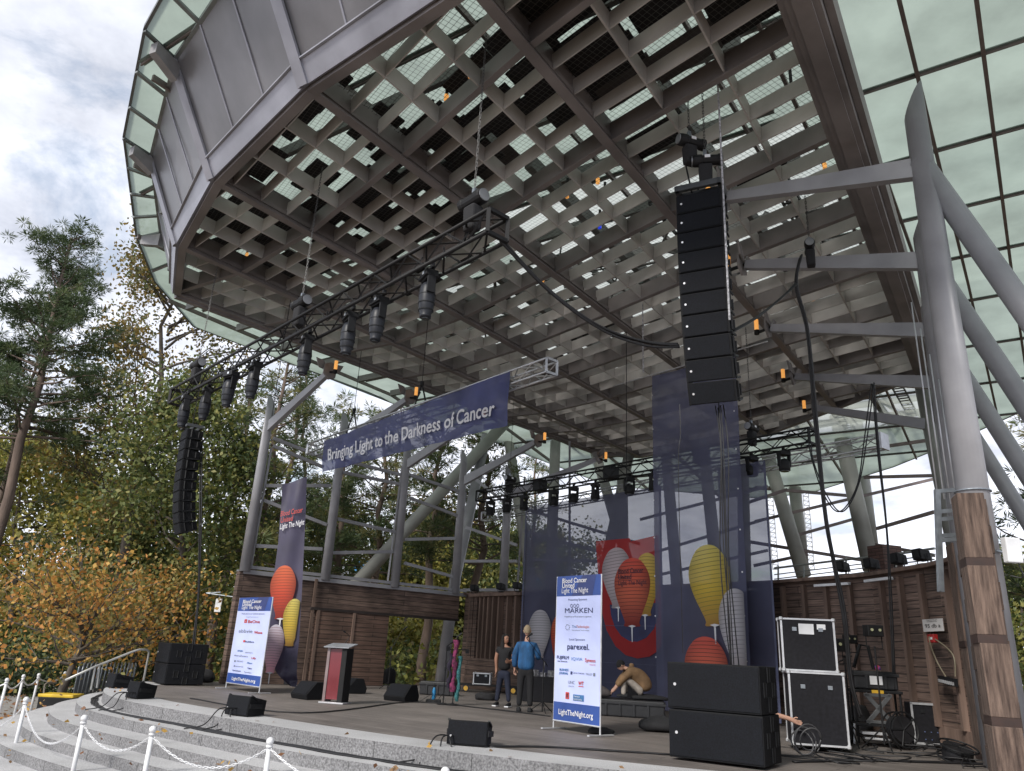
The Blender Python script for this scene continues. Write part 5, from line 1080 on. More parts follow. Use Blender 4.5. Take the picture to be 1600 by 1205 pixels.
# water bottle
b_ = at_z(677, 1098, 0); wb = thing('water_bottle', 'blue metal water bottle standing on a small floor box', 'bottle', (b_.x, b_.y, .07)); add(MB().lathe((0, 0, 0), [(.04, 0), (.042, .01), (.042, .20), (.025, .25), (.022, .26)], 18), 'body', mat('blue_bottle', (.03, .22, .45), .3, .3), wb, smooth=True); add(MB().lathe((0, 0, .26), [(.026, 0), (.026, .035), (.01, .04)], 14), 'cap', BLKP, wb); add(MB().tube([(-.015, 0, .3), (-.015, 0, .34), (.015, 0, .34), (.015, 0, .3)], .005, 6), 'carry_loop', BLKP, wb)
fbx = thing('floor_box', 'small black stage box under the blue bottle with looped cables', 'box', (b_.x, b_.y, 0)); add(MB().box((0, 0, .035), (.34, .22, .065)), 'box', BLKP, fbx, bev=.008)
m_ = MB()
for k in range(3): cable([(.1 - .1 * k, .05, .05), (.22 - .12 * k, -.1, .2), (.3 - .3 * k, -.2, .02)], .006, mb=m_)
add(m_, 'looped_cables', RUB, fbx)
# flight cases
CASE = mat('black_laminate', (.009, .009, .012), .6, scale=20, var=.2, spec=.25)
def case(p, dims, ang, label, silver=True, group=None, name='flight_case', z=0, hard=False, wheels=False):
    w_, d_, h_ = dims; t = thing(name, label, 'case', (p[0], p[1], z), ang, group); z0 = .09 if wheels else 0
    add(MB().box((0, 0, z0 + h_ / 2), dims), 'shell', CASE if not hard else mat('hard_black_plastic', (.018, .019, .022), .55, scale=9), t, bev=.012 if not hard else .03)
    if silver:
        e = MB(); k = .018
        for sx in (-1, 1):
            for sy in (-1, 1):
                e.box((sx * w_ / 2, sy * d_ / 2, z0 + h_ / 2), (.03, .03, h_ + .012))
            for zz in (0, h_): e.box((sx * w_ / 2, 0, z0 + zz), (.028, d_ + .01, .028))
        for sy in (-1, 1):
            for zz in (0, h_): e.box((0, sy * d_ / 2, z0 + zz), (w_ + .01, .026, .026))
        add(e, 'metal_edges', SILV, t)
        cn = MB()
        for sx in (-1, 1):
            for sy in (-1, 1):
                for zz in (0, h_): cn.lathe((sx * w_ / 2, sy * d_ / 2, z0 + zz - .03), [(.02, 0), (.034, .015), (.034, .045), (.02, .06)], 10)
        add(cn, 'corner_balls', SILV, t)
    if hard:
        r_ = MB()
        for k in range(int(w_ / .3)): r_.box((-w_ / 2 + .2 + k * .3, -d_ / 2 - .012, z0 + h_ * .45), (.05, .03, h_ * .8))
        r_.box((0, 0, z0 + h_ * .8), (w_ + .05, d_ + .05, .05)); add(r_, 'ribs', mat('hard_black_plastic', (.018, .019, .022), .55, scale=9), t, bev=.008)
    hn = MB()
    for sx in (-.25, .25): hn.box((sx * w_, -d_ / 2 - .008, z0 + h_ * .80), (.07, .012, .06))
    add(hn, 'latches', GALV if silver else BLKP, t, bev=.004)
    if wheels:
        for sx in (-1, 1):
            for sy in (-1, 1): add(MB().lathe((sx * (w_ / 2 - .1) - .015, sy * (d_ / 2 - .1), .045), [(.044, 0), (.044, .03)], 14, axis=(1, 0, 0)), 'caster', BLKP, t)
    return t
p = at_y(1273, 1100, 12.9); zl = at_y(1262, 1050, 12.9).z; tall = case((p.x, p.y), (.80, .6, zl - .10), -.22, 'tall black flight case with white metal edges, lower of two, behind the subwoofers', wheels=True)
lid = case((p.x - .02, p.y + .1), (.80, .4, .78), -.22, 'upright black flight case lid with white edges and paper labels, on the tall case', z=zl + .02)
add(MB().box((-.02, -.207, .63), (.23, .006, .16)).box((.21, -.207, .67), (.13, .006, .08)), 'paper_labels', WHT, lid)
p = at_z(743, 1080, 0); 
cart = thing('equipment_cart', 'black folding cart with yellow wheels beside the woman in black', 'cart', (p.x + .35, p.y - .4, 0), -.15)
add(MB().box((0, 0, .20), (2.0, .5, .05)), 'platform', BLK, cart, bev=.01); fr_ = MB()
for sx in (-1, 1): fr_.tube([(sx * .98, -.2, .2), (sx * .98, -.2, .98), (sx * .98, .2, .98), (sx * .98, .2, .2)], .016, 8)
add(fr_, 'handle_frame', BLK, cart)
yl = mat('yellow_wheel_hub', (.65, .38, .05), .5)
for sx in (-.85, -.6, .85, 1.1):
    wv = add(MB().lathe((sx, -.28, .10), [(.05, -.02), (.1, -.02), (.1, .02), (.05, .02)], 18, axis=(0, 1, 0)), 'wheel', RUB, cart); add(MB().lathe((sx, -.305, .10), [(.02, 0), (.07, 0), (.07, .05), (.02, .05)], 14, axis=(0, 1, 0)), 'hub', yl, wv)
case((p.x + .2, p.y - .4), (.50, .40, .30), -.1, 'small silver edged case with a dark front on the folding cart', z=.235)
case(at_z(684, 1086, 0), (.95, .42, .34), -.12, 'low black hard case on the deck in front of the doorway', False, hard=True)
case((at_z(975, 1118, 0).x, at_z(975, 1118, 0).y), (1.75, 1.0, .34), -.18, 'long low black road trunk that the crouching person sits on', False, hard=True)
pt = at_z(975, 1118, 0)
case((pt.x + .35, pt.y + 1.1), (.5, .4, .75), -.2, 'upright black bag case behind the crouching person', False, z=0)
case((pt.x - 1.1, pt.y + .9), (.45, .4, .62), .2, 'dark equipment crate between the nearer sponsor stand and the trunk', False)
mp_ = at_z(860, 1098, 0); case((mp_.x - .2, mp_.y + .25), (1.0, .6, .62), -.15, 'black box table right of the man in blue, with small gear on top', False)
m_ = MB(); gx_, gy_ = mp_.x - .2, mp_.y + .25
for k in range(5): m_.box((gx_ - .4 + k * .2, gy_, .62 + .05 + .03 * (k % 2)), (.1, .16, .1 + .06 * (k % 2)), k * .5)
m_.tube([(gx_ - .3, gy_, .7), (gx_ - .28, gy_, .95)], .02, 8).tube([(gx_, gy_, .7), (gx_ + .03, gy_, 1.0)], .02, 8); tag(add(m_, 'audio_gear', mat('gear_silver_black', (.03, .03, .035), .4, col2=(.4, .4, .42), scale=18)), 'small silver and black audio boxes on the box table', 'equipment')
# dark bundles lying on the deck
def bag(p, r0, label, mt=None, name='bag', seed=1, z=0, flat=.5):
    R = random.Random(seed); bm = bmesh.new(); bmesh.ops.create_icosphere(bm, subdivisions=3, radius=1)
    for v in bm.verts: k = 1 + .18 * math.sin(v.co.x * 4 + seed) * math.cos(v.co.y * 5) + R.uniform(-.04, .04); v.co = Vector((v.co.x * r0[0] * k, v.co.y * r0[1] * k, max(-.45, v.co.z) * r0[2] * k))
    zm = min(v.co.z for v in bm.verts); m_ = MB(); m_.v = [(v.co.x + p[0], v.co.y + p[1], v.co.z - zm + z) for v in bm.verts]; m_.f = [tuple(v.index for v in f.verts) for f in bm.faces]; bm.free()
    return tag(add(m_, name, mt or mat('black_canvas', (.015, .015, .017), .9, scale=15, bump=.4), smooth=True), label, 'bag')
bag(at_z(1035, 1143, 0), (.42, .3, .16), 'black soft bag on the deck left of the subwoofers', seed=2); bag(at_z(938, 1147, 0), (.22, .12, .07), 'crumpled black cloth at the foot of the nearer sponsor stand', seed=3); bag(at_z(760, 1094, 0), (.30, .18, .12), 'dark rolled bag lying under the folding cart', seed=4)
bag(at_z(607, 1070, 0) , (.2, .16, .34), 'black backpack leaning at the end of the left wooden wall', seed=5); bag(at_z(312, 1066, 0), (.4, .3, .22), 'heap of black cables and bags beside the far subwoofers', seed=6)
bag((pt.x - .62, pt.y - .05), (.34, .22, .14), 'grey brown jacket heap in front of the crouching person', mat('jacket_grey', (.07, .06, .06), .9, scale=12), seed=7, z=.36); bag((pt.x + .55, pt.y - .1), (.42, .2, .07), 'flat black bag on the road trunk beside the crouching person', seed=8, z=.35)
# low black amp under the lantern banner
case(at_z(424, 1068, 0), (1.1, .4, .16), -.1, 'low black equipment box behind the farther sponsor stand', False)
# trash bins
def bin_(p, dims, label, z, ang=0):
    t = thing('waste_bin', label, 'bin', (p[0], p[1], z), ang, 'yellow topped bins'); add(MB().box((0, 0, dims[2] / 2), dims, top=1.06), 'body', BLKP, t, bev=.02); add(MB().box((0, 0, dims[2] + .03), (dims[0] * 1.1, dims[1] * 1.1, .07)), 'lid', mat('yellow_plastic', (.62, .42, .03), .5), t, bev=.015)
q = at_z(340, 1066, 0); bin_((q.x - .2, q.y + 2.5), (.7, .6, .85), 'black bin with yellow lid between the trees and the wooden wall', -.25)
q = at_y(93, 1100, 20.5); bin_((q.x, q.y), (.75, .6, .62), 'black bin with yellow lid behind the white chain posts', GZ, .1)
# right-hand equipment
def light_stand(p, h, label, heads_):
    t = thing('light_stand', label, 'stand', (p[0], p[1], 0), 0, 'light stands'); m_ = MB()
    for k in range(3): a = k * 2.09 + .4; m_.tube([(0, 0, .35), (math.cos(a) * .35, math.sin(a) * .35, .012)], .012, 6)
    add(m_, 'tripod', BLK, t); add(MB().tube([(0, 0, .1), (0, 0, h)], .016, 8), 'pole', BLK, t)
    for (dx, dz, w_) in heads_:
        y = MB(); y.tube([(dx - w_ / 2, 0, h + dz + w_ * .5), (dx - w_ / 2, 0, h + dz - w_ * .5), (dx + w_ / 2, 0, h + dz - w_ * .5), (dx + w_ / 2, 0, h + dz + w_ * .5)], .01, 6); y.tube([(0, 0, h - .05), (dx, 0, h + dz - w_ * .5)], .012, 6); hh = add(MB().box((dx, 0, h + dz + w_ * .55), (w_, w_ * .8, w_ * .7)), 'lamp_head', BLK, t, bev=.01); add(y, 'yoke', BLK, hh)
        e = MB(); [e.lathe((dx + s_ * w_ * .25, -w_ * .41, h + dz + w_ * .6), [(w_ * .09, 0), (w_ * .09, .008)], 10, axis=(0, -1, 0)) for s_ in (-1, 1)]; add(e, 'led_eyes', mat('warm_led_glass', (.35, .36, .22), .3), hh)
lsa = at_y(1366, 1005, 13.2); lsb = at_y(1318, 1010, 13.7); light_stand((lsa.x, lsa.y), lsa.z - .05, 'light stand with a boxy two-eyed lamp before the brown board wall', [(0, .1, .26)]); light_stand((lsb.x, lsb.y), lsb.z - .15, 'light stand with flat black lamp cover next to the tall flight cases', [(-.18, .0, .30), (.12, .16, .2)])
p = at_z(1375, 1165, 0); ct = thing('equipment_stack', 'rolling work cart with grey cross braces, silver legs and cables', 'cart', (p.x, p.y, 0), -.25)
add(MB().box((0, 0, .86), (.80, .5, .05)), 'top_shelf', BLKP, ct, bev=.01); add(MB().box((0, 0, .33), (.80, .5, .05)), 'bottom_shelf', BLKP, ct, bev=.01)
m_ = MB(); gy = -.24; m_.bar((-.2, gy, .82), (.2, gy, .36), .05, .07); m_.bar((.2, gy, .82), (-.2, gy, .36), .05, .07); m_.bar((-.22, gy, .80), (.22, gy, .80), .05, .05); m_.bar((-.22, gy, .38), (.22, gy, .38), .05, .05); add(m_, 'cross_brace', mat('grey_plastic', (.09, .095, .10), .5), ct, bev=.006)
m_ = MB(); [m_.tube([(sx * .36, sy * .2, .86), (sx * .36, sy * .2, .03)], .02, 8) for sx in (-1, 1) for sy in (-1, 1)]; add(m_, 'legs', BLK, ct)
m_ = MB(); m_.tube([(-.42, -.28, .34), (-.45, -.3, .02)], .022, 8); m_.tube([(.25, -.28, .34), (.30, -.3, .1)], .022, 8); m_.box((0, -.1, .20), (.62, .4, .04)); m_.box((.02, -.12, .12), (.6, .42, .03)); add(m_, 'chrome_parts', SILV, ct, bev=.004); add(MB().box((.0, -.262, .86), (.19, .01, .05)), 'yellow_tag', mat('yellow_tag', (.75, .45, .03), .5), ct)
cs = case((p.x, p.y), (.70, .42, .30), -.25, 'black hard equipment case with a white label, on top of the work cart', False, hard=True, z=.89); add(MB().box((0, -.232, .15), (.2, .01, .14)), 'white_label', WHT, cs)
m_ = MB(); q = Vector((p.x, p.y, 1.2)); m_.tube([q + Vector((-.32, 0, .04)), q + Vector((-.16, .05, .42)), q + Vector((-.04, .0, .40)), q + Vector((.02, 0, .02))], .03, 8); tag(add(m_, 'folded_bracket', BLKP), 'black folded bracket standing on top of the hard case', 'bracket')
tag(add(MB().lathe(q + Vector((.14, .1, .01)), [(.05, 0), (.055, .03), (.04, .07), (.01, .08)], 12), 'red_beanie', mat('red_blue_cloth', (.45, .04, .04), .8, scale=20, col2=(.06, .06, .35), det=1), smooth=True), 'small red and blue round thing on top of the hard case', 'cap')
def reel(c, r0, ax, label):
    t = thing('cable_reel', label, 'cable reel', tuple(c), 0, 'cable reels'); m_ = MB(); a_ = Vector(ax).normalized(); d, sd, up = basis(a_)
    for s_ in (-.09, .09):
        ring = [Vector((0, 0, 0)) + a_ * s_ + (sd * math.cos(k * .2618) + up * math.sin(k * .2618)) * r0 for k in range(25)]; m_.tube(ring, .014, 6)
        for k in range(5): m_.tube([a_ * s_, a_ * s_ + (sd * math.cos(k * 1.257) + up * math.sin(k * 1.257)) * r0], .012, 5)
    add(m_, 'rim', BLKP, t); add(MB().lathe(a_ * -.085, [(.03, 0), (r0 * .78, 0), (r0 * .8, .085), (r0 * .78, .17), (.03, .17)], 20, axis=tuple(a_)), 'cable_drum', RUB, t); return t
reel((p.x + .12, p.y - .52, .30), .27, (.25, -1, .1), 'big cable reel standing in front of the work cart'); pq = at_z(1498, 1190, 0); reel((pq.x, pq.y, .12), .26, (.1, -.3, 1), 'cable reel lying flat beside the foot of the timber wall')
pq = at_z(1452, 1168, 0); t = case((pq.x + .25, pq.y + .25), (.78, .5, .68), -.28, 'black case with white edged frame and dark screen at the right end of the stage', False, z=.02)
fr_ = MB(); [fr_.box((sx * .37, -.262, .35), (.035, .02, .66)) for sx in (-1, 1)]; [fr_.box((0, -.262, zz), (.77, .02, .035)) for zz in (.03, .67)]; add(fr_, 'white_edge_frame', SILV, t); kn = MB(); [kn.lathe((-.2 + .1 * (k % 5), -.258, .1 + .12 * (k // 5)), [(.01, 0), (.01, .01)], 8, axis=(0, -1, 0)) for k in range(10)]; add(kn, 'knobs', mat('blue_grey_knobs', (.1, .13, .25), .4), t)
# clutter of black bags and cables under the right side
bag(at_z(1300, 1160, 0), (.38, .3, .30), 'black gear bag with orange pulls beside the subwoofers', seed=11); bag(at_z(1345, 1150, 0), (.25, .25, .35), 'black bag between the tall flight case and the work cart', seed=12)
for px, py, lb in ((1290, 1117, 'orange strap tag on the black gear bag, upper one'), (1308, 1168, 'orange strap tag on the black gear bag, lower one'), (1398, 1085, 'small orange handle beside the work cart legs')):
    pass
q = at_z(1262, 1185, 0); m_ = MB()
for k in range(4): r0 = .15 + .03 * (k % 3); m_.tube([(q.x + math.cos(a) * r0 + .04 * k - .06, q.y + .08 * math.sin(a + k) , .20 + math.sin(a) * r0 + .015 * k) for a in [i * .3 for i in range(22)]], .011, 5)
tag(add(m_, 'cable_coil', mat('grey_cable', (.08, .08, .085), .5), smooth=True), 'coiled grey cable leaning upright beside the subwoofer side', 'cable')
R = random.Random(9); m_ = MB()
for k in range(26):
    a = at_z(R.uniform(1250, 1560), R.uniform(1165, 1200), 0); cable([a + Vector((R.uniform(-.1, .1), 0, .015)), a + Vector((R.uniform(-.5, .5), R.uniform(-.3, .4), .015 + .1 * R.random())), a + Vector((R.uniform(-.8, .8), R.uniform(-.3, .5), .02 + .08 * R.random())), a + Vector((R.uniform(-1, 1), R.uniform(-.3, .5), .012))], .010, mb=m_, seg=8)
add(m_, 'cable_tangle', RUB, smooth=True, label='tangle of black cables around the equipment at the right end of the stage', cat='cables', kind='stuff')
# front edge cables
def cab_floor(P, n_, r0, label, spread=.05, z=0):
    m_ = MB(); R = random.Random(len(P) + n_)
    for k in range(n_): cable([Vector((x + R.uniform(-spread, spread), y + R.uniform(-spread, spread), zz + .012)) for x, y, zz in P], r0, mb=m_, seg=6, wig=.012)
    return tag(add(m_, 'floor_cable', RUB, smooth=True), label, 'cable', 'cables along the steps')
E1 = offs(edge, .16); pts = [(p.x, p.y, -.20) for p in E1[6::3]]
for k in range(3): cab_floor(pts[: len(pts) - k * 2], 2, .013, ['longest pair of cables lying on the top step along the stage edge', 'middle pair of cables lying on the top step along the stage edge', 'shortest pair of cables lying on the top step along the stage edge'][k], .07)
cab_floor([(*at_z(300, 1092, 0).xy, 0), (*at_z(470, 1115, 0).xy, 0), (*at_z(640, 1098, 0).xy, 0), (*at_z(760, 1108, 0).xy, 0), (*at_z(860, 1120, 0).xy, 0)], 2, .010, 'thin cables crossing the deck past the scarf covered stand', .03)
cab_floor([(*at_z(765, 1168, 0).xy, 0), (*at_z(850, 1168, 0).xy, 0), (*at_z(950, 1174, 0).xy, 0), (*at_z(1045, 1180, 0).xy, 0)], 3, .012, 'cables from the nearest front fill speaker to the subwoofers', .03)
cab_floor([(*at_z(1245, 1192, 0).xy, 0), (*at_z(1350, 1190, 0).xy, 0), (*at_z(1450, 1192, 0).xy, 0), (*at_z(1560, 1196, 0).xy, 0)], 4, .014, 'thick cables along the front of the equipment at right', .05)
for px, py, lb in ((697, 1163, 'three short cables looping from the nearest front fill speaker down to the step'), (360, 1118, 'short cables looping from the fill speaker below the farther stand to the step'), (200, 1092, 'short cables looping from the left fill speaker down to the step')):
    a = at_z(px, py, 0); m_ = MB()
    for k in range(3): d = Vector((-.35 + .25 * k, -.45, 0)); cable([a + upv(.1) + Vector((.1 * k, .1, 0)), a + d * .4 + upv(.10), a + d * .8 + upv(-.12), a + d + Vector((-.2, -.0, -.185))], .010, mb=m_, seg=8)
    tag(add(m_, 'floor_cable', RUB, smooth=True), lb, 'cable', 'cables along the steps')
m_ = MB(); 
for k in range(3): cable([at_z(-5, 1203 - k * 3, GZ + .02), at_z(25, 1190 - k * 3, GZ + .12), at_z(70, 1181 - k * 2, -.80), at_z(110, 1199, -.82), at_z(135, 1215, -.80)], .014, mb=m_)
tag(add(m_, 'floor_cable', RUB, smooth=True), 'cables humping over the lowest step behind the first chain post', 'cable', 'cables along the steps')
# wall lamps on the back wall, sign, conduit, plug strip
def flood(p, ang, label):
    t = thing('flood_light', label, 'light', tuple(p), ang, 'flood lights on the walls'); add(MB().hexa([(-.13, -.1, .10), (.13, -.1, .10), (.13, .1, .08), (-.13, .1, .08), (-.13, -.12, .30), (.13, -.12, .30), (.10, .1, .26), (-.10, .1, .26)]), 'housing', BLK, t, bev=.01)
    m_ = MB().tube([(-.15, 0, .2), (-.15, 0, .03), (.15, 0, .03), (.15, 0, .2)], .012, 6); m_.box((0, 0, .02), (.14, .1, .03)); add(m_, 'bracket', BLK, t); m_ = MB().box((0, -.12, .2), (.2, .02, .14)); add(m_, 'barn_door', BLKP, t)
def onbw(px, py, k=None):
    best = None
    for a, b in zip(bw, bw[1:]):
        d = ray(px, py); dd = Vector((d.x, d.y)); A = Vector(a); B = Vector(b); e = B - A; den = dd.x * -e.y - dd.y * -e.x
        den = dd.x * e.y - dd.y * e.x
        if abs(den) < 1e-9: continue
        t = (A.x * e.y - A.y * e.x) / den; s_ = (A.x * dd.y - A.y * dd.x) / den
        if t > 0 and -.001 <= s_ <= (1.001 if b != bw[-1] else 9): best = CAM + d * t; bdir = e.normalized()
    return best, bdir
fl_lab = ['flood light on the wall top just left of the second timber post', 'second flood light on the wall top from the timber wall', 'third flood light on the wall top from the timber wall', 'farthest flood light on the right wall top, behind the cable bundle']
for k, px in enumerate((1445, 1408, 1365, 1318)):
    pp, bd_ = onbw(px, 905); flood(Vector((pp.x, pp.y, WT + .07)), math.atan2(bd_.y, bd_.x), fl_lab[k])
for k, (x, y, Y, lb) in enumerate(((742, 921, 26.8, 'left flood light on the ribbed timber bays'), (783, 921, 25.6, 'middle flood light on the ribbed timber bays'), (809, 921, 24.9, 'right flood light on the ribbed timber bays, by the backdrop'))):
    q = at_y(x, y, Y); flood(Vector((q.x, q.y, 3.0)), -.8, lb)
pp, bd_ = onbw(1468, 980); xs = Vector((bd_.x, bd_.y, 0)); xs = xs if xs.x > 0 else xs; ns = Vector((xs.y, -xs.x, 0)); ns = ns if ns.dot(-pp) > 0 else -ns
xr = Vector((0, 0, 1)).cross(ns); sg = thing('noise_limit_sign', 'white sign reading 95 db a on the brown wall beside the timber posts', 'sign', tuple(pp))
a, b = onbw(1452, 968)[0], onbw(1484, 968)[0]; zt_s, zb_s = onbw(1452, 969)[0].z, onbw(1452, 988)[0].z
c0 = Vector((a.x, a.y, 0)) + ns * .14; c1 = Vector((b.x, b.y, 0)) + ns * .14; xx = (c1 - c0).normalized()
add(MB().prism([c0 + upv(zb_s), c1 + upv(zb_s), c1 + upv(zt_s), c0 + upv(zt_s)], ns * -.012), 'board', mat('sign_white', (.6, .58, .56), .5, var=.03), sg, world=True)
Ws = (c1 - c0).length; text('95 db a', mat('sign_black', (.03, .03, .03), .6), sg, c0 + xx * Ws * .12 + upv(zb_s + (zt_s - zb_s) * .30), xx, U, (zt_s - zb_s) * .45, width=Ws * .76, off=.008)
for k, s_ in enumerate(('MAXIMUM', 'SOUND LEVEL')): text(s_, mat('sign_black', (.03, .03, .03), .6), sg, c0 + xx * Ws * .25 + upv(zb_s + (zt_s - zb_s) * (.88 - .12 * k)), xx, U, (zt_s - zb_s) * .11, width=Ws * .5, off=.008)
q = c0 + xx * Ws * .5 + upv(zb_s - .12) + ns * .03; al = thing('fire_alarm', 'small red alarm box directly under the 95 db sign', 'alarm', tuple(q)); add(MB().box(tuple(q), (.2, .08, .14), math.atan2(xx.y, xx.x)), 'housing', mat('alarm_red', (.32, .02, .02), .4), al, world=True, bev=.01); add(MB().box(tuple(q + ns * .042), (.1, .006, .04), math.atan2(xx.y, xx.x)), 'white_strobe', WHT, al, world=True)
a, b = onbw(1484, 1062)[0], onbw(1510, 1068)[0]; ps = thing('power_strip', 'row of grey outlets low on the brown wall beside the timber posts', 'power strip', tuple(a)); a = a + ns * .18; b = b + ns * .18; add(MB().bar(a, b, .06, .12), 'housing', BLKP, ps, world=True); m_ = MB(); [m_.box(tuple(a.lerp(b, (k + .5) / 8) + ns * .035 + upv(-.02)), (.03, .03, .05)) for k in range(8)]; add(m_, 'outlets', SILV, ps, world=True)
m_ = MB(); cable([a.lerp(b, .4) + upv(.06), a + upv(.3) + ns * .02, a + Vector((-.1, 0, .62)), a.lerp(b, .5) + upv(.7) - xx * .3, b + upv(.45), b + upv(.1)], .012, mb=m_); tag(add(m_, 'conduit_loop', mat('tan_cable', (.22, .19, .13), .6)), 'tan cable looping up the wall from the outlets', 'cable')
# white box on the near column
q = at_y(1581, 860, 8.95); wbx = thing('junction_box', 'white box strapped to the massive near column', 'box', tuple(q)); add(MB().box(tuple(q), (.19, .09, .29), .1), 'housing', WHT, wbx, world=True, bev=.012); m_ = MB(); cx0, cy0 = Rc[0]
m_.lathe((cx0, cy0, q.z), [(.215, 0), (.215, .02)], 24); m_.lathe((cx0, cy0, q.z + .75), [(.210, 0), (.210, .012)], 24); add(m_, 'straps', GALV, wbx, world=True); m_ = MB(); cable([q + Vector((.05, 0, -.14)), q + Vector((.08, 0, -.3)), q + Vector((0, .1, -.28))], .008, mb=m_); add(m_, 'wire', RUB, wbx, world=True)
# thin pipes behind the near column
cn = MB()
for k in range(6): a = at_y(1455 + k * 9, 700, 10.6 + .3 * k); cn.tube([(a.x, a.y, 3.6), (a.x, a.y, 6.6 - .3 * k)], .012, 6)
tag(add(cn, 'conduit_pipes', mat('pale_conduit', (.5, .51, .53), .4, .4), smooth=True), 'bundle of thin pale pipes rising behind the near column and timber posts', 'pipe')
# railing on the back wall
rg = thing('guard_rail', 'grey guard rail above the back wall between the backdrop and the timber posts', 'railing', (7, 19, WT))
GR = mat('rail_grey_green', (.30, .32, .30), .5, .2)
def onY(px, py, Y): return at_y(px, py, Y)
for dy in (0, 10, 17, 24):
    m_ = MB(); m_.tube([onY(1210, 888 + dy, 21.5), onY(1300, 877 + dy, 20), onY(1400, 866 + dy * .9, 18.2), onY(1460, 857 + dy, 17)], .03 if dy == 0 else .015, 6); add(m_, 'rail', GR, rg, world=True)
for px, Y in ((1216, 21.4), (1256, 20.7), (1322, 19.6), (1400, 18.2), (1455, 17.2)): add(MB().tube([onY(px, 870 if px > 1300 else 884, Y), onY(px, 915, Y)], .025, 6), 'rail_post', GR, rg, world=True)
tag(add(MB().box(tuple(at_y(1384, 880, 18.5)), (.55, .5, .8), .3), 'chimney_stack', board_mat('brick_courses', (.10, .055, .045), (.15, .085, .07), .08, .25), uv=True), 'small reddish slatted block rising behind the guard rail', 'block')
# lattice masts against the sky
for px0, lb in ((1268, 'right lattice mast against the white sky beyond the back wall'), (1212, 'left lattice mast seen through the dark side banner')):
    m_ = MB(); Y = 60; b0 = at_y(px0, 890, Y); t0 = at_y(px0 - 12, 735, Y)
    for s_ in (-.22, .22): m_.tube([b0 + Vector((s_, 0, 0)), t0 + Vector((s_, 0, 0))], .035, 5)
    for k in range(22): c = b0.lerp(t0, k / 22); m_.bar(c + Vector((-.25, 0, 0)), c + Vector((.25, 0, 0)), .06, .06); m_.bar(c + Vector((-.25, 0, 0)), b0.lerp(t0, (k + 1) / 22) + Vector((.25, 0, 0)), .04, .04)
    tag(add(m_, 'lattice_mast', mat('mast_grey', (.25, .26, .27), .6)), lb, 'mast', 'masts')
# ================================================================== CHAIN POSTS
postm = MB().tube([(0, 0, 0), (0, 0, .95)], [.032, .030], 14).lathe((0, 0, 0), [(.16, 0), (.16, .015), (.09, .05), (.033, .07)], 20).lathe((0, 0, .93), [(.042, 0), (.042, .03)], 14)
def ball(c, r0, n_=12):
    return MB().lathe(c, [(r0 * math.sin(math.pi * k / n_), r0 - r0 * math.cos(math.pi * k / n_)) for k in range(n_ + 1)], 16)
proto = thing('chain_post', 'x', 'post', (0, 0, 0), 0, 'white chain posts'); add(postm, 'shaft', WHT, proto, smooth=True); add(ball((0, 0, .955), .048), 'ball_cap', WHT, proto, smooth=True)
for o in proto.children:
    if o.name.startswith('shaft'):
        for p_ in o.data.polygons: p_.use_smooth = len(p_.vertices) == 4
near = [(42, 1089, 'nearest chain post at the lower left corner of the steps'), (133, 1117, 'second chain post from the left in the front row before the steps'), (240, 1134, 'third chain post from the left in the front row before the steps'), (423, 1152, 'rightmost chain post of the front row before the steps')]
far = [(102, 1052, 'chain post beside the top of the bin behind the steps, right of the back row'), (61, 1055, 'third chain post of the back row along the path'), (37, 1057, 'second chain post of the back row along the path'), (11, 1063, 'leftmost chain post of the back row along the path')]
H0 = 1.05; zg = GZ; posts = []; used = False
def post_at(px, py, h=H0, z0=GZ):
    p = at_z(px, py, z0 + h); return Vector((p.x, p.y, z0))
PN = [post_at(a, b) for a, b, _ in near]; PF = [post_at(a, b, 1.0, GZ) for a, b, _ in far]
PN = PN[:1] + PN[1:]
for p, (_, _, lb) in zip(PN + PF, near + far):
    if not used: proto.location = p; proto['label'] = lb; used = True
    else: dup(proto, p, 0, lb)
def chain_between(a, b, sag, label, z0=.93, link=.055):
    m_ = MB(); L0 = (b - a).length; n_ = int(L0 * 1.1 / link)
    if (a - CAM).length > 18: 
        m_.tube([a.lerp(b, k / 16) + upv(z0 - sag * 4 * (k / 16) * (1 - k / 16)) for k in range(17)], .018, 6)
    else:
        for k in range(n_):
            t0, t1 = k / n_, (k + 1) / n_; p, q = [a.lerp(b, t) + upv(z0 - sag * 4 * t * (1 - t)) for t in (t0, t1)]; d, sd, up = basis(q - p); v = sd if k % 2 else up; e = d * link * .12
            m_.tube([p - e + v * .010, q + e + v * .010, q + e - v * .010, p - e - v * .010, p - e + v * .010], .0052, 4, False)
    tag(add(m_, 'chain', WHT), label, 'chain', 'white plastic chains')
q = Vector((PN[3].x + 2.3, PN[3].y - 1.75, GZ)); dup(proto, q, 0, 'chain post just outside the lower edge of the frame'); bpy.data.objects.remove([o for o in bpy.data.objects if o.get('label') == 'chain post just outside the lower edge of the frame'][0]) if False else None
chain_between(PN[0], PN[1], .42, 'white chain between the nearest and second front posts'); chain_between(PN[1], PN[2], .26, 'white chain between the second and third front posts'); chain_between(PN[2], PN[3], .30, 'white chain between the third and rightmost front posts'); chain_between(PN[3], q, .3, 'white chain running right from the rightmost front post')
chain_between(PF[0], PF[1], .12, 'far white chain beside the bin'); chain_between(PF[1], PF[2], .16, 'far white chain in the middle of the back row'); chain_between(PF[2], PF[3], .16, 'far white chain at the left of the back row'); chain_between(PF[3], PF[3] + Vector((-2.2, -.6, 0)), .3, 'far white chain leaving the frame at left'); chain_between(PN[0], PF[3] + Vector((1.2, -3.2, 0)), .5, 'white chain drooping from the nearest post toward the back row')
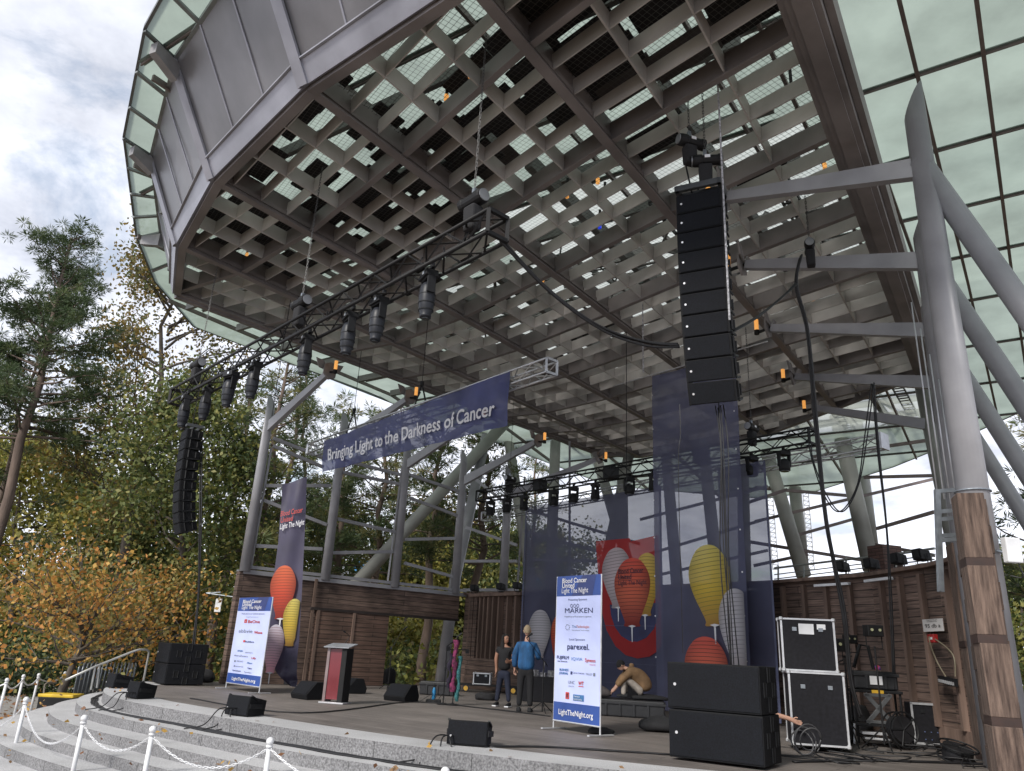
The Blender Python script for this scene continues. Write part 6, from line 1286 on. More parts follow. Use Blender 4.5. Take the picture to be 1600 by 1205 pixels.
# handrail by the far end of the steps
hr = thing('handrail', 'bent galvanised handrail rising beside the far end of the steps', 'handrail', tuple(at_y(150, 1070, 20.8))); RL = mat('rail_pale_metal', (.42, .42, .40), .4, .4)
Yr = 20.4; m_ = MB(); m_.tube([at_y(102, 1063, 19.2), at_y(150, 1041, 19.7), at_y(208, 1018, 20.3), at_y(218, 1015, 20.4), at_y(229, 1015.5, 20.6), at_y(233, 1018, 20.7), at_y(232, 1025, 20.8), at_y(224, 1064, 20.8)], .026, 10); add(m_, 'top_rail', RL, hr, world=True, smooth=True)
for a in ((149, 1042, 19.7, 142, 1078), (156, 1040, 19.8, 151, 1075)): add(MB().tube([at_y(a[0], a[1], a[2]), at_y(a[3], a[4], a[2])], .024, 8), 'rail_post', RL, hr, world=True)
hr2 = thing('handrail', 'short low handrail loop beside the path behind the chain posts', 'handrail', tuple(at_y(68, 1100, 22))); add(MB().tube([at_y(66, 1106, 21.8), at_y(70, 1070, 21.8), at_y(74, 1067, 21.9), at_y(88, 1067, 22.2)], .024, 8), 'rail', mat('rail_tan_metal', (.25, .22, .18), .5), hr2, world=True)
# bike racks: hoops in a row
brk = thing('crowd_barrier', 'x', 'barrier', (0, 0, 0), 0, 'hoop barriers in a row')
add(MB().tube([(-.55, 0, .02), (-.75, 0, .95), (-.66, 0, 1.06), (.75, 0, 1.06), (.85, 0, .95), (.85, 0, .02)], .02, 8), 'frame', GALV, brk, smooth=True); m_ = MB(); [m_.tube([(-.55 + k * .14, 0, .2), (-.6 + k * .14, 0, 1.05)], .009, 5) for k in range(10)]; add(m_, 'bars', GALV, brk)
a, b = at_z(120, 1078, -.75), at_z(205, 1075, -.75); a = at_y(122, 1060, 22.3); b = at_y(208, 1060, 23.6)
for k in range(16):
    p = a.lerp(b, k / 15); lb = 'crowd barrier number counted along the stack' 
    if k == 0: brk.location = (p.x, p.y, -.72); brk.rotation_euler = (0, 0, 2.0); brk['label'] = 'galvanised hoop barrier standing in the tight row behind the steps'
    else: dup(brk, (p.x, p.y, -.72), 2.0, 'galvanised hoop barrier standing in the tight row behind the steps')
# small white sign on a pole left of the wooden wall, with lamp arm
q = at_y(341, 946, 26.5); wsn = thing('small_sign', 'small white sign hanging left of the wooden wall corner', 'sign', tuple(q)); add(MB().box(tuple(q), (.2, .04, .42)), 'board', WHT, wsn, world=True); add(MB().tube([q + upv(.22), q + Vector((0, 0, .42)), at_y(322, 927, 26.5)], .02, 6).tube([at_y(322, 927, 26.5), at_y(365, 933, 26.4)], .02, 6), 'arm', GALV, wsn, world=True)
# ================================================================== PEOPLE
def skin(name, joints, bones, mt, parent, sub=2, root=0, label=None, off=(0, 0, 0)):
    me = bpy.data.meshes.new(name); me.from_pydata([Vector(j[:3]) + Vector(off) for j in joints], bones, []); me.materials.append(mt); o = bpy.data.objects.new(name, me); C.objects.link(o); o.parent = parent
    md = o.modifiers.new('skin', 'SKIN'); md.use_smooth_shade = True
    if not me.skin_vertices: bpy.context.view_layer.objects.active = o
    sv = me.skin_vertices[0].data if me.skin_vertices else None
    for i, j in enumerate(joints): sv[i].radius = (j[3], j[4] if len(j) > 4 else j[3]); sv[i].use_root = (i == root)
    s_ = o.modifiers.new('sub', 'SUBSURF'); s_.levels = s_.render_levels = sub
    dg = bpy.context.evaluated_depsgraph_get(); dg.update(); m2 = bpy.data.meshes.new_from_object(o.evaluated_get(dg)); o.modifiers.clear(); o.data = m2
    for p in m2.polygons: p.use_smooth = True
    return tag(o, label)
def hand(par, p, d, side, mt, nm='hand', curl=.5):
    """five fingers on a palm: returns joints to append to a body graph"""
    p = Vector(p); d = Vector(d).normalized(); s_ = Vector(side).normalized(); n_ = d.cross(s_); J = [(*(p), .022, .03), (*(p + d * .05), .020, .038), (*(p + d * .085), .014, .038)]; B = [(0, 1), (1, 2)]
    for k, L0 in enumerate((.07, .08, .075, .06)):
        b = p + d * .09 + s_ * (.027 - .018 * k); i = len(J); J += [(*b, .0085), (*(b + d * L0 * .5 + n_ * L0 * curl * .25), .0085), (*(b + d * L0 * .8 + n_ * L0 * curl * .8), .007)]; B += [(2, i), (i, i + 1), (i + 1, i + 2)]
    i = len(J); J += [(*(p + d * .035 + s_ * .035), .011), (*(p + d * .07 + s_ * .06 + n_ * .015), .010), (*(p + d * .095 + s_ * .055 + n_ * .03), .008)]; B += [(0, i), (i, i + 1), (i + 1, i + 2)]
    return J, B
def merge(J, B, J2, B2, at):
    n_ = len(J); J = J + J2; B = B + [(a + n_, b + n_) for a, b in B2] + [(at, n_)]; return J, B
def head_parts(t, c, face, skinm, hairm, hair='short', s=1.0):
    """face, ears and hair on a head centred at c looking along face"""
    c = Vector(c); f = Vector(face).normalized(); u = Vector((0, 0, 1)); u = (u - f * u.dot(f)).normalized(); r0 = f.cross(u)
    bm = bmesh.new(); bmesh.ops.create_icosphere(bm, subdivisions=3, radius=1); m_ = MB()
    for v in bm.verts:
        x, y, z = v.co; m_.v.append(tuple(c + r0 * x * .074 * s * (1 - .16 * (z < -.2)) + f * (y * .096 * s) + u * z * .115 * s))
    m_.f = [tuple(v.index for v in q.verts) for q in bm.faces]; bm.free()
    nose = m_.prism([c + f * .088 * s + u * .018 * s - r0 * .004, c + f * .112 * s - u * .024 * s - r0 * .013, c + f * .092 * s - u * .03 * s], r0 * .02)
    return m_, c, f, u, r0
def finish_head(t, body_par, c, face, skinm, hairm, style, s=1.0, long_=0):
    m_, c, f, u, r0 = head_parts(t, c, face, skinm, hairm, s=s)
    for sg in (-1, 1): m_.tube([c + r0 * sg * .070 * s - f * .005 + u * .02, c + r0 * sg * .082 * s - f * .012, c + r0 * sg * .072 * s - u * .03], [.012, .018, .010], 6)
    hd_ = add(m_, 'head', skinm, t, smooth=True)
    e = MB()
    for sg in (-1, 1): e.lathe(c + f * .086 * s + r0 * sg * .03 * s + u * .012 * s, [(.011, 0), (.008, .006), (.001, .008)], 10, axis=tuple(f))
    add(e, 'eyes', mat('dark_eye', (.02, .015, .012), .2), hd_); add(MB().bar(c + f * .090 * s - u * .052 * s - r0 * .024, c + f * .090 * s - u * .052 * s + r0 * .024, .012, .009), 'mouth', mat('lips', (.35, .12, .10), .5), hd_)
    b = MB(); [b.bar(c + f * .090 * s + r0 * (sg * .046) * s + u * .034 * s, c + f * .093 * s + r0 * (sg * .014) * s + u * .036 * s, .006, .007) for sg in (-1, 1)]; add(b, 'eyebrows', hairm, hd_)
    bm = bmesh.new(); bmesh.ops.create_icosphere(bm, subdivisions=3, radius=1); hm = MB(); R = random.Random(4); idx = {}
    for v in bm.verts:
        x, y, z = v.co
        k = 1.09 + R.uniform(-.02, .02); p = c + r0 * x * .074 * s * k * 1.04 + f * (y * .096 * s * k - .012) + u * (z * .115 * s * k + .008)
        if style == 'beanie': p = c + r0 * x * .090 * s + f * (y * .108 * s - .004) + u * (z * .122 * s + .022)
        if y > .15 and z < .45 and style != 'beanie': p = p - f * .05 * (y)
        if style == 'long' and z < 0 and y < .3: p = p + u * (z * .27 - .02) + r0 * x * .07 * (-z) - f * .02; p += (r0 * math.sin(z * 14) + f * math.cos(z * 11)) * .01
        v.co = p; v.index
    keep = lambda q: True
    bm.verts.ensure_lookup_table(); dl = []
    for q in bm.faces:
        ctr = q.calc_center_median() - c; yy = ctr.dot(f); zz = ctr.dot(u)
        if style == 'short' and (yy > .055 and zz < .065 or zz < -.05 or (yy > .0 and zz < .02)): dl.append(q)
        if style == 'long' and (yy > .035 and zz < .07): dl.append(q)
        if style == 'beanie' and zz < -.004: dl.append(q)
    bmesh.ops.delete(bm, geom=dl, context='FACES'); bm.verts.index_update(); hm.v = [tuple(v.co) for v in bm.verts]; hm.f = [tuple(v.index for v in q.verts) for q in bm.faces]; bm.free()
    add(hm, 'beanie' if style == 'beanie' else 'hair', hairm, t, smooth=True)
jeans = mat('dark_jeans', (.012, .016, .035), .85, scale=25, bump=.3); blackc = mat('black_fabric', (.012, .012, .014), .9, scale=14, bump=.4); bluec = mat('blue_shirt_cloth', (.016, .085, .21), .8, scale=9, var=.25, bump=1, stretch=(1, 1, .4))
# man in the blue shirt, seen from behind
pm = at_z(819, 1112, 0); man = thing('person', 'man in a loose blue long-sleeved shirt and black trousers, back to the camera', 'person', (pm.x, pm.y, 0), math.radians(-8))
J = [(0, 0, 1.28, .08, .06), (0, 0, 1.46, .052, .052), (0, .01, 1.56, .052, .052), (-.18, 0, 1.32, .04), (-.27, -.0, 1.15, .045), (-.26, .06, .93, .035), (.18, 0, 1.32, .04), (.26, .03, 1.16, .04), (.24, .20, 1.10, .035)]
B = [(0, 1), (1, 2), (0, 3), (3, 4), (4, 5), (0, 6), (6, 7), (7, 8)]
for at_i, p_, d_, sd_ in ((5, (-.255, .08, .87), (.02, .15, -1), (.7, .7, 0)), (8, (.22, .27, 1.10), (-.2, 1, .1), (0, 0, 1))): J2, B2 = hand(man, p_, d_, sd_, None); J, B = merge(J, B, J2, B2, at_i)
skin('body', J, B, SKIN_L, man, 2); 
skin('shirt', [(0, 0, .80, .21, .17), (0, 0, 1.02, .20, .155), (0, 0, 1.25, .19, .14), (0, 0, 1.36, .14, .105), (0, 0, 1.435, .075, .065), (-.175, 0, 1.355, .078), (-.245, 0, 1.18, .076), (-.265, .0, 1.08, .070), (-.25, .06, .88, .058), (.175, 0, 1.355, .078), (.245, .01, 1.20, .076), (.265, .03, 1.12, .070), (.235, .22, 1.10, .055)], [(0, 1), (1, 2), (2, 3), (3, 4), (3, 5), (5, 6), (6, 7), (7, 8), (3, 9), (9, 10), (10, 11), (11, 12)], bluec, man, 2)
skin('trousers', [(0, 0, .92, .15, .11), (0, 0, .86, .14, .11), (-.10, 0, .78, .095), (-.11, .0, .46, .075), (-.12, 0, .10, .062), (.10, 0, .78, .095), (.11, 0, .46, .075), (.12, -.02, .10, .062)], [(0, 1), (1, 2), (2, 3), (3, 4), (1, 5), (5, 6), (6, 7)], blackc, man, 2)
for sg, y in ((-1, 0), (1, -.02)): add(MB().hexa([(sg * .12 - .05, -.10 + y, 0), (sg * .12 + .05, -.10 + y, 0), (sg * .13 + .055, .18 + y, 0), (sg * .13 - .055, .18 + y, 0), (sg * .12 - .04, -.09 + y, .10), (sg * .12 + .04, -.09 + y, .10), (sg * .13 + .045, .16 + y, .05), (sg * .13 - .045, .16 + y, .05)]), 'shoe', BLKP, man, bev=.02)
finish_head(man, None, (0, .02, 1.655), (.15, 1, -.1), SKIN_L, mat('sandy_grey_hair', (.30, .23, .15), .8, scale=40), 'short')
# woman facing him
pw = at_z(785, 1104, 0); wom = thing('person', 'woman with long dark curly hair, black top, jeans and sneakers, smiling toward the man', 'person', (pw.x, pw.y, 0), math.radians(-20))
J = [(0, 0, 1.22, .09, .08), (0, 0, 1.32, .055), (0, -.01, 1.39, .05), (-.17, 0, 1.26, .055), (-.215, -.0, 1.02, .048), (-.20, .02, .82, .036), (.17, 0, 1.26, .055), (.22, .04, 1.04, .048), (.20, -.16, .98, .036)]
for at_i, p_, d_, sd_ in ((5, (-.20, .02, .77), (0, -.1, -1), (.3, -.9, 0)), (8, (.19, -.22, .98), (-.1, -1, 0), (0, 0, 1))): J2, B2 = hand(wom, p_, d_, sd_, None); J, B = merge(J, B if at_i == 8 else [(0, 1), (1, 2), (0, 3), (3, 4), (4, 5), (0, 6), (6, 7), (7, 8)], J2, B2, at_i)
skin('body', J, B, SKIN_D, wom, 2)
skin('black_top', [(0, 0, .76, .165, .13), (0, 0, .95, .155, .125), (0, -.01, 1.12, .15, .13), (0, 0, 1.24, .11, .09), (0, 0, 1.285, .07, .06), (-.155, 0, 1.255, .07), (-.20, 0, 1.13, .068), (.155, 0, 1.255, .07), (.20, .02, 1.13, .068)], [(0, 1), (1, 2), (2, 3), (3, 4), (3, 5), (5, 6), (3, 7), (7, 8)], blackc, wom, 2)
skin('jeans', [(0, 0, .80, .14, .11), (0, 0, .74, .13, .11), (-.08, 0, .66, .09), (-.12, .02, .40, .068), (-.15, .0, .10, .052), (.08, 0, .66, .09), (.12, -.02, .40, .068), (.17, -.06, .10, .052)], [(0, 1), (1, 2), (2, 3), (3, 4), (1, 5), (5, 6), (6, 7)], jeans, wom, 2)
for sg, y, x in ((-1, 0, -.15), (1, -.06, .17)):
    sh = add(MB().hexa([(x - .045, -.17 + y, .02), (x + .045, -.17 + y, .02), (x + .04, .08 + y, .02), (x - .04, .08 + y, .02), (x - .035, -.14 + y, .055), (x + .035, -.14 + y, .055), (x + .035, .07 + y, .10), (x - .035, .07 + y, .10)]), 'shoe', BLKP, wom, bev=.015); add(MB().box((x, -.045 + y, .012), (.10, .27, .024)), 'white_sole', WHT, sh, bev=.008)
lk = MB(); Rh = random.Random(8)
for k in range(30):
    a = math.radians(44 + 200 * k / 29); x0, y0 = .01 + .062 * math.cos(a), -.02 + .07 * math.sin(a); P = [(x0 * .6, y0 * .6, 1.575)]
    for j in range(7): P.append((x0 * (1.15 + .10 * j) + Rh.uniform(-.012, .012), y0 * (1.15 + .08 * j) + Rh.uniform(-.012, .012) + .01 * j, 1.54 - .055 * j))
    lk.tube(P, [.016, .022, .024, .024, .022, .02, .016, .008], 5)
add(lk, 'long_hair', mat('dark_curly_hair', (.012, .009, .008), .7, scale=30, bump=1), wom, smooth=True)
finish_head(wom, None, (0.01, -.02, 1.475), (.75, -.55, 0), SKIN_D, mat('dark_curly_hair', (.012, .009, .008), .7, scale=30, bump=1), 'long', .97)
# crouching person with tan jacket and black beanie, on the trunk, facing left
pc = Vector((pt.x + .12, pt.y - .08, .385)); cr = thing('person', 'person in a tan jacket and black beanie crouching on the road trunk, reaching left', 'person', tuple(pc), math.radians(-8))
tan = mat('tan_jacket_cloth', (.20, .12, .060), .85, scale=6, bump=.9, var=.14); pale = mat('pale_trousers', (.34, .30, .26), .85, scale=9, bump=.4)
J = [(.02, 0, .62, .06), (-.10, 0, .66, .045), (-.16, 0, .68, .045), (-.02, -.17, .58, .05), (-.20, -.2, .40, .042), (-.34, -.18, .20, .034), (-.02, .17, .58, .05), (-.20, .2, .42, .042), (-.36, .14, .20, .034)]; B = [(0, 1), (1, 2), (0, 3), (3, 4), (4, 5), (0, 6), (6, 7), (7, 8)]
for at_i, p_ in ((5, (-.37, -.17, .16)), (8, (-.39, .13, .16))): J2, B2 = hand(cr, p_, (-.8, 0, -.7), (0, 1, 0), None); J, B = merge(J, B, J2, B2, at_i)
skin('body', J, B, SKIN_L, cr, 2)
skin('jacket', [(.38, 0, .13, .17, .20), (.36, 0, .34, .18, .21), (.20, 0, .50, .18, .21), (.02, 0, .60, .15, .18), (-.06, 0, .655, .075, .08), (-.01, -.19, .56, .105), (-.19, -.23, .41, .095), (-.32, -.19, .24, .07), (-.01, .19, .56, .105), (-.19, .23, .43, .095), (-.33, .15, .24, .07)], [(0, 1), (1, 2), (2, 3), (3, 4), (3, 5), (5, 6), (6, 7), (3, 8), (8, 9), (9, 10)], tan, cr, 2)
skin('hood', [(.10, 0, .68, .08, .10), (.02, 0, .72, .08, .09), (-.02, 0, .70, .05, .06)], [(0, 1), (1, 2)], tan, cr, 2)
skin('trousers', [(.30, 0, .17, .10, .13), (.24, -.10, .16, .10), (-.02, -.14, .38, .085), (-.14, -.14, .40, .08), (-.16, -.14, .12, .065), (-.16, -.14, .04, .06), (.24, .10, .16, .10), (-.04, .14, .36, .085), (-.12, .14, .36, .08), (-.10, .14, .08, .065)], [(0, 1), (1, 2), (2, 3), (3, 4), (4, 5), (0, 6), (6, 7), (7, 8), (8, 9)], pale, cr, 2)
for y in (-.14, .14): add(MB().hexa([(-.34, y - .045, 0), (-.05, y - .05, 0), (-.05, y + .05, 0), (-.34, y + .045, 0), (-.30, y - .035, .05), (-.06, y - .04, .09), (-.06, y + .04, .09), (-.30, y + .035, .05)]), 'shoe', BLKP, cr, bev=.015)
finish_head(cr, None, (-.22, 0, .715), (-.85, -.1, -.45), SKIN_L, mat('black_beanie_knit', (.010, .010, .011), .95, scale=30, bump=.8), 'beanie')
cr.scale = (.90, .90, .90)
# technician mostly hidden behind the subwoofers: one forearm shows
pk = Vector((3.86, 12.6, -.05)); tec = thing('person', 'crouching technician in black mostly hidden behind the subwoofers, one bare forearm showing', 'person', tuple(pk), 0)
J = [(0, 0, .62, .09), (-.02, 0, .75, .055), (-.03, 0, .82, .05), (.14, -.02, .64, .055), (.36, -.05, .55, .045), (.60, -.08, .50, .035)]; B = [(0, 1), (1, 2), (0, 3), (3, 4), (4, 5)]; J2, B2 = hand(tec, (.64, -.09, .48), (1, -.1, -.3), (0, .3, 1), None); J, B = merge(J, B, J2, B2, 5); skin('body', J, B, SKIN_L, tec, 2)
skin('black_shirt', [(0, 0, .2, .17), (0, 0, .42, .16), (0, 0, .60, .14), (.13, -.02, .64, .08), (.42, -.06, .54, .06), (-.16, 0, .62, .08), (-.2, -.1, .4, .07)], [(0, 1), (1, 2), (2, 3), (3, 4), (2, 5), (5, 6)], blackc, tec, 2); skin('trousers', [(0, 0, .18, .16), (.1, -.2, .3, .09), (.12, -.25, .08, .07), (-.1, -.2, .3, .09), (-.12, -.25, .08, .07)], [(0, 1), (1, 2), (0, 3), (3, 4)], blackc, tec, 2)
finish_head(tec, None, (-.04, 0, .92), (.9, -.3, -.2), SKIN_L, mat('dark_brown_hair', (.03, .02, .015), .8, scale=30), 'short')
# ================================================================== TREES
bark = mat('pine_bark', (.075, .055, .045), .95, scale=5, col2=(.17, .125, .10), stretch=(1, 1, .25), bump=1, det=8); bark2 = mat('grey_bark', (.06, .05, .042), .95, scale=6, col2=(.13, .11, .09), stretch=(1, 1, .3), bump=.8)
def leafm(name, c): return sheet_mat(name, c, 0, .6, .35, 2, .25)
NEE = [leafm('pine_needles_dark', (.055, .085, .034)), leafm('pine_needles_mid', (.105, .135, .05)), leafm('pine_needles_yellow', (.19, .18, .065))]
GRN = [leafm('leaves_dark_green', (.07, .10, .03)), leafm('leaves_green', (.14, .165, .045)), leafm('leaves_olive', (.23, .22, .06))]
GLD = [leafm('leaves_olive_brown', (.17, .14, .045)), leafm('leaves_gold', (.28, .19, .05)), leafm('leaves_dull_green', (.12, .135, .045))]
ORG = [leafm('leaves_orange', (.46, .21, .05)), leafm('leaves_amber', (.50, .30, .07)), leafm('leaves_yellow_brown', (.26, .19, .06)), leafm('leaves_green_gold', (.20, .19, .05))]
YEL = [leafm('leaves_yellow', (.36, .31, .07)), leafm('leaves_yellow_green', (.25, .26, .06)), leafm('leaves_olive', (.15, .145, .04))]
def unit(n_): v = rng.normal(size=(n_, 3)); return v / np.linalg.norm(v, axis=1)[:, None]
def leaves(centers, dirs, L0, W0, mats, name, parent, clump=None):
    """quads: long axis dirs, random roll"""
    n_ = len(centers); r0 = unit(n_); s_ = np.cross(dirs, r0); s_ /= np.linalg.norm(s_, axis=1)[:, None] + 1e-9; L = (L0 * (.6 + .8 * rng.random(n_)))[:, None]; W = (W0 * (.7 + .6 * rng.random(n_)))[:, None]
    v = np.stack([centers - s_ * W * .25, centers + dirs * L * .5 - s_ * W * .5, centers + dirs * L, centers + dirs * L * .5 + s_ * W * .5], 1).reshape(-1, 3); f = np.arange(n_ * 4).reshape(-1, 4)
    mi = rng.integers(0, len(mats), n_) if clump is None else clump
    return instmesh(name, v, f, mats, mi, parent)
def limb_pts(a, d, L0, droop, n_=6, wig=.12):
    P = [np.array(a, float)]; d = np.array(d, float); d /= np.linalg.norm(d)
    for k in range(n_): d = d + rng.normal(size=3) * wig + np.array([0, 0, droop / n_]); d /= np.linalg.norm(d); P.append(P[-1] + d * L0 / n_)
    return P
def pine(base, top, r0, crown, spread, nl, label, seed, dens=1.0, mats=NEE, cl=.55, name='pine_tree', group='pine trees', needle=(.34, .035), nper=38, flat=.9):
    global rng; rng = np.random.default_rng(seed); base, top = np.array(base, float), np.array(top, float); t = thing(name, label, 'tree', tuple(base), 0, group); H = top - base; P = []
    for k in range(9): q = k / 8; P.append(H * q + np.append(rng.normal(size=2) * .12 * (k % 8 > 0), 0))
    mb = MB().tube([Vector(p) for p in P], [r0 * (1 - .8 * k / 8) for k in range(9)], 10); add(mb, 'trunk', bark, t, smooth=True)
    lb_ = MB(); cen = []; 
    for k in range(nl):
        q = crown + (1 - crown) * (k + rng.random()) / nl; p = H * q; a = rng.random() * 6.283; rel = (q - crown) / (1 - crown); L0 = spread * (1.15 - .85 * rel ** 1.3) * (.55 + .6 * rng.random())
        pts = limb_pts(p, (math.cos(a), math.sin(a), .15 + .5 * rel), L0, -.1 + .25 * rng.random()); lb_.tube([Vector(x) for x in pts], [r0 * .22 * (1 - .14 * i) * (.6 + .4 * (1 - rel)) for i in range(len(pts))], 5, False)
        m_ = max(2, int(L0 * 3.2 * dens))
        for c in range(m_):
            u = .35 + .65 * rng.random(); i = min(len(pts) - 2, int(u * (len(pts) - 1))); x = pts[i] + (pts[i + 1] - pts[i]) * rng.random() + rng.normal(size=3) * np.array([.32, .32, .16]) * (spread / 3.5) ** .5; cen.append(x)
    add(lb_, 'limbs', bark, t, smooth=True); cen = np.array(cen); n_ = len(cen) * nper; c = np.repeat(cen, nper, 0); d = unit(n_); d[:, 2] = d[:, 2] * .7 + .25; d /= np.linalg.norm(d, axis=1)[:, None]
    cm = np.repeat(rng.choice(len(mats), len(cen), p=[.42, .40, .18] if len(mats) == 3 else None), nper); leaves(c + d * cl * .25 * rng.random((n_, 1)) ** .6 * np.array([1.3, 1.3, flat]), d, needle[0], needle[1], mats, 'crown', t, cm); return t
def leafy(base, top, r0, crown, spread, nb, label, seed, mats, leaf=.16, per=30, name='deciduous_tree', group='broad leaved trees', fork=3, cl=.5, probs=None, bk=None, shape=1.0, lean=0):
    global rng; rng = np.random.default_rng(seed); base, top = np.array(base, float), np.array(top, float); t = thing(name, label, 'tree', tuple(base), 0, group); H = top - base
    P = [H * (k / 8) + np.append(rng.normal(size=2) * .06 * np.linalg.norm(H) / 8 * (0 < k < 8), 0) for k in range(9)]; add(MB().tube([Vector(p) for p in P], [r0 * (1 - .88 * k / 8) for k in range(9)], 9), 'trunk', bk or bark2, t, smooth=True)
    lb_ = MB(); cen = []; L00 = np.linalg.norm(H)
    for k in range(nb):
        q = crown + (.97 - crown) * (k + rng.random()) / nb; a = rng.random() * 6.283; rel = (q - crown) / (1 - crown); L0 = spread * (.22 + .85 * math.sin(math.pi * min(1, rel * .85 + .18)) ** shape) * (.6 + .5 * rng.random())
        pts = limb_pts(H * q, (math.cos(a), math.sin(a), .25 + .45 * rel), L0, .1 * rng.normal()); lb_.tube([Vector(x) for x in pts], [r0 * .30 * (1 - .15 * i) for i in range(len(pts))], 5, False); ends = [pts]
        for s_ in range(fork):
            i = rng.integers(2, len(pts) - 1); d = unit(1)[0]; d[2] = abs(d[2]) * .6; p2 = limb_pts(pts[i], (pts[i + 1] - pts[i]) / np.linalg.norm(pts[i + 1] - pts[i]) + d * .9, L0 * (.35 + .3 * rng.random()), 0, 4); lb_.tube([Vector(x) for x in p2], [r0 * .12 * (1 - .18 * i_) for i_ in range(len(p2))], 4, False); ends.append(p2)
        for e in ends:
            for x in e[len(e) // 2:]:
                for _ in range(3): cen.append(x + rng.normal(size=3) * .28 * spread / 3)
    add(lb_, 'limbs', bk or bark2, t, smooth=True); cen = np.array(cen); n_ = len(cen) * per; c = np.repeat(cen, per, 0) + rng.normal(size=(n_, 3)) * cl * .5; cm = np.repeat(rng.choice(len(mats), len(cen), p=probs), per); fl = rng.random(n_) < .12; cm[fl] = rng.integers(0, len(mats), fl.sum()); leaves(c, unit(n_), leaf, leaf * .75, mats, 'crown', t, cm); return t
def gp(px, py, Y): p = at_y(px, py, Y); return (p.x, p.y, p.z)
def ground_at(px, Y, z=GZ): p = at_y(px, 1050, Y); q = at_y(px, 900, Y); t = (z - p.z) / (q.z - p.z); r = p.lerp(q, t); return (r.x, r.y, z)
# big pine at left, then the tall thin-leaved tree beside it
pine(ground_at(-62, 30), gp(112, 372, 30), .27, .50, 3.7, 92, 'big dark pine at the left edge with bare lower trunk', 11, 1.25, mats=[NEE[0], NEE[0], NEE[1]], nper=64, needle=(.22, .034))
pine(ground_at(-80, 33), gp(70, 520, 33), .2, .35, 3.0, 20, 'smaller pine at the far left edge, partly cut off by the frame', 12, .9)
leafy(ground_at(158, 36), gp(292, 362, 36), .26, .28, 4.8, 44, 'tall sparse golden green tree between the big pine and the canopy', 21, GLD, .19, 9, fork=4, cl=.85, probs=[.35, .35, .3])
leafy(ground_at(262, 29), gp(310, 600, 29), .20, .22, 3.4, 34, 'olive green tree behind the far speaker array', 22, GRN, .17, 13, cl=.7, probs=[.4, .4, .2])
for k, (px, Y, tx, ty, sp, cr_, lb, sd) in enumerate(((350, 30, 452, 560, 2.6, .42, 'pine with leaning brown trunk just left of the wooden wall', 31), (318, 34, 395, 600, 2.6, .40, 'slender pine behind the far speaker array', 32), (420, 38, 470, 590, 3.2, .35, 'pine behind the outer corner of the window frame', 33), (512, 36, 545, 640, 3.0, .38, 'pine seen between the first two window frame columns', 34), (583, 35, 600, 650, 2.8, .40, 'pine seen between the second and third window frame columns', 35),
      (655, 34, 690, 640, 2.8, .45, 'pine with bare trunk visible through the wooden wall doorway', 36), (742, 33, 765, 640, 3.0, .42, 'pine with bare trunk right of the fourth window frame column', 37), (458, 44, 480, 570, 3.2, .25, 'far pine behind the slogan banner left end', 38), (615, 48, 625, 620, 3.6, .2, 'far pine behind the fat diagonal brace', 39), (820, 46, 840, 700, 3.0, .3, 'far pine seen through the left part of the backdrop', 40), (1640, 26, 1640, 640, 3.0, .3, 'pine at the right edge behind the column struts', 41))):
    pine(ground_at(px, Y), gp(tx, ty, Y), .24 if Y < 40 else .2, cr_, sp, 38, lb, sd, .9, nper=44, needle=(.30, .040))
# orange small tree in front at the left
q = at_z(80, 1075, GZ)
leafy((*ground_at(82, 22.5)[:2], GZ), gp(150, 955, 22.5), .15, .45, 3.1, 22, 'low spreading tree with orange autumn leaves behind the chain posts', 51, ORG, .125, 3, fork=6, cl=.6, probs=[.30, .26, .22, .22], shape=.6)
leafy((*ground_at(190, 27)[:2], GZ), gp(235, 930, 27), .14, .3, 2.4, 18, 'orange brown leaved small tree behind the handrail', 52, ORG, .13, 6, fork=4, cl=.7, probs=[.12, .18, .30, .40], shape=.6)
for k, (px, Y, py, sp, mats_, lb, sd) in enumerate(((20, 40, 700, 4.5, YEL, 'yellow green tree behind the orange tree at far left', 61), (120, 44, 720, 4.8, GRN, 'green tree behind the orange tree', 62), (230, 40, 800, 4.0, GRN, 'dark green tree behind the far subwoofers', 63), (395, 48, 830, 4.5, YEL, 'yellow tree beyond the wooden wall corner', 64), (505, 50, 790, 4.5, GRN, 'green tree beyond the window frame, left part', 65), (630, 46, 860, 3.6, YEL, 'yellow green tree seen through the doorway', 66), (690, 52, 800, 4.6, GLD, 'golden tree beyond the window frame, right part', 67), (775, 50, 850, 4.2, GRN, 'green tree right of the doorway column', 68), (1590, 40, 900, 4, GRN, 'green tree at the far right edge', 69), (870, 60, 850, 4.5, GRN, 'green tree beyond the backdrop', 70))):
    leafy(ground_at(px, Y), gp(px + 8, py, Y), .2, .12, sp, 24, lb, sd, mats_, .26, 13, fork=3, cl=1.0)
# undergrowth and hedge
rng = np.random.default_rng(77)
def mass(name, label, cat, x0, x1, y0, y1, h, n_, mats_, size, zb=GZ):
    nc = n_ // 26; cx = rng.uniform(x0, x1, nc); cy = rng.uniform(y0, y1, nc); hh = h * (.45 + .55 * np.abs(np.sin(cx * .35 + cy * .21)) + .2 * rng.random(nc)); cz = zb + hh * rng.random(nc) ** .75; cen = np.stack([cx, cy, cz], 1); c = np.repeat(cen, 26, 0) + rng.normal(size=(nc * 26, 3)) * .42
    c[:, 2] = np.maximum(c[:, 2], zb + .02); cm = np.repeat(rng.integers(0, len(mats_), nc), 26); o = leaves(c - np.array([0, 0, 0]), unit(len(c)), size, size * .7, mats_, name, None, cm); tag(o, label, cat, None, 'stuff')
mass('woodland', 'far woodland edge of green and yellow trees behind everything', 'woodland', -45, 32, 52, 62, 5.5, 42000, [GRN[0], GRN[1], YEL[1], YEL[2], GLD[1]], .45)
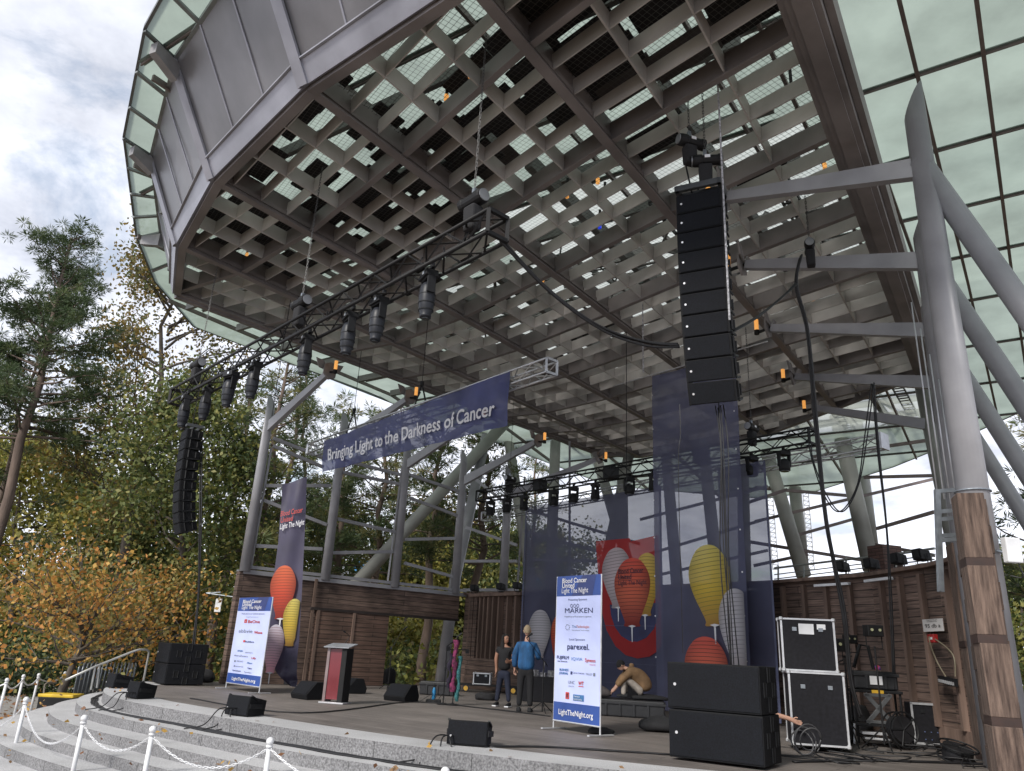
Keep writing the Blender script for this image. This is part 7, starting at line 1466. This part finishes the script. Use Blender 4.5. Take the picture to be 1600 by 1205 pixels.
mass('undergrowth', 'bushy green and yellow undergrowth between the trees', 'bushes', -34, 16, 33, 50, 2.6, 42000, [GRN[0], GRN[1], YEL[1], GLD[0]], .24)
mass('hedge', 'dark low hedge behind the orange tree', 'hedge', -30, -11.5, 27.5, 30, 1.7, 26000, [GRN[0], leafm('hedge_dark', (.025, .04, .018))], .13)
n_ = 5200; x = rng.uniform(-26, -6, n_); y = rng.uniform(11, 32, n_); keep = (x < -9.6 - (y - 17) * .0) | (y < 12.5); x, y = x[keep], y[keep]; c = np.stack([x, y, np.full(len(x), GZ + .03)], 1); d = unit(len(x)); d[:, 2] *= .15; d /= np.linalg.norm(d, axis=1)[:, None]
o = leaves(c, d, .10, .08, [leafm('fallen_brown', (.20, .09, .04)), leafm('fallen_tan', (.30, .18, .09)), ORG[0]], 'fallen_leaves', None); tag(o, 'fallen brown and orange leaves scattered on the ground at left', 'leaves', None, 'stuff')
rs = np.random.default_rng(5); LP = []
for k in range(150):
    j = int(rs.integers(0, 6)); P_ = offs(edge, .46 * j + float(rs.uniform(.05, .40)) - (.46 if j == 0 else 0)); q = P_[int(rs.integers(0, len(P_) - 12))]; zz = 0 if j == 0 else zs[j - 1]
    LP.append((q.x + rs.normal() * .1, q.y + rs.normal() * .1, zz + .012))
d = unit(len(LP)); d[:, 2] *= .1; d /= np.linalg.norm(d, axis=1)[:, None]
o = leaves(np.array(LP), d, .075, .06, [MATS['fallen_brown'], MATS['fallen_tan'], ORG[1]], 'stray_leaves', None); tag(o, 'few stray dry leaves lying on the granite steps', 'leaves', None, 'stuff')
# ================================================================== BUILDINGS FAR BEHIND
bl = thing('office_building', 'distant pale office building with long blue window bands beyond the trees', 'building', at_y(680, 960, 95)); bl.location.z = GZ
a, b = at_y(540, 960, 100), at_y(820, 960, 90); z0 = at_y(680, 852, 95).z
def far(p, q, za, zb_, nm, mt_, th=1, off=0): P = [Vector((p.x, p.y - off, 0)), Vector((q.x, q.y - off, 0)), Vector((q.x, q.y + th, 0)), Vector((p.x, p.y + th, 0))]; add(MB().hexa([v + upv(za) for v in P] + [v + upv(zb_) for v in P]), nm, mt_, bl, world=True)
conc = mat('pale_concrete', (.42, .43, .43), .7, scale=.4); bgl = mat('blue_tinted_windows', (.06, .24, .48), .15, .2, scale=.25, var=.25)
far(a, b, GZ, z0, 'wall', conc, 12)
for k in range(4): zz = z0 - 1.6 - k * 3.4; far(a, b, zz - 1.7, zz, 'window_band', bgl, .5, .15)
for k in range(12): p = a.lerp(b, k / 12); far(p, a.lerp(b, k / 12 + .008), GZ, z0 - .2, 'pier', conc, .5, .35)
text('GCP', mat('sign_grey', (.08, .08, .09), .6), bl, at_y(786, 868, 92.5) + Vector((0, -3, 0)), Vector((1, -.15, 0)), U, 1.3, name='sign_lettering', bold=.03)
b2 = thing('grey_building', 'far grey flat roofed building seen dimly through the backdrop', 'building', at_y(860, 960, 80)); b2.location.z = GZ; p, q = at_y(832, 900, 80), at_y(893, 900, 80); zt2 = at_y(860, 865, 80).z
add(MB().hexa([(p.x, 80, GZ), (q.x, 80, GZ), (q.x, 92, GZ), (p.x, 92, GZ), (p.x, 80, zt2), (q.x, 80, zt2), (q.x, 92, zt2), (p.x, 92, zt2)]), 'wall', mat('grey_render', (.16, .17, .18), .8), b2, world=True); m_ = MB(); [m_.box(((p.x + q.x) / 2, 79.95, zt2 - 1.2 - 1.6 * k), ((q.x - p.x) * .9, .1, .7)) for k in range(3)]; add(m_, 'windows', bgl, b2, world=True)
bpy.context.view_layer.update()
